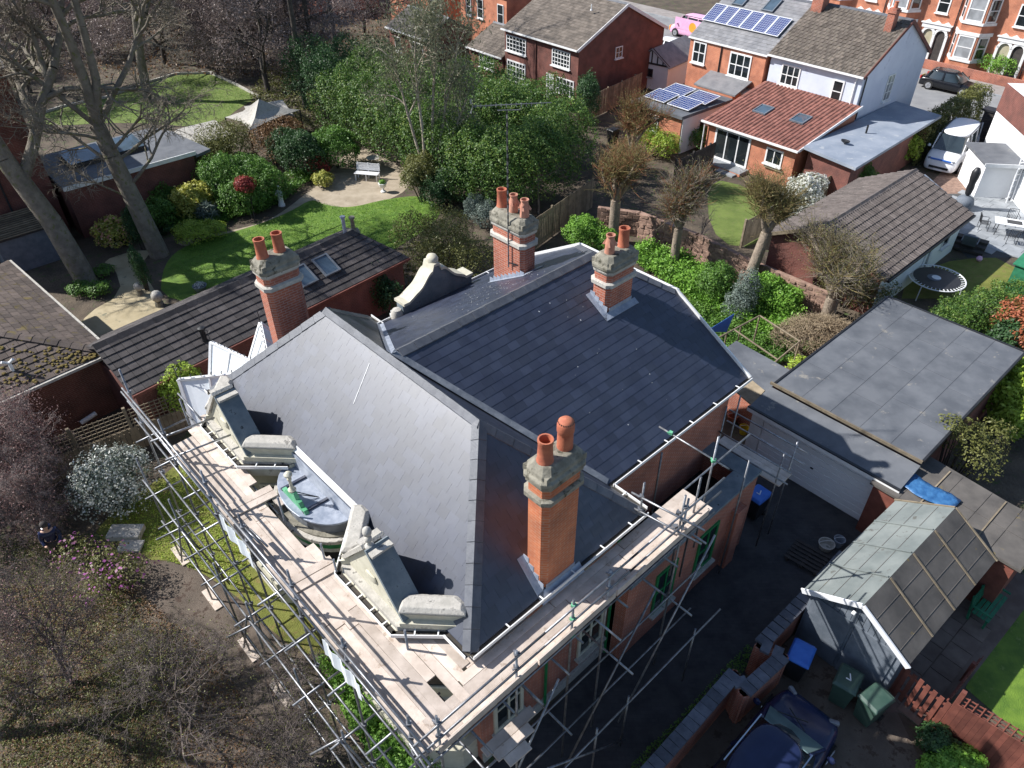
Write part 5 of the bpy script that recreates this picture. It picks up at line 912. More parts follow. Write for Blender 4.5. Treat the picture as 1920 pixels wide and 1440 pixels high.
# ---- conservatory on the garden side of the house
cv = thing('conservatory', 'white framed conservatory with three glazed gablets and black iron cresting', 'conservatory', (0, 0, 0), HR)
cp = [(-17.0, 4.3), (-19.3, 4.3), (-21.1, 5.7), (-21.5, 7.4), (-21.0, 9.0), (-17.0, 9.4)]
MB().prism(cp, 0, .6).build('base_wall', 'brick', cv); m = MB()
for a, b in zip(cp[:-1], cp[1:]):
    P, Q = V(*a, .6), V(*b, .6); k = max(2, int((Q-P).length/.6))
    for i in range(k+1): x = P.lerp(Q, i/k); m.bar(x, x+V(0, 0, 2.3), .07)
    for z in (.62, 2.1, 2.85): m.bar(P+V(0, 0, z-.6), Q+V(0, 0, z-.6), .08, .08)
m.build('wall_frame', 'white_paint', cv); MB().prism([(x*.998, y) for x, y in cp], .6, 2.8).build('wall_glazing', 'glass_sky', cv)
C_ = V(-18.7, 7.0, 4.45); gm = MB(); rb = MB(); ir = MB()
def gablet(e0, e1, ap):
    e0, e1 = V(*e0, 2.9), V(*e1, 2.9); ap = V(*ap, 4.4)
    for s, e in ((0, e0), (1, e1)):
        gm.slab([e, ap, C_, V(C_.x+(e.x-C_.x)*.25, C_.y+(e.y-C_.y)*.25, 3.85)], .03); 
        for t in (0, .33, .66, 1): rb.bar(ap.lerp(C_, t)+V(0, 0, .02), e.lerp(V(C_.x+(e.x-C_.x)*.25, C_.y+(e.y-C_.y)*.25, 3.85), t)+V(0, 0, .02), .06, .05)
    gm.slab([e0, e1, ap], .03); rb.bar(e0, ap, .09, .1); rb.bar(e1, ap, .09, .1); rb.bar(e0, e1, .1, .1); rb.bar(ap, C_, .1, .08)
    for k in range(9): p = ap.lerp(C_, k/9+.03); ir.tube(p, p+V(0, 0, .16), .012, n=4); ir.tube(p+V(-.04, .04, .12), p+V(.04, -.04, .12), .01, n=4)
    ir.tube(ap, ap+V(0, 0, .5), .015, n=5); [ir.tube(ap+V(0, 0, .25+.1*k), ap+V(.12*math.cos(k*2), .12*math.sin(k*2), .3+.1*k), .01, n=4) for k in range(3)]
gablet((-18.9, 4.3), (-20.6, 5.2), (-20.3, 4.7)); gablet((-20.9, 5.6), (-21.5, 7.1), (-21.5, 6.35)); gablet((-21.5, 7.3), (-21.0, 9.0), (-21.4, 8.1))
gm.slab([(-17.2, 4.3, 2.9), (-18.9, 4.3, 2.9), (-18.5, 6.0, 3.9), (-17.2, 6.0, 3.9)], .03); gm.slab([(-17.2, 6.0, 3.9), (-18.5, 6.0, 3.9), (-18.7, 7, 4.4), (-17.2, 7, 4.4)], .03); gm.slab([(-17.2, 9.4, 2.9), (-21.0, 9.0, 2.9), (-18.7, 7.0, 4.4), (-17.2, 7.0, 4.4)], .03)
for k in range(4): rb.bar((-17.25-.5*k, 4.3, 2.93), (-17.25-.4*k, 6.0, 3.93), .05, .05)
gm.build('roof_glazing', 'glass_roof', cv); rb.build('roof_rib', 'white_paint', cv); ir.build('iron_cresting', 'black_iron', cv)
# ---- white house corner on the right edge, with flat porch
wh = thing('white_house', 'white rendered house corner with flat felt porch at the right edge above the patio', 'house', (26.6, 40.6, 0), math.radians(-8))
MB().prism([(2.2, -3.2), (9, -3.2), (9, 5), (2.2, 5)], 0, 4.8).build('wall', 'render_white', wh); MB().prism([(.2, -.6), (2.2, -.6), (2.2, 2.2), (.2, 2.2)], 0, 2.0).build('porch_wall', 'render_white', wh); MB().prism([(0, -.85), (2.3, -.85), (2.3, 2.4), (0, 2.4)], 2.0, 2.15).build('porch_roof', 'felt', wh); MB().bar((-.02, -.88, 2.05), (2.3, -.88, 2.05), .05, .2).build('fascia', 'white_paint', wh); MB().prism([(2.19, .5), (2.16, .5), (2.16, 5), (2.19, 5)], 3.2, 4.8).build('brick_panel', 'brick_dark', wh); window(wh, (4.2, -3.2, .1), (1, 0, 0), (0, -1, 0), 2.6, 2.1, 2, 1, 'timber_dark', 'glass', False)
sr_ = MB(); [sr_.bar((1.75, -.95, .2+k*.35), (2.1, -.7, .2+k*.35), .04) for k in range(7)]; sr_.bar((1.75, -1.2, 0), (1.75, -.8, 2.5), .05); sr_.bar((2.1, -.95, 0), (2.1, -.55, 2.5), .05); tags(sr_.build('ladder', 'metal_white'), 'white ladder leaning against the flat porch', 'ladder'); ldr = bpy.data.objects['ladder']; ldr.location = wh.location; ldr.rotation_euler = wh.rotation_euler
gd = thing('slatted_gate', 'dark slatted garage gate behind the white van', 'gate', (30.5, 48.0, 0), math.radians(-50)); MB().box((1.9, .06, 1.1), (3.8, .06, 2.2)).build('backing', 'timber_dark', gd)
for k in range(16): MB().box((1.9, 0, .12+k*.136), (3.76, .05, .115)).build('slat', 'timber_dark', gd)
MB().box((1.9, .3, 2.3), (4.1, .8, .12)).build('top_rail', 'plastic_black', gd)
# ---- brick boundary wall stepping along the drive, with blue coping bricks
bw_ = thing('boundary_wall', 'stepped red brick boundary wall with blue brick coping along the drive', 'wall')
wl = [(9.58, 13.55, 1.35), (8.03, 12.15, 1.35), (6.38, 10.7, 1.35), (6.88, 10.38, 1.35), (5.65, 9.43, 1.35), (5.53, 9.91, 1.35), (4.25, 8.69, 1.35), (2.38, 6.94, 1.35)]
cpm = MB().box((0, 0, 0), (.24, .36, .09)).mesh('coping_brick'); cpm.materials.append(M['coping_blue'])
for a, b in zip(wl[:-1], wl[1:]):
    a, b = V(a[0], a[1], 0), V(b[0], b[1], 0); d = (b-a).normalized(); MB().box((a+b)/2+V(0, 0, .65), ((b-a).length+.2, .22, 1.3), d, V(-d.y, d.x, 0)).build('wall_run', 'brick', bw_); n = max(1, int((b-a).length/.25))
    for i in range(n): o = link(bpy.data.objects.new('coping_brick', cpm), bw_); o.location = a+d*((i+.5)*(b-a).length/n)+V(0, 0, 1.345+random.uniform(-.008, .008)); o.rotation_euler = (0, 0, math.atan2(d.y, d.x)+random.uniform(-.02, .02))
# ---- sandstone garden wall, stone by stone
sw_ = thing('stone_wall', 'reddish sandstone rubble garden wall behind the planted bed', 'wall'); sp = [(4.67, 36.33, 0), (6.73, 35.68, 0), (9.24, 33.23, 0), (11.26, 30.53, 0), (13.88, 27.66, 0)]
stones = [MB().loft([[(x*(1-.12*k)*sx, -.14-.02*k, z*(1-.1*k)*sz) for x, z in ((-.5, -.5), (.1, -.52), (.5, -.45), (.52, .1), (.45, .5), (-.1, .52), (-.5, .45))] for k in (0, 1)][::-1]).mesh('stone') for sx, sz in ((.40, .20), (.30, .18), (.5, .22), (.26, .15))]
for s_ in stones: s_.materials.append(M['sandstone'])
ns = 0
for a, b in zip(sp[:-1], sp[1:]):
    a, b = V(a[0], a[1], 0), V(b[0], b[1], 0); d = (b-a).normalized(); MB().box((a+b)/2+V(0, 0, .68), ((b-a).length+.1, .26, 1.36), d, V(-d.y, d.x, 0)).build('wall_core', 'sandstone', sw_); z = .12
    while z < 1.4:
        x = random.uniform(0, .2)
        while x < (b-a).length and ns < 300:
            k = random.randrange(4); wd = (.40, .30, .5, .26)[k]; o = link(bpy.data.objects.new('stone', stones[k]), sw_); o.location = a+d*(x+wd/2)+V(0, 0, z+random.uniform(-.05, .05)); sc2 = random.uniform(.75, 1.2); o.scale = (sc2, random.uniform(.8, 1.25), random.uniform(.7, 1.15)); o.rotation_euler = (0, random.uniform(-.2, .2), math.atan2(d.y, d.x)); x += wd+.02; ns += 1
        z += .2
# ---- fences
def fence(name, label, a, b, h, mat='timber_fence', board=.15, gap=.012, trellis=0., th=.02, cat='fence', post=1.8, rails=True, z0=.05):
    t = thing(name, label, cat); a, b = V(a[0], a[1], 0), V(b[0], b[1], 0); d = (b-a).normalized(); n = V(-d.y, d.x, 0); L = (b-a).length; k = int(L/(board+gap)); hz = math.atan2(d.y, d.x)
    if board < .8 and k < 260:
        me = MB().box((0, 0, h/2), (board, th, h)).mesh('fence_board'); me.materials.append(M[mat])
        for i in range(k): o = link(bpy.data.objects.new('fence_board', me), t); o.location = a+d*((i+.5)*L/k)+V(0, 0, z0+random.uniform(-.01, .01)); o.rotation_euler = (0, 0, hz+random.uniform(-.015, .015))
    for i in range(int(L/post)+1): MB().box(a+d*min(L, i*post)+n*.06+V(0, 0, (h+trellis+.1)/2), (.1, .1, h+trellis+.1), d, n).build('post', mat, t)
    if rails: [MB().bar(a+n*.03+V(0, 0, z), b+n*.03+V(0, 0, z), .04, .08).build('rail', mat, t) for z in (.35, h-.15)]
    if trellis:
        for i in range(int(L/.17)): p = a+d*(i*.17)+n*.03; MB().bar(p+V(0, 0, h), p+V(0, 0, h+trellis), .02, .03).build('trellis_slat', mat, t)
        for i in range(int(trellis/.15)+1): MB().bar(a+n*.05+V(0, 0, h+.04+i*.15), b+n*.05+V(0, 0, h+.04+i*.15), .02, .03).build('trellis_rail', mat, t)
    return t
fence('trellis_fence', 'weathered timber fence with square trellis top beside the bungalow wall', (-16.41, 17.47, 0), (-11.59, 20.94, 0), 1.0, trellis=.85)
fence('picket_fence', 'red stained picket fence with spaced boards right of the timber garage', (9.89, 10.07, 0), (10.61, 9.05, 0), 1.25, 'timber_red', .11, .05)
fence('low_fence', 'low pale topped red fence on the lawn side of the little paved yard', (10.59, 9.21, 0), (12.32, 10.63, 0), .8, 'timber_red', .1, .03)
fence('board_fence', 'tall red stained board fence topped with trellis at the bottom right', (10.57, 8.97, 0), (12.67, 7.06, 0), 1.5, 'timber_red', .125, .004, .4)
fence('garden_fence', 'dark timber fence beyond the wide chimney below the laurel hedge', (1.16, 34.15, 0), (4.62, 39.05, 0), 1.7, 'timber_fence', .15)
fence('panel_fence', 'pale panel fence behind the laurel along the dark brick house garden', (4.85, 52.21, 0), (10.05, 58.43, 0), 1.7, 'timber_fence', .3)
fence('close_fence', 'weathered fence between the small lawn and the tiled garage', (11.92, 34.25, 0), (19.78, 41.26, 0), 1.5, 'timber_fence', .15)
fence('side_fence', 'dark fence left of the patio doors', (9.78, 41.94, 1.5), (12.7, 44.88, 1.5), 1.5, 'timber_dark', .15)
fence('bench_screen', 'brown panel fence behind the green bench', (13.47, 13.2, 0), (15.44, 14.86, 0), 1.6, 'timber_red', .3)
fence('side_garden_fence', 'timber fence along the side passage beyond the shaped gable', (-7.74, 28.32, 0), (-5.09, 30.83, 0), 1.5, 'timber_fence', .15)
# trellis arch frame in the vegetable bed
ar = thing('pole_frame', 'rustic pole frame standing in the vegetable bed', 'frame'); m = MB(); q = [(7.89, 23.79, 1.6), (10.25, 25.57, 1.6), (11.34, 23.74, 1.6), (9.62, 22.04, 1.6)]
for a, b in ((0, 1), (1, 2), (3, 2)): m.tube(V(*q[a]), V(*q[b]), .035, n=6)
m.tube(V(*q[0]).lerp(V(*q[1]), .45), V(*q[3]).lerp(V(*q[2]), .3), .035, n=6); m.build('rail', 'timber_fence', ar)
for p in q: MB().tube((p[0], p[1], 0), p, .035, n=6).build('post', 'timber_fence', ar)
for t_ in (.3, .6): p = V(*q[0]).lerp(V(*q[1]), t_); MB().tube((p.x, p.y, 0), p, .03, n=6).build('post', 'timber_fence', ar)

# ================= VEGETATION
pm('bark', (.14, .12, .095), (.22, .19, .15), 3, .9, spots=(.12, .125, .045), spsc=4, spt=.56, bmp=.8, bs=14, bd=.04)
pm('bark_dark', (.05, .042, .036), (.09, .075, .062), 4, .9, bmp=.6, bs=14)
pm('bark_pale', (.36, .30, .23), (.48, .41, .33), 4, .8, spots=(.16, .11, .08), spsc=5, bmp=.4)
pm('bark_tan', (.19, .15, .115), (.28, .225, .17), 4, .9, spots=(.10, .08, .06), spsc=6, bmp=.7, bs=12, bd=.04)
pm('twig_brown', (.18, .15, .115), (.27, .23, .175), 2, .9, bmp=0)
pm('twig_purple', (.17, .135, .125), (.26, .21, .195), 2, .9, bmp=0)
pm('twig_fore', (.11, .088, .078), (.175, .14, .125), 2, .9, bmp=0)
pm('twig_olive', (.19, .145, .06), (.28, .215, .09), 2, .85, bmp=0)
pm('twig_red', (.20, .085, .04), (.28, .125, .055), 2, .85, bmp=0)
pm('twig_grey', (.20, .18, .155), (.30, .27, .23), 2, .9, bmp=0)
pm('straw', (.25, .19, .12), (.38, .30, .20), 3, .9, bmp=0)
leafmat('leaf_laurel', [(.018, .044, .011), (.038, .085, .016), (.075, .135, .024), (.14, .185, .035)])
leafmat('leaf_dark', [(.012, .034, .012), (.026, .062, .02), (.05, .10, .03)])
leafmat('leaf_mid', [(.03, .075, .014), (.065, .14, .022), (.11, .20, .035)])
leafmat('leaf_bright', [(.06, .14, .018), (.11, .23, .03), (.18, .31, .05)])
leafmat('leaf_lime', [(.12, .18, .02), (.20, .28, .03), (.30, .36, .06)])
leafmat('leaf_yellow', [(.13, .17, .03), (.28, .28, .05), (.42, .40, .12)])
leafmat('leaf_olive', [(.055, .06, .016), (.10, .105, .028), (.15, .15, .05)])
leafmat('leaf_grey', [(.06, .085, .07), (.10, .13, .11), (.16, .19, .16)])
leafmat('leaf_euc', [(.075, .085, .05), (.12, .13, .08), (.19, .18, .12)])
leafmat('leaf_red', [(.10, .012, .012), (.20, .03, .025), (.28, .06, .05)])
leafmat('leaf_photinia', [(.05, .08, .02), (.25, .075, .035), (.36, .12, .06)])
leafmat('leaf_pinkbuds', [(.10, .055, .055), (.19, .11, .10), (.30, .19, .17)], .3)
leafmat('leaf_purple', [(.11, .085, .08), (.18, .14, .132), (.28, .23, .215)], .2)
leafmat('leaf_rust', [(.07, .04, .02), (.14, .075, .035), (.20, .12, .05)], .2)
leafmat('petal_white', [(.10, .13, .05), (.50, .52, .44), (.74, .74, .68), (.80, .80, .76)], .3)
leafmat('petal_pink', [(.10, .11, .03), (.16, .15, .05), (.46, .12, .42), (.58, .24, .52)], .3)
leafmat('petal_peach', [(.14, .16, .05), (.30, .30, .12), (.62, .26, .20), (.66, .42, .32)], .3)
def rnd(n, a=0., b=1.): return rng.uniform(a, b, n)
def unit(v): return v/np.maximum(np.linalg.norm(v, axis=1), 1e-6)[:, None]
def leafquads(c, nrm, size, asp=.5):
    """rhombic leaves at centres c facing nrm"""
    n = len(c); t = unit(np.cross(nrm, rng.normal(size=(n, 3)))); b = np.cross(nrm, t); s = (size*rnd(n, .45, 1.45))[:, None]
    v = np.stack([c-t*s*.5, c+b*s*asp*.5+nrm*s*.06, c+t*s*.5, c-b*s*asp*.5+nrm*s*.06], 1).reshape(-1, 3)
    return v, np.arange(4*n).reshape(n, 4)
def blobs(bl, n, size, fill=.35, face=.6, shell=.86):
    """leaf positions over lumpy ellipsoids (x, y, z, rx, ry, rz): most near the skin, some inside"""
    bl = np.array(bl, float); ar = (bl[:, 3]*bl[:, 4]+bl[:, 3]*bl[:, 5]+bl[:, 4]*bl[:, 5]); k = rng.choice(len(bl), n, p=ar/ar.sum()); B = bl[k]
    d = unit(rng.normal(size=(n, 3))); d[:, 2] = np.where(d[:, 2] < -.35, -d[:, 2], d[:, 2]); ph = k*1.7
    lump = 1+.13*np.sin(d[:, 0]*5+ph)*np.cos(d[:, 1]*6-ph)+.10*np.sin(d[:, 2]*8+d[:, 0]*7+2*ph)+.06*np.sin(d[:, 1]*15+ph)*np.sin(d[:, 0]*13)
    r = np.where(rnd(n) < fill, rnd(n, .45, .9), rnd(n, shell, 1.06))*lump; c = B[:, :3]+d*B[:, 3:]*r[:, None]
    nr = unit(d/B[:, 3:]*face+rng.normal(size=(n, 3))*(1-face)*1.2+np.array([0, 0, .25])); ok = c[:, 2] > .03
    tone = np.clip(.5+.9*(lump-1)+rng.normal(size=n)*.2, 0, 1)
    return c[ok], nr[ok], tone[ok]
def segmesh(name, S, n, mat, parent, **kw):
    """tapered tubes from an array of segments (x0 y0 z0 x1 y1 z1 r0 r1)"""
    S = np.asarray(S, float); m = len(S); p, q = S[:, :3], S[:, 3:6]; u = unit(q-p); a = unit(np.cross(u, np.where(np.abs(u[:, 2:3]) > .9, [[1., 0, 0]], [[0, 0, 1.]]))); b = np.cross(u, a)
    t = np.arange(n)*2*math.pi/n; ring = a[:, None]*np.cos(t)[None, :, None]+b[:, None]*np.sin(t)[None, :, None]
    v = np.concatenate([p[:, None]+ring*S[:, 6][:, None, None], q[:, None]+ring*S[:, 7][:, None, None]], 1).reshape(-1, 3); i = np.arange(n); j = (i+1) % n
    f = (np.stack([i, j, n+j, n+i], 1)[None]+(np.arange(m)*2*n)[:, None, None]).reshape(-1, 4); o = npmesh(name, v, f, mat, parent, **kw); o.data.polygons.foreach_set('use_smooth', [True]*len(f)); return o
class Grow:
    def __init__(s, seed, t0=.45): s.t0 = t0; s.rmin = .006; s.r = random.Random(seed); s.thick = []; s.thin = []; s.tips = []
    def branch(s, p, d, r, L, lev, spec, seg=5):
        """spec[lev] = (children, length ratio, spread, upward pull, wobble)"""
        R = s.r; p = Vector(p); d = Vector(d).normalized(); last = lev >= len(spec)-1; ch, ratio, spread, pull, wob = spec[min(lev, len(spec)-1)]; pts = [p.copy()]; rr = [r]; seg = seg if not last else 3
        for i in range(seg):
            d = (d+Vector((R.gauss(0, wob), R.gauss(0, wob), R.gauss(0, wob)+pull))).normalized(); q = p+d*(L/seg); r1 = r*(1-.62*(i+1)/seg) if not last else r*(1-.8*(i+1)/seg)
            (s.thin if rr[-1] < .028 else s.thick).append((*p, *q, rr[-1], r1)); p = q; pts.append(p.copy()); rr.append(r1)
        s.tips.append((p.copy(), d.copy()))
        if last: 
            for q in pts[1:-1]: s.tips.append((q, d.copy()))
            return
        for k in range(ch):
            t = .3+.7*(k+.5)/ch*R.uniform(.85, 1.1) if lev else s.t0+(1-s.t0)*(k+.5)/ch; t = min(t, .99); x = t*seg; i = min(int(x), seg-1); q = pts[i].lerp(pts[i+1], x-i); ax = d.orthogonal(); ax.rotate(Matrix.Rotation(R.uniform(0, 6.283), 3, d)); e = (pts[i+1]-pts[i]).normalized(); nd = (e*math.cos(spread)+ax.normalized()*math.sin(spread*R.uniform(.7, 1.3))).normalized()
            s.branch(q, nd, max(s.rmin, rr[i]*R.uniform(.5, .7)), L*ratio*R.uniform(.7, 1.2)*(1.15-.5*t), lev+1, spec)
def tree(name, label, base, segs, spec, r, L, d=(0, 0, 1), bark='bark', twig='twig_brown', leaf=None, nl=0, ls=.1, seed=1, cat='tree', group=None, spreadl=.25, t0=.45, stems=1, rmin=.006):
    t = thing(name, label, cat, base, 0, group); g = Grow(seed, t0); g.rmin = rmin; [g.branch((random.uniform(-.3, .3), random.uniform(-.3, .3), -.1), (d[0]+random.uniform(-.55, .55), d[1]+random.uniform(-.55, .55), d[2]), r*.8, L*random.uniform(.7, 1), 0, spec) for _ in range(stems-1)]; g.branch((0, 0, -.1), d, r, L, 0, spec)
    segmesh('trunk', g.thick, 8 if r > .12 else 6, bark, t); segmesh('crown', g.thin, 3, twig, t)
    if leaf and nl:
        tp = np.array([x[0][:] for x in g.tips]); k = rng.integers(0, len(tp), nl); c = tp[k]+rng.normal(size=(nl, 3))*spreadl; v, f = leafquads(c, unit(rng.normal(size=(nl, 3))+[0, 0, .4]), ls, .55); npmesh('leaf', v, f, leaf, t, np.clip(rng.normal(.5, .25, nl), 0, 1), kind='stuff')
    return t
def shrub(name, label, bl, n, size, leaf, cat='shrub', group=None, stems=True, extra=None, asp=.5, fill=.35, face=.6, bark='bark_dark', shell=.86):
    """bl in world coordinates; the thing stands at the first blob's foot"""
    x0, y0 = bl[0][0], bl[0][1]; t = thing(name, label, cat, (x0, y0, 0), 0, group); B = [(b[0]-x0, b[1]-y0, *b[2:]) for b in bl]
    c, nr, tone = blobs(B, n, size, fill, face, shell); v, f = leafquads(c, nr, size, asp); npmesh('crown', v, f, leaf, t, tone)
    if extra:
        lf, k, sz = extra; c, nr, tone = blobs([(b[0], b[1], b[2], b[3]*1.03, b[4]*1.03, b[5]*1.03) for b in B], k, sz, 0, .7); v, f = leafquads(c, nr, sz, .8); npmesh('blossom', v, f, lf, t, tone)
    if stems:
        S = []
        for b in B:
            for _ in range(4): a = random.uniform(0, 6.28); S.append((b[0]*.4+.08*math.cos(a), b[1]*.4+.08*math.sin(a), 0, b[0]+b[3]*.4*math.cos(a), b[1]+b[4]*.4*math.sin(a), b[2]+b[5]*.4, .035, .012))
        segmesh('stem', S, 5, bark, t)
    return t
def bl(p, r, rz=None, zc=None): rz = rz or r*.9; return (p[0], p[1], (zc if zc is not None else rz*.85), r, r, rz)
# ---- big bare trees on the left
SP4 = [(12, .55, .70, .04, .10), (8, .55, .78, .03, .16), (8, .52, .8, .0, .2), (7, .55, .85, -.02, .25), (0, 0, 0, -.03, .3)]
SPB = [(14, .58, .80, .03, .10), (9, .55, .85, .02, .18), (8, .52, .85, .0, .22), (6, .55, .9, -.02, .28), (0, 0, 0, -.02, .3)]
tree('bare_tree', 'bare tree with thick leaning grey trunk beside the lath shed', (-20.58, 31.32, 0), None, SP4, .52, 16, (-.16, .12, 1), leaf='leaf_purple', nl=9000, ls=.07, seed=11, rmin=.012, t0=.3)
t2 = thing('bare_tree', 'tall forked bare tree rising from the edge of the bright lawn', 'tree', (-18.06, 34.02, 0)); g = Grow(23); g.rmin = .012; g.thick += [(0, 0, -.1, -.35, .05, 2.6, .50, .43), (-.35, .05, 2.6, -.75, .15, 5.2, .43, .38), (-.75, .15, 5.2, -1.0, .3, 6.6, .38, .36)]
for d_, r_, L_2, sd in (((-.18, .1, 1), .26, 11, 1), ((.22, .2, 1), .22, 11, 2), ((-.75, -.2, .7), .13, 6, 3), ((.4, .6, .8), .16, 8, 4)): g.branch((-1.0, .3, 6.5), d_, r_, L_2, 0, [(9, .5, .75, .02, .12)]+SP4[1:])
for z_, d_, r_, L_2 in ((3.6, (.8, .4, .6), .09, 5), (4.4, (-.9, .1, .5), .09, 5), (5.4, (.7, -.5, .5), .08, 4.5), (4.9, (.2, .9, .6), .09, 5), (3.0, (-.7, -.5, .6), .06, 3.5), (5.9, (-.3, -.9, .5), .08, 4.5)): g.branch((-.35-.4*(z_-2.6)/2.6, .05+.1*(z_-2.6)/2.6, z_), d_, r_, L_2, 1, SP4)
segmesh('trunk', g.thick, 8, 'bark', t2); segmesh('crown', g.thin, 3, 'twig_brown', t2)
tree('bare_tree', 'bare tree standing on the far lawn behind the forked trunk', (-27.92, 58.62, 0), None, SP4, .38, 15, (.05, 0, 1), leaf='leaf_purple', nl=6000, ls=.08, seed=31, rmin=.013, t0=.3)
for i, (p, sd, s_) in enumerate((((-15.14, 56.01, 0), 41, 1.), ((-15.26, 61.7, 0), 42, 1.05), ((-17.97, 64.61, 0), 43, .9), ((-15.77, 71.75, 0), 44, 1.))):
    tree('ivy_tree', ['thin dark trunked tree left of the laurel hedge', 'bare tree behind the left end of the laurel hedge', 'ivy clad bare tree between far lawn and laurel hedge', 'bare tree in front of the left brick houses'][i], p, None, [(8, .5, .45, .05, .05), (6, .55, .6, .03, .15), (5, .5, .7, .0, .2), (0, 0, 0, -.02, .3)], .24, 15*s_, (random.uniform(-.06, .06), 0, 1), bark='bark_dark', leaf='leaf_olive', nl=2500, ls=.09, seed=sd)
# woods at the top left, purple with buds
woods = thing('copper_tree', 'purple budded bare tree of the wood filling the top left corner', 'tree', (-34, 74, 0), 0, 'purple bare trees at the top left'); g = Grow(5, .12); g.rmin = .013; g.branch((0, 0, 0), (0, 0, 1), .2, 8.5, 0, SPB)
segmesh('trunk', g.thick, 6, 'bark_dark', woods); segmesh('crown', g.thin, 3, 'twig_purple', woods); tp = np.array([x[0][:] for x in g.tips]); n = 25000; k = rng.integers(0, len(tp), n); c = tp[k]+rng.normal(size=(n, 3))*.3; v, f = leafquads(c, unit(rng.normal(size=(n, 3))+[0, 0, .4]), .12, .5); npmesh('leaf', v, f, 'leaf_purple', woods, np.clip(rng.normal(.5, .25, n), 0, 1), kind='stuff')
spots = [(-44, 66), (-38, 60.5), (-52, 74), (-44, 80), (-30, 68), (-24, 76), (-22.5, 69), (-36, 86), (-56, 86), (-16, 66.5), (-27, 84), (-64, 92), (-48, 95), (-14, 77), (-47, 56.5), (-40, 72), (-31, 78), (-19, 60)]
for i, (x, y) in enumerate(spots):
    c_ = copy_tree(woods); c_.location = (x, y, 0); c_.rotation_euler = (0, 0, i*2.1); s_ = .72+.33*((i*7) % 5)/4; c_.scale = (s_*1.08, s_*1.08, s_)
# ---- laurel hedge and conifers
LB = [bl(p, r, h) for p, r, h in (((-10.8, 49.51, 1.8), 2.0, 2.5), ((-8.58, 47.48, 1.8), 2.1, 2.5), ((-6.43, 44.95, 1.8), 2.1, 2.5), ((-4.12, 42.37, 1.8), 2.0, 2.5), ((-1.99, 39.79, 1.8), 1.9, 2.4), ((-0.35, 38.33, 1.8), 1.8, 2.4), ((1.44, 39.72, 1.8), 2.0, 2.5), ((2.95, 42.79, 1.8), 2.1, 2.5), ((-9.48, 52.7, 1.8), 2.3, 2.7), ((-6.66, 50.45, 1.8), 2.3, 2.7), ((-4.02, 48.35, 1.8), 2.3, 2.6), ((-1.53, 45.46, 1.8), 2.3, 2.6), ((0.61, 44.97, 1.8), 2.3, 2.6), ((2.52, 47.23, 1.8), 2.2, 2.5), ((-2.73, 50.89, 1.8), 2.2, 2.6), ((0.14, 49.25, 1.8), 2.0, 2.4))]
LB += [((a[0]+b[0])/2, (a[1]+b[1])/2, a[2], 1.9, 1.9, a[5]*.97) for a, b in zip(LB[:-1], LB[1:]) if abs(a[0]-b[0])+abs(a[1]-b[1]) < 6]
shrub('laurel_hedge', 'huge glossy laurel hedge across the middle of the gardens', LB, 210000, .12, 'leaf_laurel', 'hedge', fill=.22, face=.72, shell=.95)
shrub('conifer_hedge', 'dark conifer mass at the left end of the laurel hedge', [bl(p, r, h) for p, r, h in (((-12.37, 52.02, 1.5), 1.9, 2.8), ((-14.18, 55.52, 1.5), 2.0, 2.8), ((-11.85, 56.7, 1.5), 2.2, 2.6), ((-10.44, 59.26, 1.5), 2.2, 2.2))], 26000, .14, 'leaf_dark', 'hedge')
shrub('cypress', 'upright dark cypress by the dark brick house patio', [bl((5.3, 51.46, 1), .9, 2.0), bl((5.13, 50.1, 2), .75, 1.6, 2.3)], 9000, .1, 'leaf_dark', 'tree')
# eucalyptus
eu = thing('eucalyptus', 'tall eucalyptus with pale slender stems and grey green leaves rising over the hedge', 'tree', (-4.53, 40.77, 0)); g = Grow(77, .55)
for d_, L_2 in (((-.10, 0, 1), 9.5), ((.03, .1, 1), 10.5), ((.16, 0, 1), 9), ((.36, -.1, 1), 6), ((-.2, .1, 1), 8)): g.branch((random.uniform(-.15, .15), random.uniform(-.1, .1), 0), d_, .115, L_2, 0, [(6, .30, .5, .05, .05), (4, .5, .7, -.02, .15), (0, 0, 0, -.08, .2)])
segmesh('trunk', g.thick, 6, 'bark_pale', eu); segmesh('crown', g.thin, 3, 'bark_pale', eu); tp = np.array([x[0][:] for x in g.tips]); tp = tp[tp[:, 2] > 4.6]; n = 13000; k = rng.integers(0, len(tp), n); c = tp[k]+rng.normal(size=(n, 3))*[.38, .38, .42]; nr = unit(rng.normal(size=(n, 3))*[1, 1, .35]); v, f = leafquads(c, nr, .17, .28); npmesh('leaf', v, f, 'leaf_euc', eu, np.clip(rng.normal(.5, .28, n), 0, 1), kind='stuff')
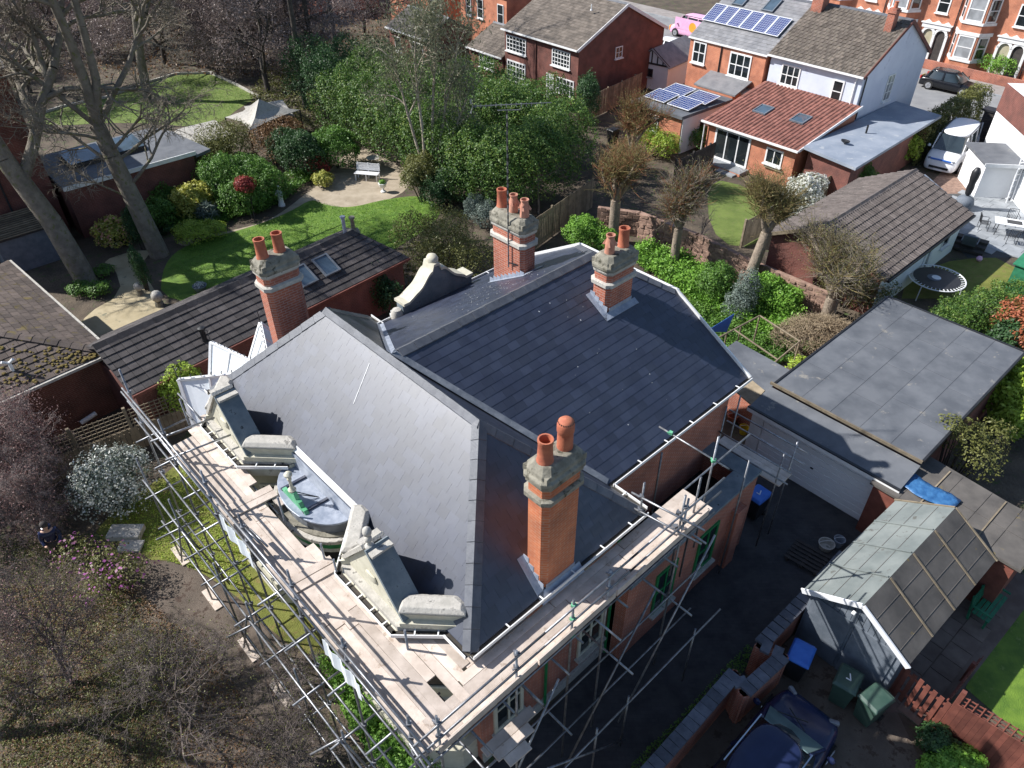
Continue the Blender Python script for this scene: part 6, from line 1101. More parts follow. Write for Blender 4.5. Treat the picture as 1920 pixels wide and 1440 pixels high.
# ---- pollarded trees with brushes of shoots
def pollard(label, base, arms, seed, cols=('twig_olive', 'twig_red'), rb=.22, ht=1.5, brush=1.0, nsh=380, lean=(0, 0), leaf='leaf_olive'):
    R = random.Random(seed); t = thing('pollard_tree', label, 'tree', base, 0, 'pollarded trees along the stone wall'); S = []; sh = [[], []]; rb *= .8; top = Vector((lean[0], lean[1], ht)); S += [(0, 0, -.1, top.x*.3, top.y*.3, ht*.4, rb*1.2, rb), (top.x*.3, top.y*.3, ht*.4, *top, rb, rb*.95)]; buds = []
    def shoots(p, d, n):
        for k in range(n):
            e = (d*.5+Vector((R.gauss(0, .75), R.gauss(0, .75), R.gauss(.35, .55)))).normalized(); l = brush*R.uniform(.25, .85); q0 = p+Vector((R.gauss(0, .1), R.gauss(0, .1), R.uniform(-.25, .2))); q1 = q0+e*l*.5; e2 = (e+Vector((R.gauss(0, .25), R.gauss(0, .25), .2))).normalized(); q2 = q1+e2*l*.5; c = 1 if R.random() < .35 else 0
            sh[c] += [(*q0, *q1, .009, .007), (*q1, *q2, .007, .003)]
            for q, f_ in ((q1, .4), (q0.lerp(q1, .5), .3), (q2, .22)): e3 = (e+Vector((R.gauss(0, .6), R.gauss(0, .6), .2))).normalized(); q3 = q+e3*l*f_; sh[c].append((*q, *q3, .005, .003)); buds.append(q3[:])
    def limb(p, d, r, L, lev):
        for k in range(3): q = p+d*(L/3); S.append((*p, *q, r, r*.88)); p = q; r *= .88; d = (d+Vector((R.gauss(0, .25), R.gauss(0, .25), .1))).normalized()
        if lev == 0:
            for _ in range(2+R.randrange(2)): limb(p, (d+Vector((R.gauss(0, .6), R.gauss(0, .6), .15))).normalized(), r*.72, L*R.uniform(.45, .8), 1)
        else: S.append((*p, *(p+d*.12), r*1.5, r*1.2))
        shoots(p, d, nsh//int(arms*3.6))
    for i in range(arms): a = 6.283*i/arms+R.uniform(-.4, .4); d = Vector((math.cos(a)*.6, math.sin(a)*.6, 1)).normalized(); limb(top-d*.12, d, rb*.6, R.uniform(.7, 1.2), 0)
    segmesh('trunk', S, 8, 'bark_tan', t)
    for c in (0, 1): segmesh('crown', sh[c], 3, cols[c], t)
    B = np.array(buds); B = np.repeat(B, 2, 0)+rng.normal(size=(2*len(B), 3))*.05; v, f = leafquads(B, unit(rng.normal(size=B.shape)), .035, .6); npmesh('leaf', v, f, leaf, t, np.clip(rng.normal(.5, .25, len(B)), 0, 1), kind='stuff')
    t.scale = (1.4, 1.4, 1.5); return t
pollard('pollard with three stout limbs nearest the laurel hedge', (5.32, 34.94, 0), 5, 1, ht=1.6, rb=.24, brush=1.0, nsh=900)
pollard('pollard with reddish shoots behind the first garden pollard', (7.15, 42.26, 0), 4, 2, ('twig_red', 'twig_olive'), ht=1.5, nsh=800)
pollard('pollard beside the small lawn, straight grey limbs', (8.06, 32.4, 0), 4, 3, ('twig_brown', 'twig_red'), ht=1.4, rb=.2, brush=1.0, nsh=900)
pollard('single headed pollard leaning on the stone wall before the small lawn', (10.94, 29.77, 0), 2, 4, ('twig_olive', 'twig_olive'), ht=2.0, rb=.24, brush=1.0, nsh=800, lean=(.4, .3))
pollard('sprawling many limbed pollard by the flat garage corner', (13.81, 27.07, 0), 7, 5, ('twig_brown', 'twig_olive'), ht=1.0, rb=.27, brush=1.0, nsh=1300)
shrub('sprouting_shrub', 'rusty brown leaved clump around the sprawling pollard', [bl((15.15, 28.64, 1), 1.2, 1.2), bl((16.26, 28.4, 1), 1.0, .9)], 5000, .1, 'leaf_olive')
tree('bare_shrub', 'dark purple leafless shrub between the garden pollards', (9.41, 33.45, 0), None, [(9, .6, .5, .06, .1), (6, .55, .6, .03, .15), (0, 0, 0, 0, .2)], .05, 2.2, bark='twig_purple', twig='twig_purple', seed=51, cat='shrub')
tree('bare_shrub', 'pale lichen covered bare shrub below the wide chimney pots', (1.57, 38.43, 0), None, [(10, .6, .6, .04, .12), (7, .55, .7, .0, .2), (5, .5, .7, 0, .2), (0, 0, 0, 0, .3)], .07, 2.6, bark='twig_grey', twig='twig_grey', seed=52, cat='shrub')
# ---- shrubs: name, label, blobs (point, radius, height), count, leaf size, leaf
SH = [
 ('laurel_bush', 'bright variegated yellow shrub in the garden border', [((-17.7, 38.12, 0.8), .9, 1.0), ((-17.24, 38.7, 1), .8, 1.0)], 5000, .15, 'leaf_yellow'),
 ('round_bush', 'big rounded dark green bush in the middle of the border', [((-16.13, 39.94, 1), 1.5, 1.5), ((-14.89, 40.42, 1), 1.5, 1.4), ((-14.93, 38.74, 0.8), 1.3, 1.1), ((-13.85, 39.77, 0.8), 1.2, 1.2)], 22000, .11, 'leaf_mid'),
 ('maple', 'small crimson maple in front of the rounded bush', [((-14.38, 38.15, 1.6), .55, .5, 1.9)], 1500, .1, 'leaf_red'),
 ('camellia', 'dark shrub left of the white bench', [((-12.57, 43.88, 1), 1.4, 1.4), ((-13.84, 45.17, 1), 1.2, 1.3)], 11000, .12, 'leaf_dark'),
 ('pittosporum', 'rounded fresh green shrub behind the gravel circle', [((-10.84, 45.11, 1), 1.5, 1.3)], 9000, .12, 'leaf_mid'),
 ('barberry', 'reddish shrub beside the gravel circle', [((-11.67, 43.6, 0.6), .7, .7)], 1800, .09, 'leaf_red'),
 ('euonymus', 'small yellow green shrub at the edge of the gravel circle', [((-11.2, 42.25, 0.5), .6, .5)], 2200, .1, 'leaf_yellow'),
 ('box_bush', 'low yellow flowered shrub left of the statue', [((-16.72, 35.37, 0.5), .9, .6), ((-15.89, 35.83, 0.5), .8, .5)], 5000, .09, 'leaf_lime'),
 ('azalea', 'shrub with peach blossom left of the forked trunk', [((-20.58, 35.05, 0.7), 1.0, .8)], 2500, .13, 'leaf_yellow'),
 ('columnar_yew', 'clipped dark column beside the forked trunk', [((-19.12, 34.52, 0.9), .5, 1.3)], 5000, .07, 'leaf_dark'),
 ('border_shrub', 'mixed green shrubs against the lattice by the flat extension', [((-21.37, 38.86, 0.8), 1.0, 1.0), ((-18.95, 37.04, 0.7), .9, .9), ((-19.27, 38.82, 0.8), .8, .9)], 7000, .11, 'leaf_mid'),
 ('myrtle', 'open small leaved shrub at the right end of the bright lawn', [((-4.91, 40.27, 1.3), 1.1, 1.1, 1.6), ((-5.45, 39.56, 1.3), .7, .7, 1.5)], 7500, .1, 'leaf_olive'),
 ('privet', 'dark green rounded bush right of the open lawn shrub', [((-3.24, 39.83, 1), 1.3, 1.3), ((-4.11, 39.23, 0.8), 1.0, 1.0)], 11000, .1, 'leaf_dark'),
 ('juniper', 'pair of clipped grey green bushes by the dark fence', [((-1.21, 36.41, 0.7), .75, .9), ((-1.94, 37.06, 0.7), .6, .95)], 6000, .07, 'leaf_grey'),
 ('hawthorn', 'fresh leaved thicket behind the shaped gable', [((-2.98, 31.14, 1.4), 1.5, 1.6), ((-1.95, 30.47, 1.2), 1.3, 1.4), ((-3.95, 30.5, 1.2), 1.2, 1.3), ((-3.24, 33.29, 1.4), 1.3, 1.5), ((-4.75, 33.51, 1), 1.2, 1.3)], 15000, .09, 'leaf_olive'),
 ('holly', 'dark leafy shrub squeezed beside the shaped gable', [((-6.1, 28.74, 1), .8, 1.3), ((-5.29, 28.06, 1), .6, 1.0)], 5000, .1, 'leaf_dark'),
 ('pyracantha', 'golden green climber shrub on the trellis fence', [((-12.21, 21, 1.4), .7, 1.0, 1.5), ((-11.99, 21.37, 1.6), .6, .8, 1.7)], 4500, .09, 'leaf_lime'),
 ('rhododendron', 'leafy shrub patch under the house front bay', [((-3.74, 9.54, 0.4), .6, .45), ((-3.03, 8.72, 0.4), .6, .45), ((-4.26, 10.22, 0.35), .5, .4), ((-2.58, 8.27, 0.4), .5, .4)], 6500, .08, 'leaf_bright'),
 ('elder', 'green leafed shrubs below the small pot chimney', [((3.76, 34.41, 0.6), 1.0, .9), ((4.69, 34.01, 0.5), .7, .7)], 7000, .11, 'leaf_bright'),
 ('lavender', 'silver grey conical shrub in the vegetable bed', [((10.46, 28.14, 0.8), .6, 1.2), ((10.1, 27.73, 0.5), .7, .8)], 5500, .07, 'leaf_grey'),
 ('hebe', 'rounded green bush left of the silver shrub', [((9.45, 29.29, 0.8), .9, 1.0)], 5500, .09, 'leaf_mid'),
 ('ivy_mound', 'lush green mound right of the silver shrub', [((11.46, 28.5, 0.7), 1.0, .9), ((12.05, 27.99, 0.6), .9, .8)], 8000, .11, 'leaf_bright'),
 ('euphorbia', 'orange brown and green bushes by the outbuilding', [((8.72, 46.98, 0.7), 1.1, 1.1), ((9.8, 46.13, 0.6), 1.0, .9)], 6500, .1, 'leaf_lime'),
 ('spirea', 'rust coloured bush left of the outbuilding bushes', [((7.13, 43.96, 0.8), 1.0, 1.1)], 3500, .09, 'leaf_rust'),
 ('garden_bush', 'bushes against the dark side fence by the patio doors', [((12.54, 47.43, 0.6), .9, .8), ((13.9, 49.32, 0.6), .7, .7)], 4500, .1, 'leaf_mid'),
 ('bay_ball', 'round bush standing at the carport corner', [((19.93, 40.48, 1), 1.0, 1.1)], 6000, .09, 'leaf_mid'),
 ('mahonia', 'spiky bright green shrub beside the carport', [((24.55, 44.87, 0.8), .8, 1.2)], 2600, .15, 'leaf_lime'),
 ('golden_hedge', 'golden hedge at the right edge above the white house', [((34.38, 50.05, 1), 1.0, 1.4), ((35.59, 50.75, 1), 1.0, 1.4)], 5000, .1, 'leaf_lime'),
 ('street_hedge', 'green hedge before the terrace bays across the street', [((39.28, 63.91, 0.6), 1.2, .9), ((39.82, 62.42, 0.6), 1.2, .9), ((38.92, 65.14, 0.6), 1.0, .8)], 6000, .12, 'leaf_bright'),
 ('cotoneaster', 'large spreading green bush below the trampoline', [((19.17, 26.26, 0.7), 1.2, .9), ((20.49, 26.7, 0.8), 1.3, 1.0), ((22.08, 27.31, 0.8), 1.3, 1.0), ((18.46, 26.13, 0.6), .9, .7)], 18000, .09, 'leaf_laurel'),
 ('photinia', 'red leaved shrub at the right edge', [((20.95, 25.49, 1.2), .9, 1.2), ((20.8, 24.45, 1), .8, 1.)], 4500, .12, 'leaf_photinia'),
 ('aucuba', 'dark leaved shrub below the red shrub', [((20.38, 24.73, 0.8), .8, .9)], 3000, .13, 'leaf_dark'),
 ('choisya', 'pale yellow green shrub beside the flat garage at the right edge', [((18.12, 20.78, 1), .9, 1.2), ((19.11, 21.71, 1), .8, 1.1), ((18.09, 19.83, 0.8), .8, .9)], 7500, .16, 'leaf_lime'),
 ('rose_bush', 'loose leafy shrub leaning over the garage roof corner', [((14.69, 17.53, 1.6), .7, .8, 2.0), ((14.97, 16.87, 1.4), .7, .7, 1.7), ((14.18, 17.71, 1.8), .5, .5, 2.4), ((15.81, 17.85, 1.4), .6, .7, 1.8)], 2300, .09, 'leaf_olive'),
 ('viburnum', 'fresh green shrub by the red fence at the bottom right', [((10.46, 8.08, 0.4), .5, .45), ((10.83, 8.13, 0.4), .4, .4), ((10, 7.97, 0.3), .35, .35)], 6500, .09, 'leaf_bright'),
 ('pine_shrub', 'dark shrub in the shade of the red picket fence', [((10.27, 8.59, 0.4), .42, .5), ((10.49, 8.42, 0.4), .35, .4)], 5000, .07, 'leaf_dark'),
]
for nm, lab, bs_, n_, sz, lf in SH:
    cat_ = 'hedge' if 'hedge' in nm else ('tree' if nm == 'maple' else 'shrub'); shrub(nm, lab, [bl(b[0], b[1], b[2], b[3] if len(b) > 3 else None) for b in bs_], int(n_*1.35), sz, lf, cat_, extra=('petal_peach', 500, .13) if nm == 'azalea' else None)
shrub('magnolia', 'white blossoming shrub on the small far lawn', [bl((15.78, 37.74, 1), 1.0, 1.2), bl((16.61, 38.65, 1.2), .8, 1.1), bl((15.05, 37.05, 0.8), .8, .8)], 1500, .1, 'leaf_olive', extra=('petal_white', 5500, .13))
shrub('white_shrub', 'white flowering shrub beside the trellis fence on the left', [bl((-13.14, 16.88, 1.1), 1.0, 1.25), bl((-12.85, 17.58, 1), .8, 1.0), bl((-13.55, 16.58, 0.8), .8, .9), bl((-12.67, 16.66, 0.7), .7, .7)], 6500, .07, 'leaf_grey', extra=('petal_white', 3600, .07))
t_ = shrub('pink_azalea', 'loose shrub dotted with pink flowers near the stone steps', [bl((-12.18, 13.96, 0.6), .75, .7), bl((-13.11, 14.27, 0.6), .7, .7), bl((-11.4, 13.74, 0.5), .6, .6), bl((-12, 13.09, 0.5), .7, .6)], 3200, .07, 'leaf_olive', extra=('petal_pink', 420, .09), fill=.6)
shrub('ivy_cover', 'dark ivy growing on the wall below the dutch trunk arch', [bl((-17.56, 30.75, 0.9), .3, 1.2), bl((-17.17, 30.25, 0.9), .3, 1.2)], 3200, .09, 'leaf_dark', cat='climber')
shrub('tree_ring_plants', 'ring of low plants round the leaning trunk', [bl((-20.42, 30.26, 0.2), .55, .35), bl((-19.53, 30.24, 0.2), .6, .35), bl((-20.02, 31.98, 0.2), .5, .3)], 3000, .1, 'leaf_mid', cat='plants')
shrub('yucca', 'spiky pale leaved plant in front of the rounded bush', [bl((-16.66, 37.66, 0.6), .55, .6)], 500, .5, 'leaf_grey', asp=.09, face=.1, cat='plant')
shrub('far_shrub', 'olive green loose shrub in front of the sail canopy', [bl((-17.86, 45.26, 1), 1.7, 1.5), bl((-18.46, 44, 1), 1.3, 1.2), bl((-17.03, 46.05, 1.2), 1.4, 1.4)], 11000, .1, 'leaf_olive')
shrub('far_shrub', 'brown twiggy shrub between canopy and gravel circle', [bl((-14.95, 45.63, 1), 1.4, 1.4), bl((-14.47, 47.9, 1), 1.2, 1.2)], 7000, .09, 'leaf_rust')
# dead mound on the rustic frame
dm = thing('bramble_mound', 'dead tangled climber mound over the pergola beside the flat garage', 'climber', (13.15, 26.15, 0)); S = []
for _ in range(3000):
    a, r = random.uniform(0, 6.28), random.uniform(0, 1)**.6; p = V(1.9*r*math.cos(a+.7)-.3, 1.25*r*math.sin(a+.7)-.7, 1.35*(1-r*r*.5)+random.uniform(-.35, .15)); e = V(random.gauss(0, 1), random.gauss(0, 1), random.gauss(0, .5)).normalized()*random.uniform(.15, .4); S.append((*p, *(p+e), .011, .005))
segmesh('crown', S, 3, 'straw', dm); segmesh('stem', [(x, y, 0, x*.8, y*.8, 1.2, .05, .03) for x, y in ((-1, -1), (.6, -.2), (-.2, .2), (.3, -1.4))], 6, 'bark_tan', dm); shrub('leafy_patch', 'light green leafed patch at the edge of the dead climber', [bl((12.92, 28.73, 0.4), .5, .4), bl((11.58, 23.57, 0.4), .5, .5)], 1800, .1, 'leaf_lime', cat='plants')
# ground cover scattered over beds: nobody could count it
def cover(name, label, poly, n, size, leaf, h=.25, asp=.5, cat='plants'):
    P = np.array([p[:2] for p in poly]); lo, hi = P.min(0), P.max(0); q = rng.uniform(lo, hi, (n*4, 2)); ins = np.zeros(len(q), bool); j = len(P)-1
    for i in range(len(P)): ins ^= ((P[i, 1] > q[:, 1]) != (P[j, 1] > q[:, 1])) & (q[:, 0] < (P[j, 0]-P[i, 0])*(q[:, 1]-P[i, 1])/(P[j, 1]-P[i, 1]+1e-9)+P[i, 0]); j = i
    q = q[ins][:n]; m = len(q); lump = .5+.5*np.sin(q[:, 0]*2.3+1)*np.cos(q[:, 1]*2.9)+.3*np.sin(q[:, 0]*5.1)*np.sin(q[:, 1]*6.3); z = np.abs(rng.normal(0, h*.35, m))+h*np.clip(lump, 0, 1.2)*rnd(m, .3, 1.); v, f = leafquads(np.column_stack([q, z+.02]), unit(rng.normal(size=(m, 3))*.6+[0, 0, .8]), size, asp); npmesh(name, v, f, leaf, None, np.clip(.4+.3*lump+rng.normal(size=m)*.2, 0, 1), label=label, cat=cat, kind='stuff')
cover('bed_plants', 'lush green plants filling the bed along the sandstone wall', [(6.37, 34.06, 0), (8.2, 33.47, 0), (9.65, 31.34, 0), (11.23, 28.48, 0), (13.35, 26.75, 0), (11.03, 25.98, 0), (9.43, 28.07, 0), (7.83, 29.91, 0), (6.16, 32.43, 0)], 26000, .14, 'leaf_bright', .55)
cover('bed_plants', 'paler ground cover at the foot of the vegetable bed', [(7.79, 29.67, 0), (9.39, 27.86, 0), (12.29, 25.57, 0), (13.64, 25.55, 0), (9.99, 23.76, 0), (8.74, 26.01, 0)], 14000, .1, 'leaf_mid', .3)
cover('border_plants', 'low flowers and ground cover along the curved garden border', [(-18.58, 36.24, 0), (-15.78, 37.44, 0), (-13.76, 38.71, 0), (-12.84, 40.64, 0), (-11.75, 43.81, 0), (-13.25, 44.66, 0), (-14.91, 40.82, 0), (-17.49, 39.12, 0), (-19.57, 38.15, 0)], 16000, .12, 'leaf_mid', .4)
cover('border_plants', 'dark planting under the trees behind the border', [(-21.02, 34.52, 0), (-18.01, 36.23, 0), (-19.38, 40.19, 0), (-22.85, 38.88, 0)], 8000, .12, 'leaf_dark', .4)
cover('woodland_floor', 'ivy and leaf litter under the hedge and bare trees', [(-17.37, 50.16, 0), (-12.24, 50.05, 0), (-10.23, 56.48, 0), (-14.56, 67.56, 0), (-20.68, 66.18, 0), (-20.16, 59.19, 0)], 16000, .14, 'leaf_olive', .35)
cover('moss_patch', 'mossy weeds under the bare branches at the bottom left', [(-16.46, 15.51, 0), (-13.44, 15.26, 0), (-10.42, 12.17, 0), (-9.41, 10.24, 0), (-7.8, 7.56, 0), (-12.25, 7.6, 0)], 26000, .05, 'leaf_olive', .08)
cover('leaf_litter', 'brown fallen leaves under the foreground trees', [(-15.48, 13.67, 0), (-11.44, 13.63, 0), (-7.93, 10.99, 0), (-5.14, 7.54, 0), (-12.25, 7.6, 0)], 16000, .06, 'leaf_rust', .05)
cover('front_bed', 'green plants in the bed under the scaffolding', [(-5.48, 11.13, 0), (-4.78, 11.28, 0), (-1.77, 8.25, 0), (-2.9, 7.89, 0), (-4.14, 9.19, 0)], 7000, .08, 'leaf_bright', .3)
cover('lawn_weeds', 'mossy tufts in the front lawn', [(-13.21, 15.91, 0), (-12.16, 17.79, 0), (-11.49, 18.55, 0), (-8.74, 15.43, 0), (-7.64, 13.21, 0), (-9.15, 13.99, 0), (-11.41, 14.82, 0)], 9000, .05, 'leaf_lime', .03)
cover('yard_weeds', 'weeds beside the neighbour drive wall', [(2.79, 8.22, 0), (4.5, 9.68, 0), (6.48, 11.51, 0), (6.69, 11.18, 0), (4.53, 9.12, 0), (3.27, 7.96, 0)], 3500, .06, 'leaf_mid', .15)
cover('woods_floor', 'brown leaf litter and undergrowth below the far bare trees', [(-70, 60), (-30, 64), (-12, 64), (-10, 100), (-70, 110)], 26000, .22, 'leaf_rust', .4)
for nm, lab, poly, n in (('lawn_grass', 'short blades of the bright curved lawn', [(-17.09, 32.8, 0), (-17.03, 35.02, 0), (-14.14, 36.78, 0), (-12.4, 38.69, 0), (-11.36, 40.25, 0), (-9.17, 39.17, 0), (-7.34, 40.25, 0), (-5.06, 40.78, 0), (-3.82, 38.53, 0), (-6.08, 34.84, 0), (-10.09, 30.18, 0), (-14.16, 30.24, 0)], 26000), ('lawn_grass', 'blades of the far mown lawn', [(-34.48, 54.53, 0), (-31.07, 58.45, 0), (-27.7, 64.14, 0), (-24.93, 64.5, 0), (-19.89, 58.93, 0), (-20.76, 54.21, 0), (-25.21, 53.65, 0)], 15000)): cover(nm, lab, poly, n, .09, 'leaf_bright', .03, .2, 'grass')
# ---- foreground trees bottom left
SPF = [(11, .6, .8, .0, .12), (9, .6, .8, .0, .2), (8, .55, .85, .0, .25), (5, .5, .9, -.01, .3), (0, 0, 0, 0, .3)]; SPG = [(10, .6, .75, .0, .12), (8, .6, .8, .0, .18), (7, .55, .85, .0, .22), (3, .5, .9, -.01, .3), (0, 0, 0, 0, .3)]
tree('plum_tree', 'pink brown budding tree at the left edge below the bungalow', (-16.85, 16.75, 0), None, SPF, .075, 3.6, (.06, .05, 1), bark='twig_purple', twig='twig_purple', leaf='leaf_pinkbuds', nl=30000, ls=.045, seed=61, spreadl=.2, t0=.15, stems=3)
tree('plum_tree', 'smaller pink budding tree behind the pink flowered shrub', (-15.18, 16.05, 0), None, SPF, .055, 2.5, (.1, .0, 1), bark='twig_purple', twig='twig_purple', leaf='leaf_pinkbuds', nl=10000, ls=.045, seed=62, spreadl=.2, t0=.15, stems=3)
tree('budding_tree', 'wispy tree with green buds over the gravel at the bottom left', (-8.6, 9.4, 0), None, SPG, .05, 3.4, (.15, .0, 1), bark='twig_fore', twig='twig_fore', leaf='leaf_olive', nl=5000, ls=.04, seed=63, spreadl=.25, t0=.12, stems=2)
tree('budding_tree', 'wispy budding tree at the bottom edge left of the scaffolding', (-5.4, 8.4, 0), None, SPG, .045, 2.6, (-.1, .1, 1), bark='twig_fore', twig='twig_fore', leaf='leaf_olive', nl=2500, ls=.036, seed=64, spreadl=.25, t0=.12, stems=2)
tree('budding_tree', 'brownish twiggy tree in the bottom left corner', (-12.0, 10.6, 0), None, SPG, .055, 3.4, (0, .0, 1), bark='twig_fore', twig='twig_fore', leaf='leaf_pinkbuds', nl=8000, ls=.042, seed=65, spreadl=.25, t0=.12, stems=2)
def boxhedge(name, label, a, b, wd, h, n, size, leaf):
    t = thing(name, label, 'hedge', (a[0], a[1], 0)); a, b = V(a[0], a[1], 0), V(b[0], b[1], 0); L = (b-a).length; d = (b-a).normalized(); q = V(-d.y, d.x, 0); k = int(n*1.0); x = rnd(k, 0, L); f = rng.choice(4, k, p=[.34, .34, .26, .06]); y = np.where(f == 0, -wd/2, np.where(f == 1, wd/2, rnd(k, -wd/2, wd/2))); z = np.where(f == 2, h, rnd(k, .05, h)); ln = .12*np.sin(x*3.1+z*2)+.09*np.sin(x*7+y*5)+rng.normal(0, .05, k); rd = 1-.18*(z/h)**6
    N = np.where((f == 0)[:, None], -np.array(q), np.where((f == 1)[:, None], np.array(q), np.array([0, 0, 1.]))); c = np.array(d)[None]*x[:, None]+np.array(q)[None]*(y*rd)[:, None]+np.array([0, 0, 1.])*z[:, None]+N*ln[:, None]-N*(rnd(k)**2*.3)[:, None]
    v, fc = leafquads(c, unit(N*.6+rng.normal(size=(k, 3))*.5+[0, 0, .2]), size, .55); npmesh('crown', v, fc, leaf, t, np.clip(.45+ln*2+rng.normal(size=k)*.2, 0, 1)); segmesh('stem', [(*(d*(i*.6)), *(d*(i*.6)+V(0, 0, h*.8)), .04, .02) for i in range(int(L/.6))], 5, 'bark_dark', t)
boxhedge('tall_hedge', 'clipped hedge with dark face beside the white van', (24.52, 44.72, 0), (32.94, 52.95, 0), 1.3, 2.3, 26000, .11, 'leaf_olive')
tree('bare_tree', 'bare tree just outside the left edge shading the foreground ground', (-16.2, 9.2, 0), None, [(10, .55, .7, .03, .1), (8, .55, .75, .02, .16), (7, .52, .8, .0, .2), (0, 0, 0, -.03, .3)], .22, 8.5, (.05, -.05, 1), seed=71, rmin=.012, t0=.3)
tree('bare_tree', 'bare tree beyond the bottom left corner casting branch shadows on the drive', (-12.5, 6.4, 0), None, [(10, .55, .7, .03, .1), (8, .55, .75, .02, .16), (7, .52, .8, .0, .2), (0, 0, 0, -.03, .3)], .2, 7.0, (.05, -.15, 1), seed=72, rmin=.012, t0=.3)

# ================= VEHICLES
pm('paint_blue', (.012, .018, .055), (.016, .024, .07), 2, .22, bmp=0); pm('paint_black', (.008, .009, .012), (.012, .013, .016), 2, .2, bmp=0); pm('paint_white', (.74, .75, .77), (.8, .8, .82), 2, .3, bmp=0); pm('tyre', (.012, .012, .012), (.02, .02, .02), 5, .8); pm('rim', (.42, .43, .45), (.55, .56, .58), 5, .35, metal=.6, bmp=0); pm('chrome', (.6, .62, .66), (.7, .7, .72), 5, .15, metal=1., bmp=0); pm('lamp_red', (.4, .01, .01), (.5, .02, .02), 5, .3, bmp=0); pm('lamp_clear', (.16, .17, .19), (.22, .23, .25), 5, .15, bmp=0); pm('plate_yellow', (.65, .45, .02), (.7, .5, .03), 5, .5, bmp=0)
glassmat('glass_car', (.02, .028, .032), .04, 1.); glassmat('glass_windscreen', (.09, .13, .13), .05, 1.)
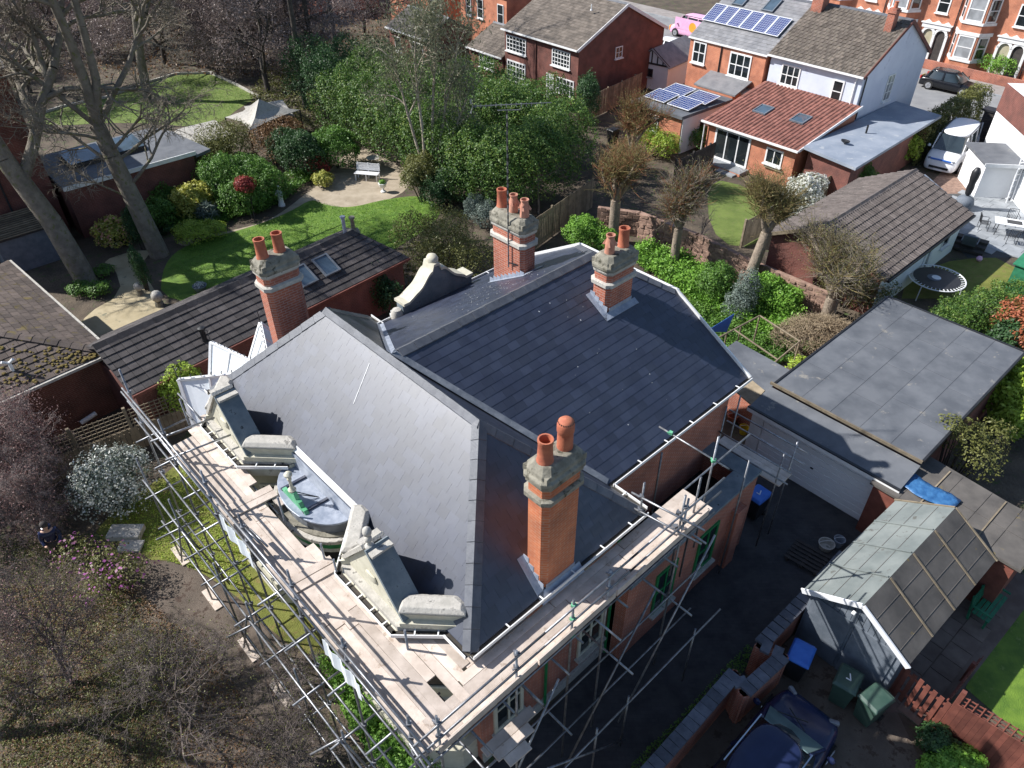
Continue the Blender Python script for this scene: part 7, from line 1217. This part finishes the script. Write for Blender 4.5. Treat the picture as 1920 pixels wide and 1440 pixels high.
def car(name, label, loc, rz, L, W, H, paint, van=False, cat='car', plate_rear='plate_yellow'):
    t = thing(name, label, cat, loc, rz); hw = W/2; zb = .2; belt = H*(.60 if not van else .56)
    if van: prof = [(-.5, .55*H, .93), (-.495, .60*H, .97), (-.3, belt, 1), (.0, belt, 1), (.2, belt, 1), (.34, belt*.98, .985), (.42, belt*.90, .95), (.475, belt*.78, .88), (.5, belt*.52, .78)]
    else: prof = [(-.5, .42*H, .80), (-.49, .56*H, .90), (-.42, belt*1.02, .96), (-.2, belt*1.02, 1), (.0, belt, 1), (.16, belt*.98, 1), (.27, belt*.94, .98), (.40, belt*.85, .93), (.47, belt*.74, .82), (.5, belt*.52, .62)]
    rings = []
    for fx, zt, w_ in prof:
        x = fx*L; y = hw*w_; h = zt-zb; half = [(0, zb), (y*.86, zb), (y*.97, zb+.10*h), (y, zb+.45*h), (y*.985, zb+.72*h), (y*.93, zb+.92*h), (y*.80, zt-.0), (y*.4, zt+.025), (0, zt+.035)]
        rings.append([(x, a, b) for a, b in half]+[(x, -a, b) for a, b in half[1:-1]][::-1])
    rings = [r[::-1] for r in rings]
    body = MB().loft(rings).build('body', paint, t, 'all'); s = body.modifiers.new('sub', 'SUBSURF'); s.levels = s.render_levels = 1
    def plan(cx, lx, ly, z, n=28, e=3.2, tz=0): return [(cx+lx*abs(math.cos(a))**(2/e)*(1 if math.cos(a) > 0 else -1), ly*abs(math.sin(a))**(2/e)*(1 if math.sin(a) > 0 else -1), z) for a in (2*math.pi*i/n for i in range(n))]
    if van: b0, b1, zr = plan(-.085*L, .405*L, hw*.97, belt-.03), plan(-.135*L, .345*L, hw*.82, H-.09), H
    else: b0, b1, zr = plan(-.10*L, .355*L, hw*.93, belt-.04), plan(-.13*L, .225*L, hw*.70, H-.07), H
    MB().loft([b0, b1]).build('glazing', 'glass_car', t, True)
    cx, lx, ly = (-.135*L, .345*L, hw*.82) if van else (-.13*L, .225*L, hw*.70)
    rf = MB().loft([plan(cx, lx*1.015, ly*1.015, H-.10), plan(cx, lx*1.0, ly*1.0, H-.045), plan(cx, lx*.93, ly*.9, H-.012), plan(cx, lx*.6, ly*.55, H)]).build('roof', paint, t, 'all')
    # windscreen pane proud of the glazing, pillars between
    fx0, fx1 = (.31*L, .205*L) if van else (.245*L, .088*L); z0, z1 = belt+.0, H-.10
    MB().slab([(fx0+.012, -hw*.80, z0+.02), (fx0+.012, hw*.80, z0+.02), (fx1+.012, hw*.64, z1), (fx1+.012, -hw*.64, z1)], .02, (-1, 0, -.3)).build('windscreen', 'glass_windscreen' if not van else 'glass_car', t)
    pil = lambda *q: MB().bar(*q).build('pillar', paint, t)
    for sy in (-1, 1):
        pil((fx0, sy*hw*.86, z0), (fx1, sy*hw*(.70 if not van else .80), H-.08), .055, .05)
        for k in ((-.09, -.10) if not van else (.06, -.2)): pil((k*L, sy*hw*.95, belt-.02), (k*L-.02, sy*hw*(.71 if not van else .83), H-.08), .07, .05)
        pil((-.40*L if not van else -.44*L, sy*hw*.86, belt), (-.33*L if not van else -.46*L, sy*hw*(.64 if not van else .78), H-.09), .13, .06)
    for sy in (-1, 1):
        MB().lathe((0, 0, 0), [(.03, -.07), (.09, -.05), (.1, .05), (.05, .1)], 10, .6, 1).build('mirror', paint, t, True).location = (fx0-.18, sy*(hw+.10), belt+.08)
        MB().box((.462*L, sy*hw*.64, belt*.74), (.12, .26, .11), (1, -.5*sy, -.3)).build('headlight', 'lamp_clear', t, bevel=.03); MB().box((-.488*L, sy*hw*.74, belt*.9), (.10, .22, .22)).build('tail_light', 'lamp_red', t, bevel=.02)
        for xx in ((.31*L, -.30*L) if not van else (.32*L, -.28*L)):
            r = .32 if not van else .34; wl_ = MB(); wl_.tube((xx, sy*(hw-.20), r), (xx, sy*(hw+.012), r), r, n=22); ty = wl_.build('wheel', 'tyre', t, True); MB().tube((xx, sy*(hw-.02), r), (xx, sy*(hw+.022), r), r*.66, n=18).build('rim', 'rim', ty, True)
            sp = MB(); [sp.bar((xx, sy*(hw+.026), r), (xx+r*.6*math.cos(a), sy*(hw+.026), r+r*.6*math.sin(a)), .05, .012, (0, 1, 0)) for a in (k*2*math.pi/5 for k in range(5))]; sp.build('spoke', 'chrome', ty)
            ar = MB(); n = 14
            for k in range(n): a0, a1 = math.pi*k/n, math.pi*(k+1)/n; ar.add([(xx+q*math.cos(a), sy*(hw+.004), r+q*math.sin(a)) for a in (a0, a1) for q in (r*1.0, r*1.16)], [(0, 1, 3, 2)])
            ar.build('wheel_arch', 'plastic_black', t)
    MB().box((.498*L, 0, .42), (.03, W*.55, .14)).build('grille', 'plastic_black', t, bevel=.01); MB().box((.51*L, 0, .32), (.02, .5, .11)).build('number_plate', 'white_gloss', t); MB().box((-.505*L, 0, .75 if not van else .8), (.02, .5, .11)).build('number_plate', plate_rear, t)
    if van: MB().bar((-.42*L, hw*.78, H), (.15*L, hw*.78, H), .03, .05).build('roof_rail', 'plastic_black', t); MB().bar((-.42*L, -hw*.78, H), (.15*L, -hw*.78, H), .03, .05).build('roof_rail', 'plastic_black', t)
    return t
fcar = car('parked_car', 'dark blue car parked on the neighbour drive at the bottom right', (6.05, 8.05, 0), math.radians(43), 4.25, 1.78, 1.5, 'paint_blue'); MB().bar((1.35, -.15, .915), (1.0, .5, 1.0), .02).bar((1.35, .35, .915), (1.05, -.2, .98), .02).build('wiper', 'plastic_black', fcar)
for sy in (-1, 1): MB().bar((-1.2, sy*.66, 1.50), (.35, sy*.66, 1.50), .03, .04).build('roof_rail', 'chrome', fcar)
hat = car('parked_car', 'black hatchback parked across the street before the terrace', (34.1, 59.15, 0), math.radians(-47), 4.2, 1.78, 1.43, 'paint_black')
van = car('white_van', 'white passenger van with blue trimmed nose parked on the brick drive', (27.7, 45.3, 0), math.radians(230), 5.2, 2.0, 2.05, 'paint_white', True, 'van'); MB().box((2.6, 0, .9), (.06, 1.2, .10)).build('blue_trim', 'plastic_blue', van, bevel=.02)
pv = car('pink_van', 'pink van with orange nose parked on the street behind the solar roof', (17.4, 75.2, 0), math.radians(130), 4.6, 1.9, 1.95, 'pink', True, 'van', 'white_gloss'); MB().lathe((0, 0, 0), [(.01, 0), (.42, .0), (.42, .03), (.01, .035)], 18).build('orange_sun', 'orange', pv).matrix_basis = Matrix.Translation((-.5, .93, 1.1)) @ Matrix.Rotation(-math.pi/2, 4, 'X')
MB().box((2.28, 0, .62), (.2, 1.6, .45)).build('nose_panel', 'orange', pv, bevel=.08); MB().box((-.2, .945, 1.25), (3.6, .03, .95)).build('side_panel', 'pink', pv)
car('parked_car', 'white car parked just behind the timbered garage', (13.7, 69.4, 0), math.radians(130), 4.1, 1.75, 1.48, 'paint_white'); car('parked_car', 'dark blue car half hidden behind the dark brick gable', (11.1, 70.2, 0), math.radians(130), 4.1, 1.75, 1.46, 'paint_blue')
# ================= BINS
def wheelie(label, loc, rz, body, lid, mark=None, tilt=0., group='wheelie bins', s=1.):
    t = thing('wheelie_bin', label, 'bin', loc, rz, group); t.rotation_euler = (tilt, 0, rz); t.scale = (s, s, s)
    q = lambda x, y, z: [(-x, -y, z), (x, -y, z), (x, y, z), (-x, y, z)]
    MB().loft([q(.21, .25, .06), q(.27, .33, .92)]).build('body', body, t, bevel=.02); MB().loft([q(.29, .36, .92), q(.30, .37, .97), q(.25, .30, 1.04)]).build('lid', lid, t, bevel=.02)
    MB().tube((-.24, .38, .95), (.24, .38, .95), .02, n=8).build('handle', lid, t)
    for sx in (-1, 1): MB().tube((sx*.2, .27, .1), (sx*.26, .27, .1), .1, n=14).build('wheel', 'tyre', t)
    if mark: m = MB().box((0, -.06, 1.046), (.13, .03, .008)).bar((.055, -.06, 1.046), (-.02, .12, 1.046), .03, .008); m.build('number', 'white_gloss', t)
wheelie('blue lidded bin tucked behind the stepped boundary wall', (7.52, 10.67, 0), math.radians(-35), 'plastic_black', 'plastic_blue', False)
wheelie('green bin with a white number close to the timber garage', (8.49, 9.94, 0), math.radians(-38), 'plastic_green', 'plastic_green', True)
wheelie('green bin standing askew by the red picket fence', (9, 9.43, 0), math.radians(-60), 'plastic_green', 'plastic_green')
wheelie('blue lidded bin with white number by the house annex', (7.88, 16.26, 0), math.radians(-50), 'plastic_black', 'plastic_blue', True)
wheelie('black bin on the dark brick house patio, nearest the cypress', (3.34, 55.8, 0), RZ, 'plastic_black', 'plastic_black'); wheelie('brown lidded bin on the dark brick house patio', (3.83, 55.44, 0), RZ, 'plastic_black', 'timber_red'); wheelie('lone black bin in the yard left of the outbuilding', (6.83, 48.66, 0), RZ, 'plastic_black', 'plastic_black')
wheelie('green lidded bin before the arched porch', (36.58, 68.05, 0), RZ, 'plastic_green', 'plastic_green'); wheelie('blue lidded green bin before the terrace bay', (37.29, 67.06, 0), RZ, 'plastic_green', 'tarp_blue')
# ================= GARDEN THINGS
def bench(label, loc, rz, mat, w=1.6, nslat=5, arms=False):
    t = thing('garden_bench', label, 'bench', loc, rz)
    for k in range(4): MB().box((0, -.22+k*.12, .44), (w, .10, .03)).build('seat_slat', mat, t)
    for k in range(nslat): MB().box((0, .24+k*.022, .55+k*.085), (w, .025, .07)).build('back_slat', mat, t)
    for sx in (-1, 0, 1): MB().box((sx*(w/2-.08), -.22, .21), (.06, .06, .43)).build('leg', mat, t); MB().bar((sx*(w/2-.08), .2, 0), (sx*(w/2-.08), .34, .95), .06).build('leg', mat, t)
    if arms: [MB().box((sx*(w/2-.02), 0, .66), (.06, .55, .04)).build('armrest', mat, t) for sx in (-1, 1)]
bench('white slatted bench on the gravel circle', (-8.7, 43.19, 0), math.radians(-12), 'white_gloss', 1.5); bench('green slatted bench behind the timber garage', (13.53, 12.47, 0), math.radians(40), 'timber_green', 1.25, 5, True)
bb = thing('bird_bath', 'stone bird bath on the gravel circle behind the white bench', 'bird bath', (-8.52, 44.73, 0)); MB().lathe((0, 0, 0), [(.2, 0), (.18, .08), (.09, .14), (.07, .6), (.12, .66)], 12).build('pedestal', 'stone', bb, True); MB().lathe((0, 0, .66), [(.1, 0), (.38, .08), (.42, .13), (.36, .13), (.1, .06)], 18).build('bowl', 'stone_pale', bb, True)
ur = thing('urn', 'white stone urn planted with green beside the lawn', 'urn', (-7.52, 41.41, 0)); MB().lathe((0, 0, 0), [(.16, 0), (.16, .06), (.07, .12), (.06, .24), (.18, .34), (.24, .5), (.26, .56), (.2, .56)], 14).build('vessel', 'white_paint', ur, True); c, nr, tn = blobs([(0, 0, .62, .2, .2, .14)], 300, .08); v, f = leafquads(c, nr, .09); npmesh('plant', v, f, 'leaf_bright', ur, tn)
stt = thing('statue', 'white stone garden statue of a draped figure in the border', 'statue', (-13.11, 39.65, 0)); MB().lathe((0, 0, 0), [(.2, 0), (.2, .12), (.16, .16), (.15, .5), (.12, .62), (.15, .8), (.17, .92), (.1, 1.0), (.06, 1.03), (.08, 1.08), (.09, 1.16), (.05, 1.24), (.0, 1.25)], 12, 1, .8).build('figure', 'white_paint', stt, True); MB().pipe([(.14, 0, .9), (.2, -.08, .7), (.08, -.16, .64)], .04, 8).pipe([(-.14, 0, .9), (-.2, -.08, .72), (-.04, -.16, .68)], .04, 8).build('arm', 'white_paint', stt, True)
for i, (p, r) in enumerate((((-17.54, 30.15, 0), .2), ((-16.31, 29.21, 0), .26))):
    b = thing('stone_ball', ['small stone ball on the courtyard edge', 'larger stone ball where the courtyard meets the outbuilding roof'][i], 'ornament', p, 0, 'stone balls'); MB().lathe((0, 0, 0), [(r*.8, 0), (r*.7, .2), (r*.6, .25)], 12).build('pedestal', 'stone', b); MB().lathe((0, 0, .25), [(.02, 0), (r*.6, r*.12), (r*.92, r*.5), (r, r), (r*.92, r*1.5), (r*.6, r*1.88), (.01, r*2)], 14).build('ball', 'stone_pale', b, True)
pt = thing('lawn_pot', 'round grey pot of white flowers at the lawn edge', 'pot', (-14.82, 30.49, 0)); MB().lathe((0, 0, 0), [(.2, 0), (.34, .3), (.3, .3), (.2, .2)], 14).build('vessel', 'stone_grey', pt, True); c, nr, tn = blobs([(0, 0, .34, .25, .25, .1)], 250, .07); v, f = leafquads(c, nr, .07); npmesh('plant', v, f, 'petal_white', pt, tn)
for i, (p, w_, d_, z) in enumerate((((-12.43, 15.62, 0), 1.05, .55, .22), ((-12.1, 15.12, 0), .75, .45, .10))): tags(MB().box((0, 0, z/2), (w_, d_, z)).build('stone_slab', 'stone_pale', None, bevel=.02), ['upper stone step slab on the mossy front lawn', 'lower stone step slab beside the gravel path'][i], 'step', 'stone steps on the front lawn').location = p
# trampoline
tr = thing('trampoline', 'round black trampoline with pale springs and white centre logo', 'trampoline', (19.75, 29.8, 0)); MB().lathe((0, 0, .78), [(.0, -.01), (1.02, -.01), (1.02, .0), (.0, .004)], 36).build('mat', 'plastic_black', tr); 
n = 36; m = MB(); [m.tube((1.22*math.cos(2*math.pi*k/n), 1.22*math.sin(2*math.pi*k/n), .79), (1.22*math.cos(2*math.pi*(k+1)/n), 1.22*math.sin(2*math.pi*(k+1)/n), .79), .03, n=6) for k in range(n)]; m.build('frame', 'metal_white', tr); [MB().bar((1.02*math.cos(a), 1.02*math.sin(a), .79), (1.2*math.cos(a), 1.2*math.sin(a), .79), .03, .02).build('spring', 'metal_white', tr) for a in (2*math.pi*k/40 for k in range(40))]; MB().lathe((.0, .05, .79), [(.0, 0), (.2, 0), (.2, .004), (.0, .004)], 20).build('logo', 'white_gloss', tr); MB().lathe((-.1, .05, .788), [(.22, 0), (.3, 0), (.3, .004), (.22, .004)], 20).build('logo_ring', 'timber_grey', tr)
for k in range(4): a = k*math.pi/2+.6; MB().tube((1.2*math.cos(a), 1.2*math.sin(a), .78), (1.25*math.cos(a), 1.25*math.sin(a), 0), .025).build('leg', 'metal_white', tr)
# patio set, loungers, wrapped parasol, ball
ta = thing('garden_table', 'white topped garden table on the grey patio', 'table', (26.3, 35.4, 0), math.radians(-25)); MB().box((0, 0, .73), (1.7, .9, .04)).build('tabletop', 'white_gloss', ta, bevel=.02); MB().box((.05, 0, .755), (.7, .45, .012)).build('table_mat', 'plastic_black', ta); [MB().tube((sx*.7, sy*.35, 0), (sx*.65, sy*.32, .72), .02).build('leg', 'black_iron', ta) for sx in (-1, 1) for sy in (-1, 1)]
def ichair(label, loc, rz):
    t = thing('iron_chair', label, 'chair', loc, rz, 'iron chairs round the patio table'); [MB().bar((-.2+k*.08, -.2, .44), (-.2+k*.08, .22, .44), .03, .012).build('seat_slat', 'black_iron', t) for k in range(6)]; [MB().tube((sx*.23, sy*.22, 0), (sx*.23, sy*.22, .45), .014).build('leg', 'black_iron', t) for sx in (-1, 1) for sy in (-1, 1)]; m = MB(); m.pipe([(-.23, .22, .44), (-.23, .27, .9), (.23, .27, .9), (.23, .22, .44)], .014); [m.tube((-.15+k*.075, .23, .46), (-.15+k*.075, .27, .9), .008) for k in range(5)]; m.build('backrest', 'black_iron', t); [MB().pipe([(sx*.25, .25, .66), (sx*.27, -.18, .66), (sx*.25, -.22, .44)], .014).build('armrest', 'black_iron', t) for sx in (-1, 1)]
for lab, p, a in (('iron chair at the near left end of the white patio table', (25.2, 36.0, 0), 70), ('iron chair on the near side of the white patio table', (25.9, 34.5, 0), 160), ('iron chair on the far side of the white patio table', (26.9, 36.4, 0), -20), ('iron chair at the right of the white patio table', (27.2, 34.9, 0), 250)): ichair(lab, p, math.radians(a))
pa = thing('wrapped_parasol', 'furled black wrapped parasol on a grey ball base', 'parasol', (25.4, 38.6, 0)); MB().lathe((0, 0, 0), [(.25, 0), (.42, .1), (.5, .35), (.42, .62), (.2, .76), (.05, .78)], 18).build('base', 'timber_grey', pa, True); MB().lathe((0, 0, .75), [(.05, 0), (.16, .15), (.2, .5), (.17, .75), (.22, 1.1), (.23, 1.4), (.12, 1.62), (.02, 1.66)], 14).build('cover', 'plastic_black', pa, True)
for i, (x, y, a) in enumerate(((22.4, 34.4, 40), (23.4, 33.9, 52))):
    t = thing('lounge_chair', ['grey reclining chair nearest the tiled garage', 'grey reclining chair beside the patio steps'][i], 'chair', (x, y, 0), math.radians(a), 'loungers by the tiled garage'); MB().box((0, 0, .38), (.65, .65, .08)).build('seat', 'timber_dark', t); MB().bar((-.3, 0, .4), (-.62, 0, 1.0), .62, .07).build('backrest', 'timber_grey', t); [MB().box((0, s*.36, .55), (.7, .06, .04)).build('armrest', 'timber_grey', t) for s in (-1, 1)]; [MB().box((sx*.28, sy*.3, .18), (.06, .06, .36)).build('leg', 'timber_dark', t) for sx in (-1, 1) for sy in (-1, 1)]
ps = thing('patio_steps', 'dark sleeper steps leading down from the grey patio', 'steps', (23.63, 34.22, 0), math.radians(-38)); [MB().box((0, -.35*k, .42-.14*k), (1.6, .4, .14)).build('tread', 'timber_dark', ps) for k in range(3)]
rb_ = MB().lathe((0, 0, .0), [(.01, 0), (.1, .04), (.15, .15), (.1, .26), (.01, .3)], 14).build('play_ball', 'pink', None, True); rb_.location = (23.39, 32.68, 0); tags(rb_, 'pink ball on the grass below the patio steps', 'ball')
gsh = thing('green_shelter', 'green sheet roofed shelter at the right edge beyond the trampoline', 'shelter', (23.93, 30.62, 0), math.radians(-50)); MB().slab([(0, -1.2, 1.5), (2.5, -1.2, 1.5), (2.5, .8, 1.9), (0, .8, 1.9)], .05).build('roof', 'timber_green', gsh); MB().box((1.25, -.2, .75), (2.3, 1.8, 1.4)).build('wall', 'timber_green', gsh)
# sail canopy and sheds at the upper left
sc_ = thing('sail_canopy', 'pale fabric canopy stretched on posts in the far garden', 'canopy', (0, 0, 0)); q = [V(*(-18.53, 48.61, 2)), V(*(-16.28, 46.07, 2)), V(*(-13.96, 49.93, 2)), V(*(-16.16, 51.69, 2))]; pk = (q[0]+q[1]+q[2]+q[3])/4+V(0, 0, 1.0); m = MB()
for i in range(4):
    a, b = q[i], q[(i+1) % 4]; mid = (a+b)/2; k = 5; edge = [a.lerp(b, j/k)+(pk-mid)*(.22*math.sin(math.pi*j/k))-V(0, 0, .25*math.sin(math.pi*j/k)) for j in range(k+1)]
    for j in range(k): m.slab([edge[j], edge[j+1], edge[j+1].lerp(pk, .5)-V(0, 0, .2), edge[j].lerp(pk, .5)-V(0, 0, .2)], .02); m.slab([edge[j].lerp(pk, .5)-V(0, 0, .2), edge[j+1].lerp(pk, .5)-V(0, 0, .2), pk], .02)
m.build('sail', 'stone_pale', sc_); [MB().tube((p.x, p.y, 0), p, .05).build('post', 'timber_dark', sc_) for p in q]
for lab, p, w_, d_, rzz in (('pale roofed shed below the sail canopy', (-16.14, 50.33, 0), 2.4, 2.2, 30), ('low stone roofed shed beside the far patio', (-20.37, 44.97, 0), 2.2, 2.4, 40), ('small pale roofed hut right of the far patio', (-19.33, 46.48, 0), 2.4, 2.0, 40)): t = thing('garden_hut', lab, 'shed', p, math.radians(rzz), 'huts in the far garden'); MB().box((0, 0, .8), (w_, d_, 1.6)).build('wall', 'timber_dark', t); MB().slab([(-w_/2-.1, -d_/2-.1, 1.62), (w_/2+.1, -d_/2-.1, 1.62), (w_/2+.1, d_/2+.1, 2.0), (-w_/2-.1, d_/2+.1, 2.0)], .07).build('roof', 'stone_pale', t)
wt = thing('patio_table', 'round white table on the far patio', 'table', (-22.21, 47.61, 0)); MB().lathe((0, 0, .7), [(.02, 0), (.5, 0), (.5, .03), (.02, .03)], 16).build('tabletop', 'white_gloss', wt); MB().tube((0, 0, 0), (0, 0, .7), .04).build('leg', 'white_gloss', wt)
for i in range(2): t = thing('patio_chair', ['white chair left of the far round table', 'white chair right of the far round table'][i], 'chair', (-22.27, 46.81, 0) if i == 0 else (-21.8, 47.97, 0), i*2., 'white chairs on the far patio'); MB().box((0, 0, .42), (.45, .45, .04)).build('seat', 'white_gloss', t); MB().box((0, .22, .68), (.45, .03, .5)).build('backrest', 'white_gloss', t); [MB().tube((sx*.2, sy*.2, 0), (sx*.2, sy*.2, .42), .015).build('leg', 'white_gloss', t) for sx in (-1, 1) for sy in (-1, 1)]
sheet('far_patio', [(-22.65, 45.69, 0), (-22.54, 49.3, 0), (-19.93, 47.84, 0), (-19.9, 43.57, 0)], 'slab_grey', .01)
m = MB(); pts = [(-34.99, 54.76, 0), (-33.65, 56.93, 0), (-31.28, 58.96, 0), (-29.67, 62.35, 0), (-27.95, 64.88, 0), (-25.11, 65.09, 0), (-21.92, 61.74, 0), (-19.44, 58.79, 0)]
for a, b in zip(pts[:-1], pts[1:]): m.bar(V(a[0], a[1], .08), V(b[0], b[1], .08), .14, .18)
m.build('lawn_edging', 'stone_pale', None, kind='structure')
# driveway clutter
pl_ = thing('pallet', 'dark timber pallet lying on the shaded drive', 'pallet', (9.07, 14.45, 0), math.radians(-42)); [MB().box((0, -.4+k*.16, .12), (1.1, .1, .02)).build('slat', 'timber_dark', pl_) for k in range(6)]; [MB().box((x, 0, .055), (.09, .95, .1)).build('bearer', 'timber_dark', pl_) for x in (-.45, 0, .45)]
def tub(name, label, p, r, h, mat): t = thing(name, label, 'bucket', p); MB().lathe((0, 0, 0), [(r*.75, 0), (r, h), (r*1.06, h), (r*1.06, h+.02), (r*.92, h+.02), (r*.7, .04)], 16).build('vessel', mat, t, True); m = MB(); m.pipe([(r*math.cos(a), r*.1, h+r*.5*math.sin(a)) for a in (k*math.pi/8 for k in range(9))], .008, 5); m.build('handle', 'metal_white', t)
tub('bowl', 'pale round tub standing on the shaded drive', (9.78, 14.86, 0), .24, .22, 'stone_pale'); tub('bucket', 'pale blue bucket beside the tub on the drive', (10.2, 14.96, 0), .17, .3, 'grey_roof'); tub('bucket', 'yellow bucket in the gap beside the large garage', (8.52, 20.19, 0), .17, .3, 'plate_yellow'); tub('bucket', 'terracotta tub in the gap beside the large garage', (8.26, 20.85, 0), .2, .3, 'terracotta')
fl = MB().slab([(0, 0, 0), (1.0, .5, .75), (.85, .45, -.15)], .01, (.4, -.9, 0)).build('blue_sheet', 'plastic_blue', None); fl.location = (7.89, 24.88, 1.3); tags(fl, 'corner of a blue sheet sticking out behind the rear roof verge', 'sheet'); fl.rotation_euler = (0, 0, -.3)
MB().tube((fl.location.x, fl.location.y, 0), (fl.location.x, fl.location.y, 1.3), .03).build('sheet_post', 'timber_fence', None, label='post carrying the blue sheet behind the house', cat='post')
co = thing('covered_barbecue', 'grey plastic covered barbecue beside the white blossom shrub', 'barbecue', (18.77, 41.06, 0), .4); MB().loft([[(x*s, y*s*.8, z) for x, y in ((-.4, -.35), (.4, -.35), (.45, 0), (.4, .35), (-.4, .35), (-.45, 0))] for z, s in ((0, 1), (.5, .95), (.85, .85), (1.05, .5))]).build('cover', 'grey_roof', co, True); [MB().tube((sx*.3, sy*.22, 0), (sx*.3, sy*.22, .2), .03).build('foot', 'plastic_black', co) for sx in (-1, 1) for sy in (-1, 1)]
# person standing behind the pink shrub, dark hooded top, head turned away
def skin(name, vs, es, rs, mat, parent, root=0):
    me = bpy.data.meshes.new(name); me.from_pydata(vs, es, []); me.update(); o = link(bpy.data.objects.new(name, me), parent); o.modifiers.new('skin', 'SKIN'); s = o.modifiers.new('sub', 'SUBSURF'); s.levels = s.render_levels = 2; me.materials.append(M[mat])
    if not me.skin_vertices: me.skin_vertices.new() if hasattr(me.skin_vertices, 'new') else None
    for i, r in enumerate(rs): me.skin_vertices[0].data[i].radius = (r, r); me.skin_vertices[0].data[i].use_root = (i == root)
    return o
pp = thing('person', 'person in dark hooded top standing behind the pink flowered shrub', 'person', (-13.97, 14.64, 0), .5)
VS = [(0, 0, .95), (0, 0, 1.15), (0, 0, 1.38), (0, -.01, 1.48), (0, -.03, 1.58), (0, -.03, 1.68), (.1, 0, .9), (.11, -.02, .5), (.11, .02, .08), (.11, -.14, .04), (-.1, 0, .9), (-.11, .02, .5), (-.11, .05, .08), (-.11, -.1, .04), (.19, 0, 1.38), (.25, -.02, 1.12), (.2, -.2, .98), (.14, -.27, 1.0), (-.19, 0, 1.38), (-.25, -.02, 1.12), (-.2, -.2, .98), (-.14, -.27, 1.0)]
ES = [(0, 1), (1, 2), (2, 3), (3, 4), (4, 5), (0, 6), (6, 7), (7, 8), (8, 9), (0, 10), (10, 11), (11, 12), (12, 13), (2, 14), (14, 15), (15, 16), (16, 17), (2, 18), (18, 19), (19, 20), (20, 21)]
RS = [.135, .14, .15, .055, .085, .085, .09, .065, .045, .04, .09, .065, .045, .04, .07, .05, .037, .035, .07, .05, .037, .035]; skin('body', VS, ES, RS, 'skin', pp)
k_ = [0, 1, 2, 14, 15, 16, 18, 19, 20]; mp = {a: i for i, a in enumerate(k_)}; skin('hooded_top', [VS[i] for i in k_], [(mp[a], mp[b]) for a, b in ES if a in mp and b in mp], [RS[i]*1.2+.01 for i in k_], 'paint_blue', pp); k_ = [0, 6, 7, 8, 10, 11, 12]; mp = {a: i for i, a in enumerate(k_)}; skin('trousers', [VS[i] for i in k_], [(mp[a], mp[b]) for a, b in ES if a in mp and b in mp], [RS[i]*1.15+.008 for i in k_], 'timber_dark', pp)
MB().lathe((0, .005, 1.58), [(.02, -.02), (.1, .02), (.115, .08), (.11, .14), (.07, .19), (.01, .205)], 14).build('hair', 'timber_dark', pp, True); MB().lathe((0, .06, 1.44), [(.06, 0), (.14, .03), (.13, .1), (.08, .12)], 12).build('hood', 'paint_blue', pp, True)
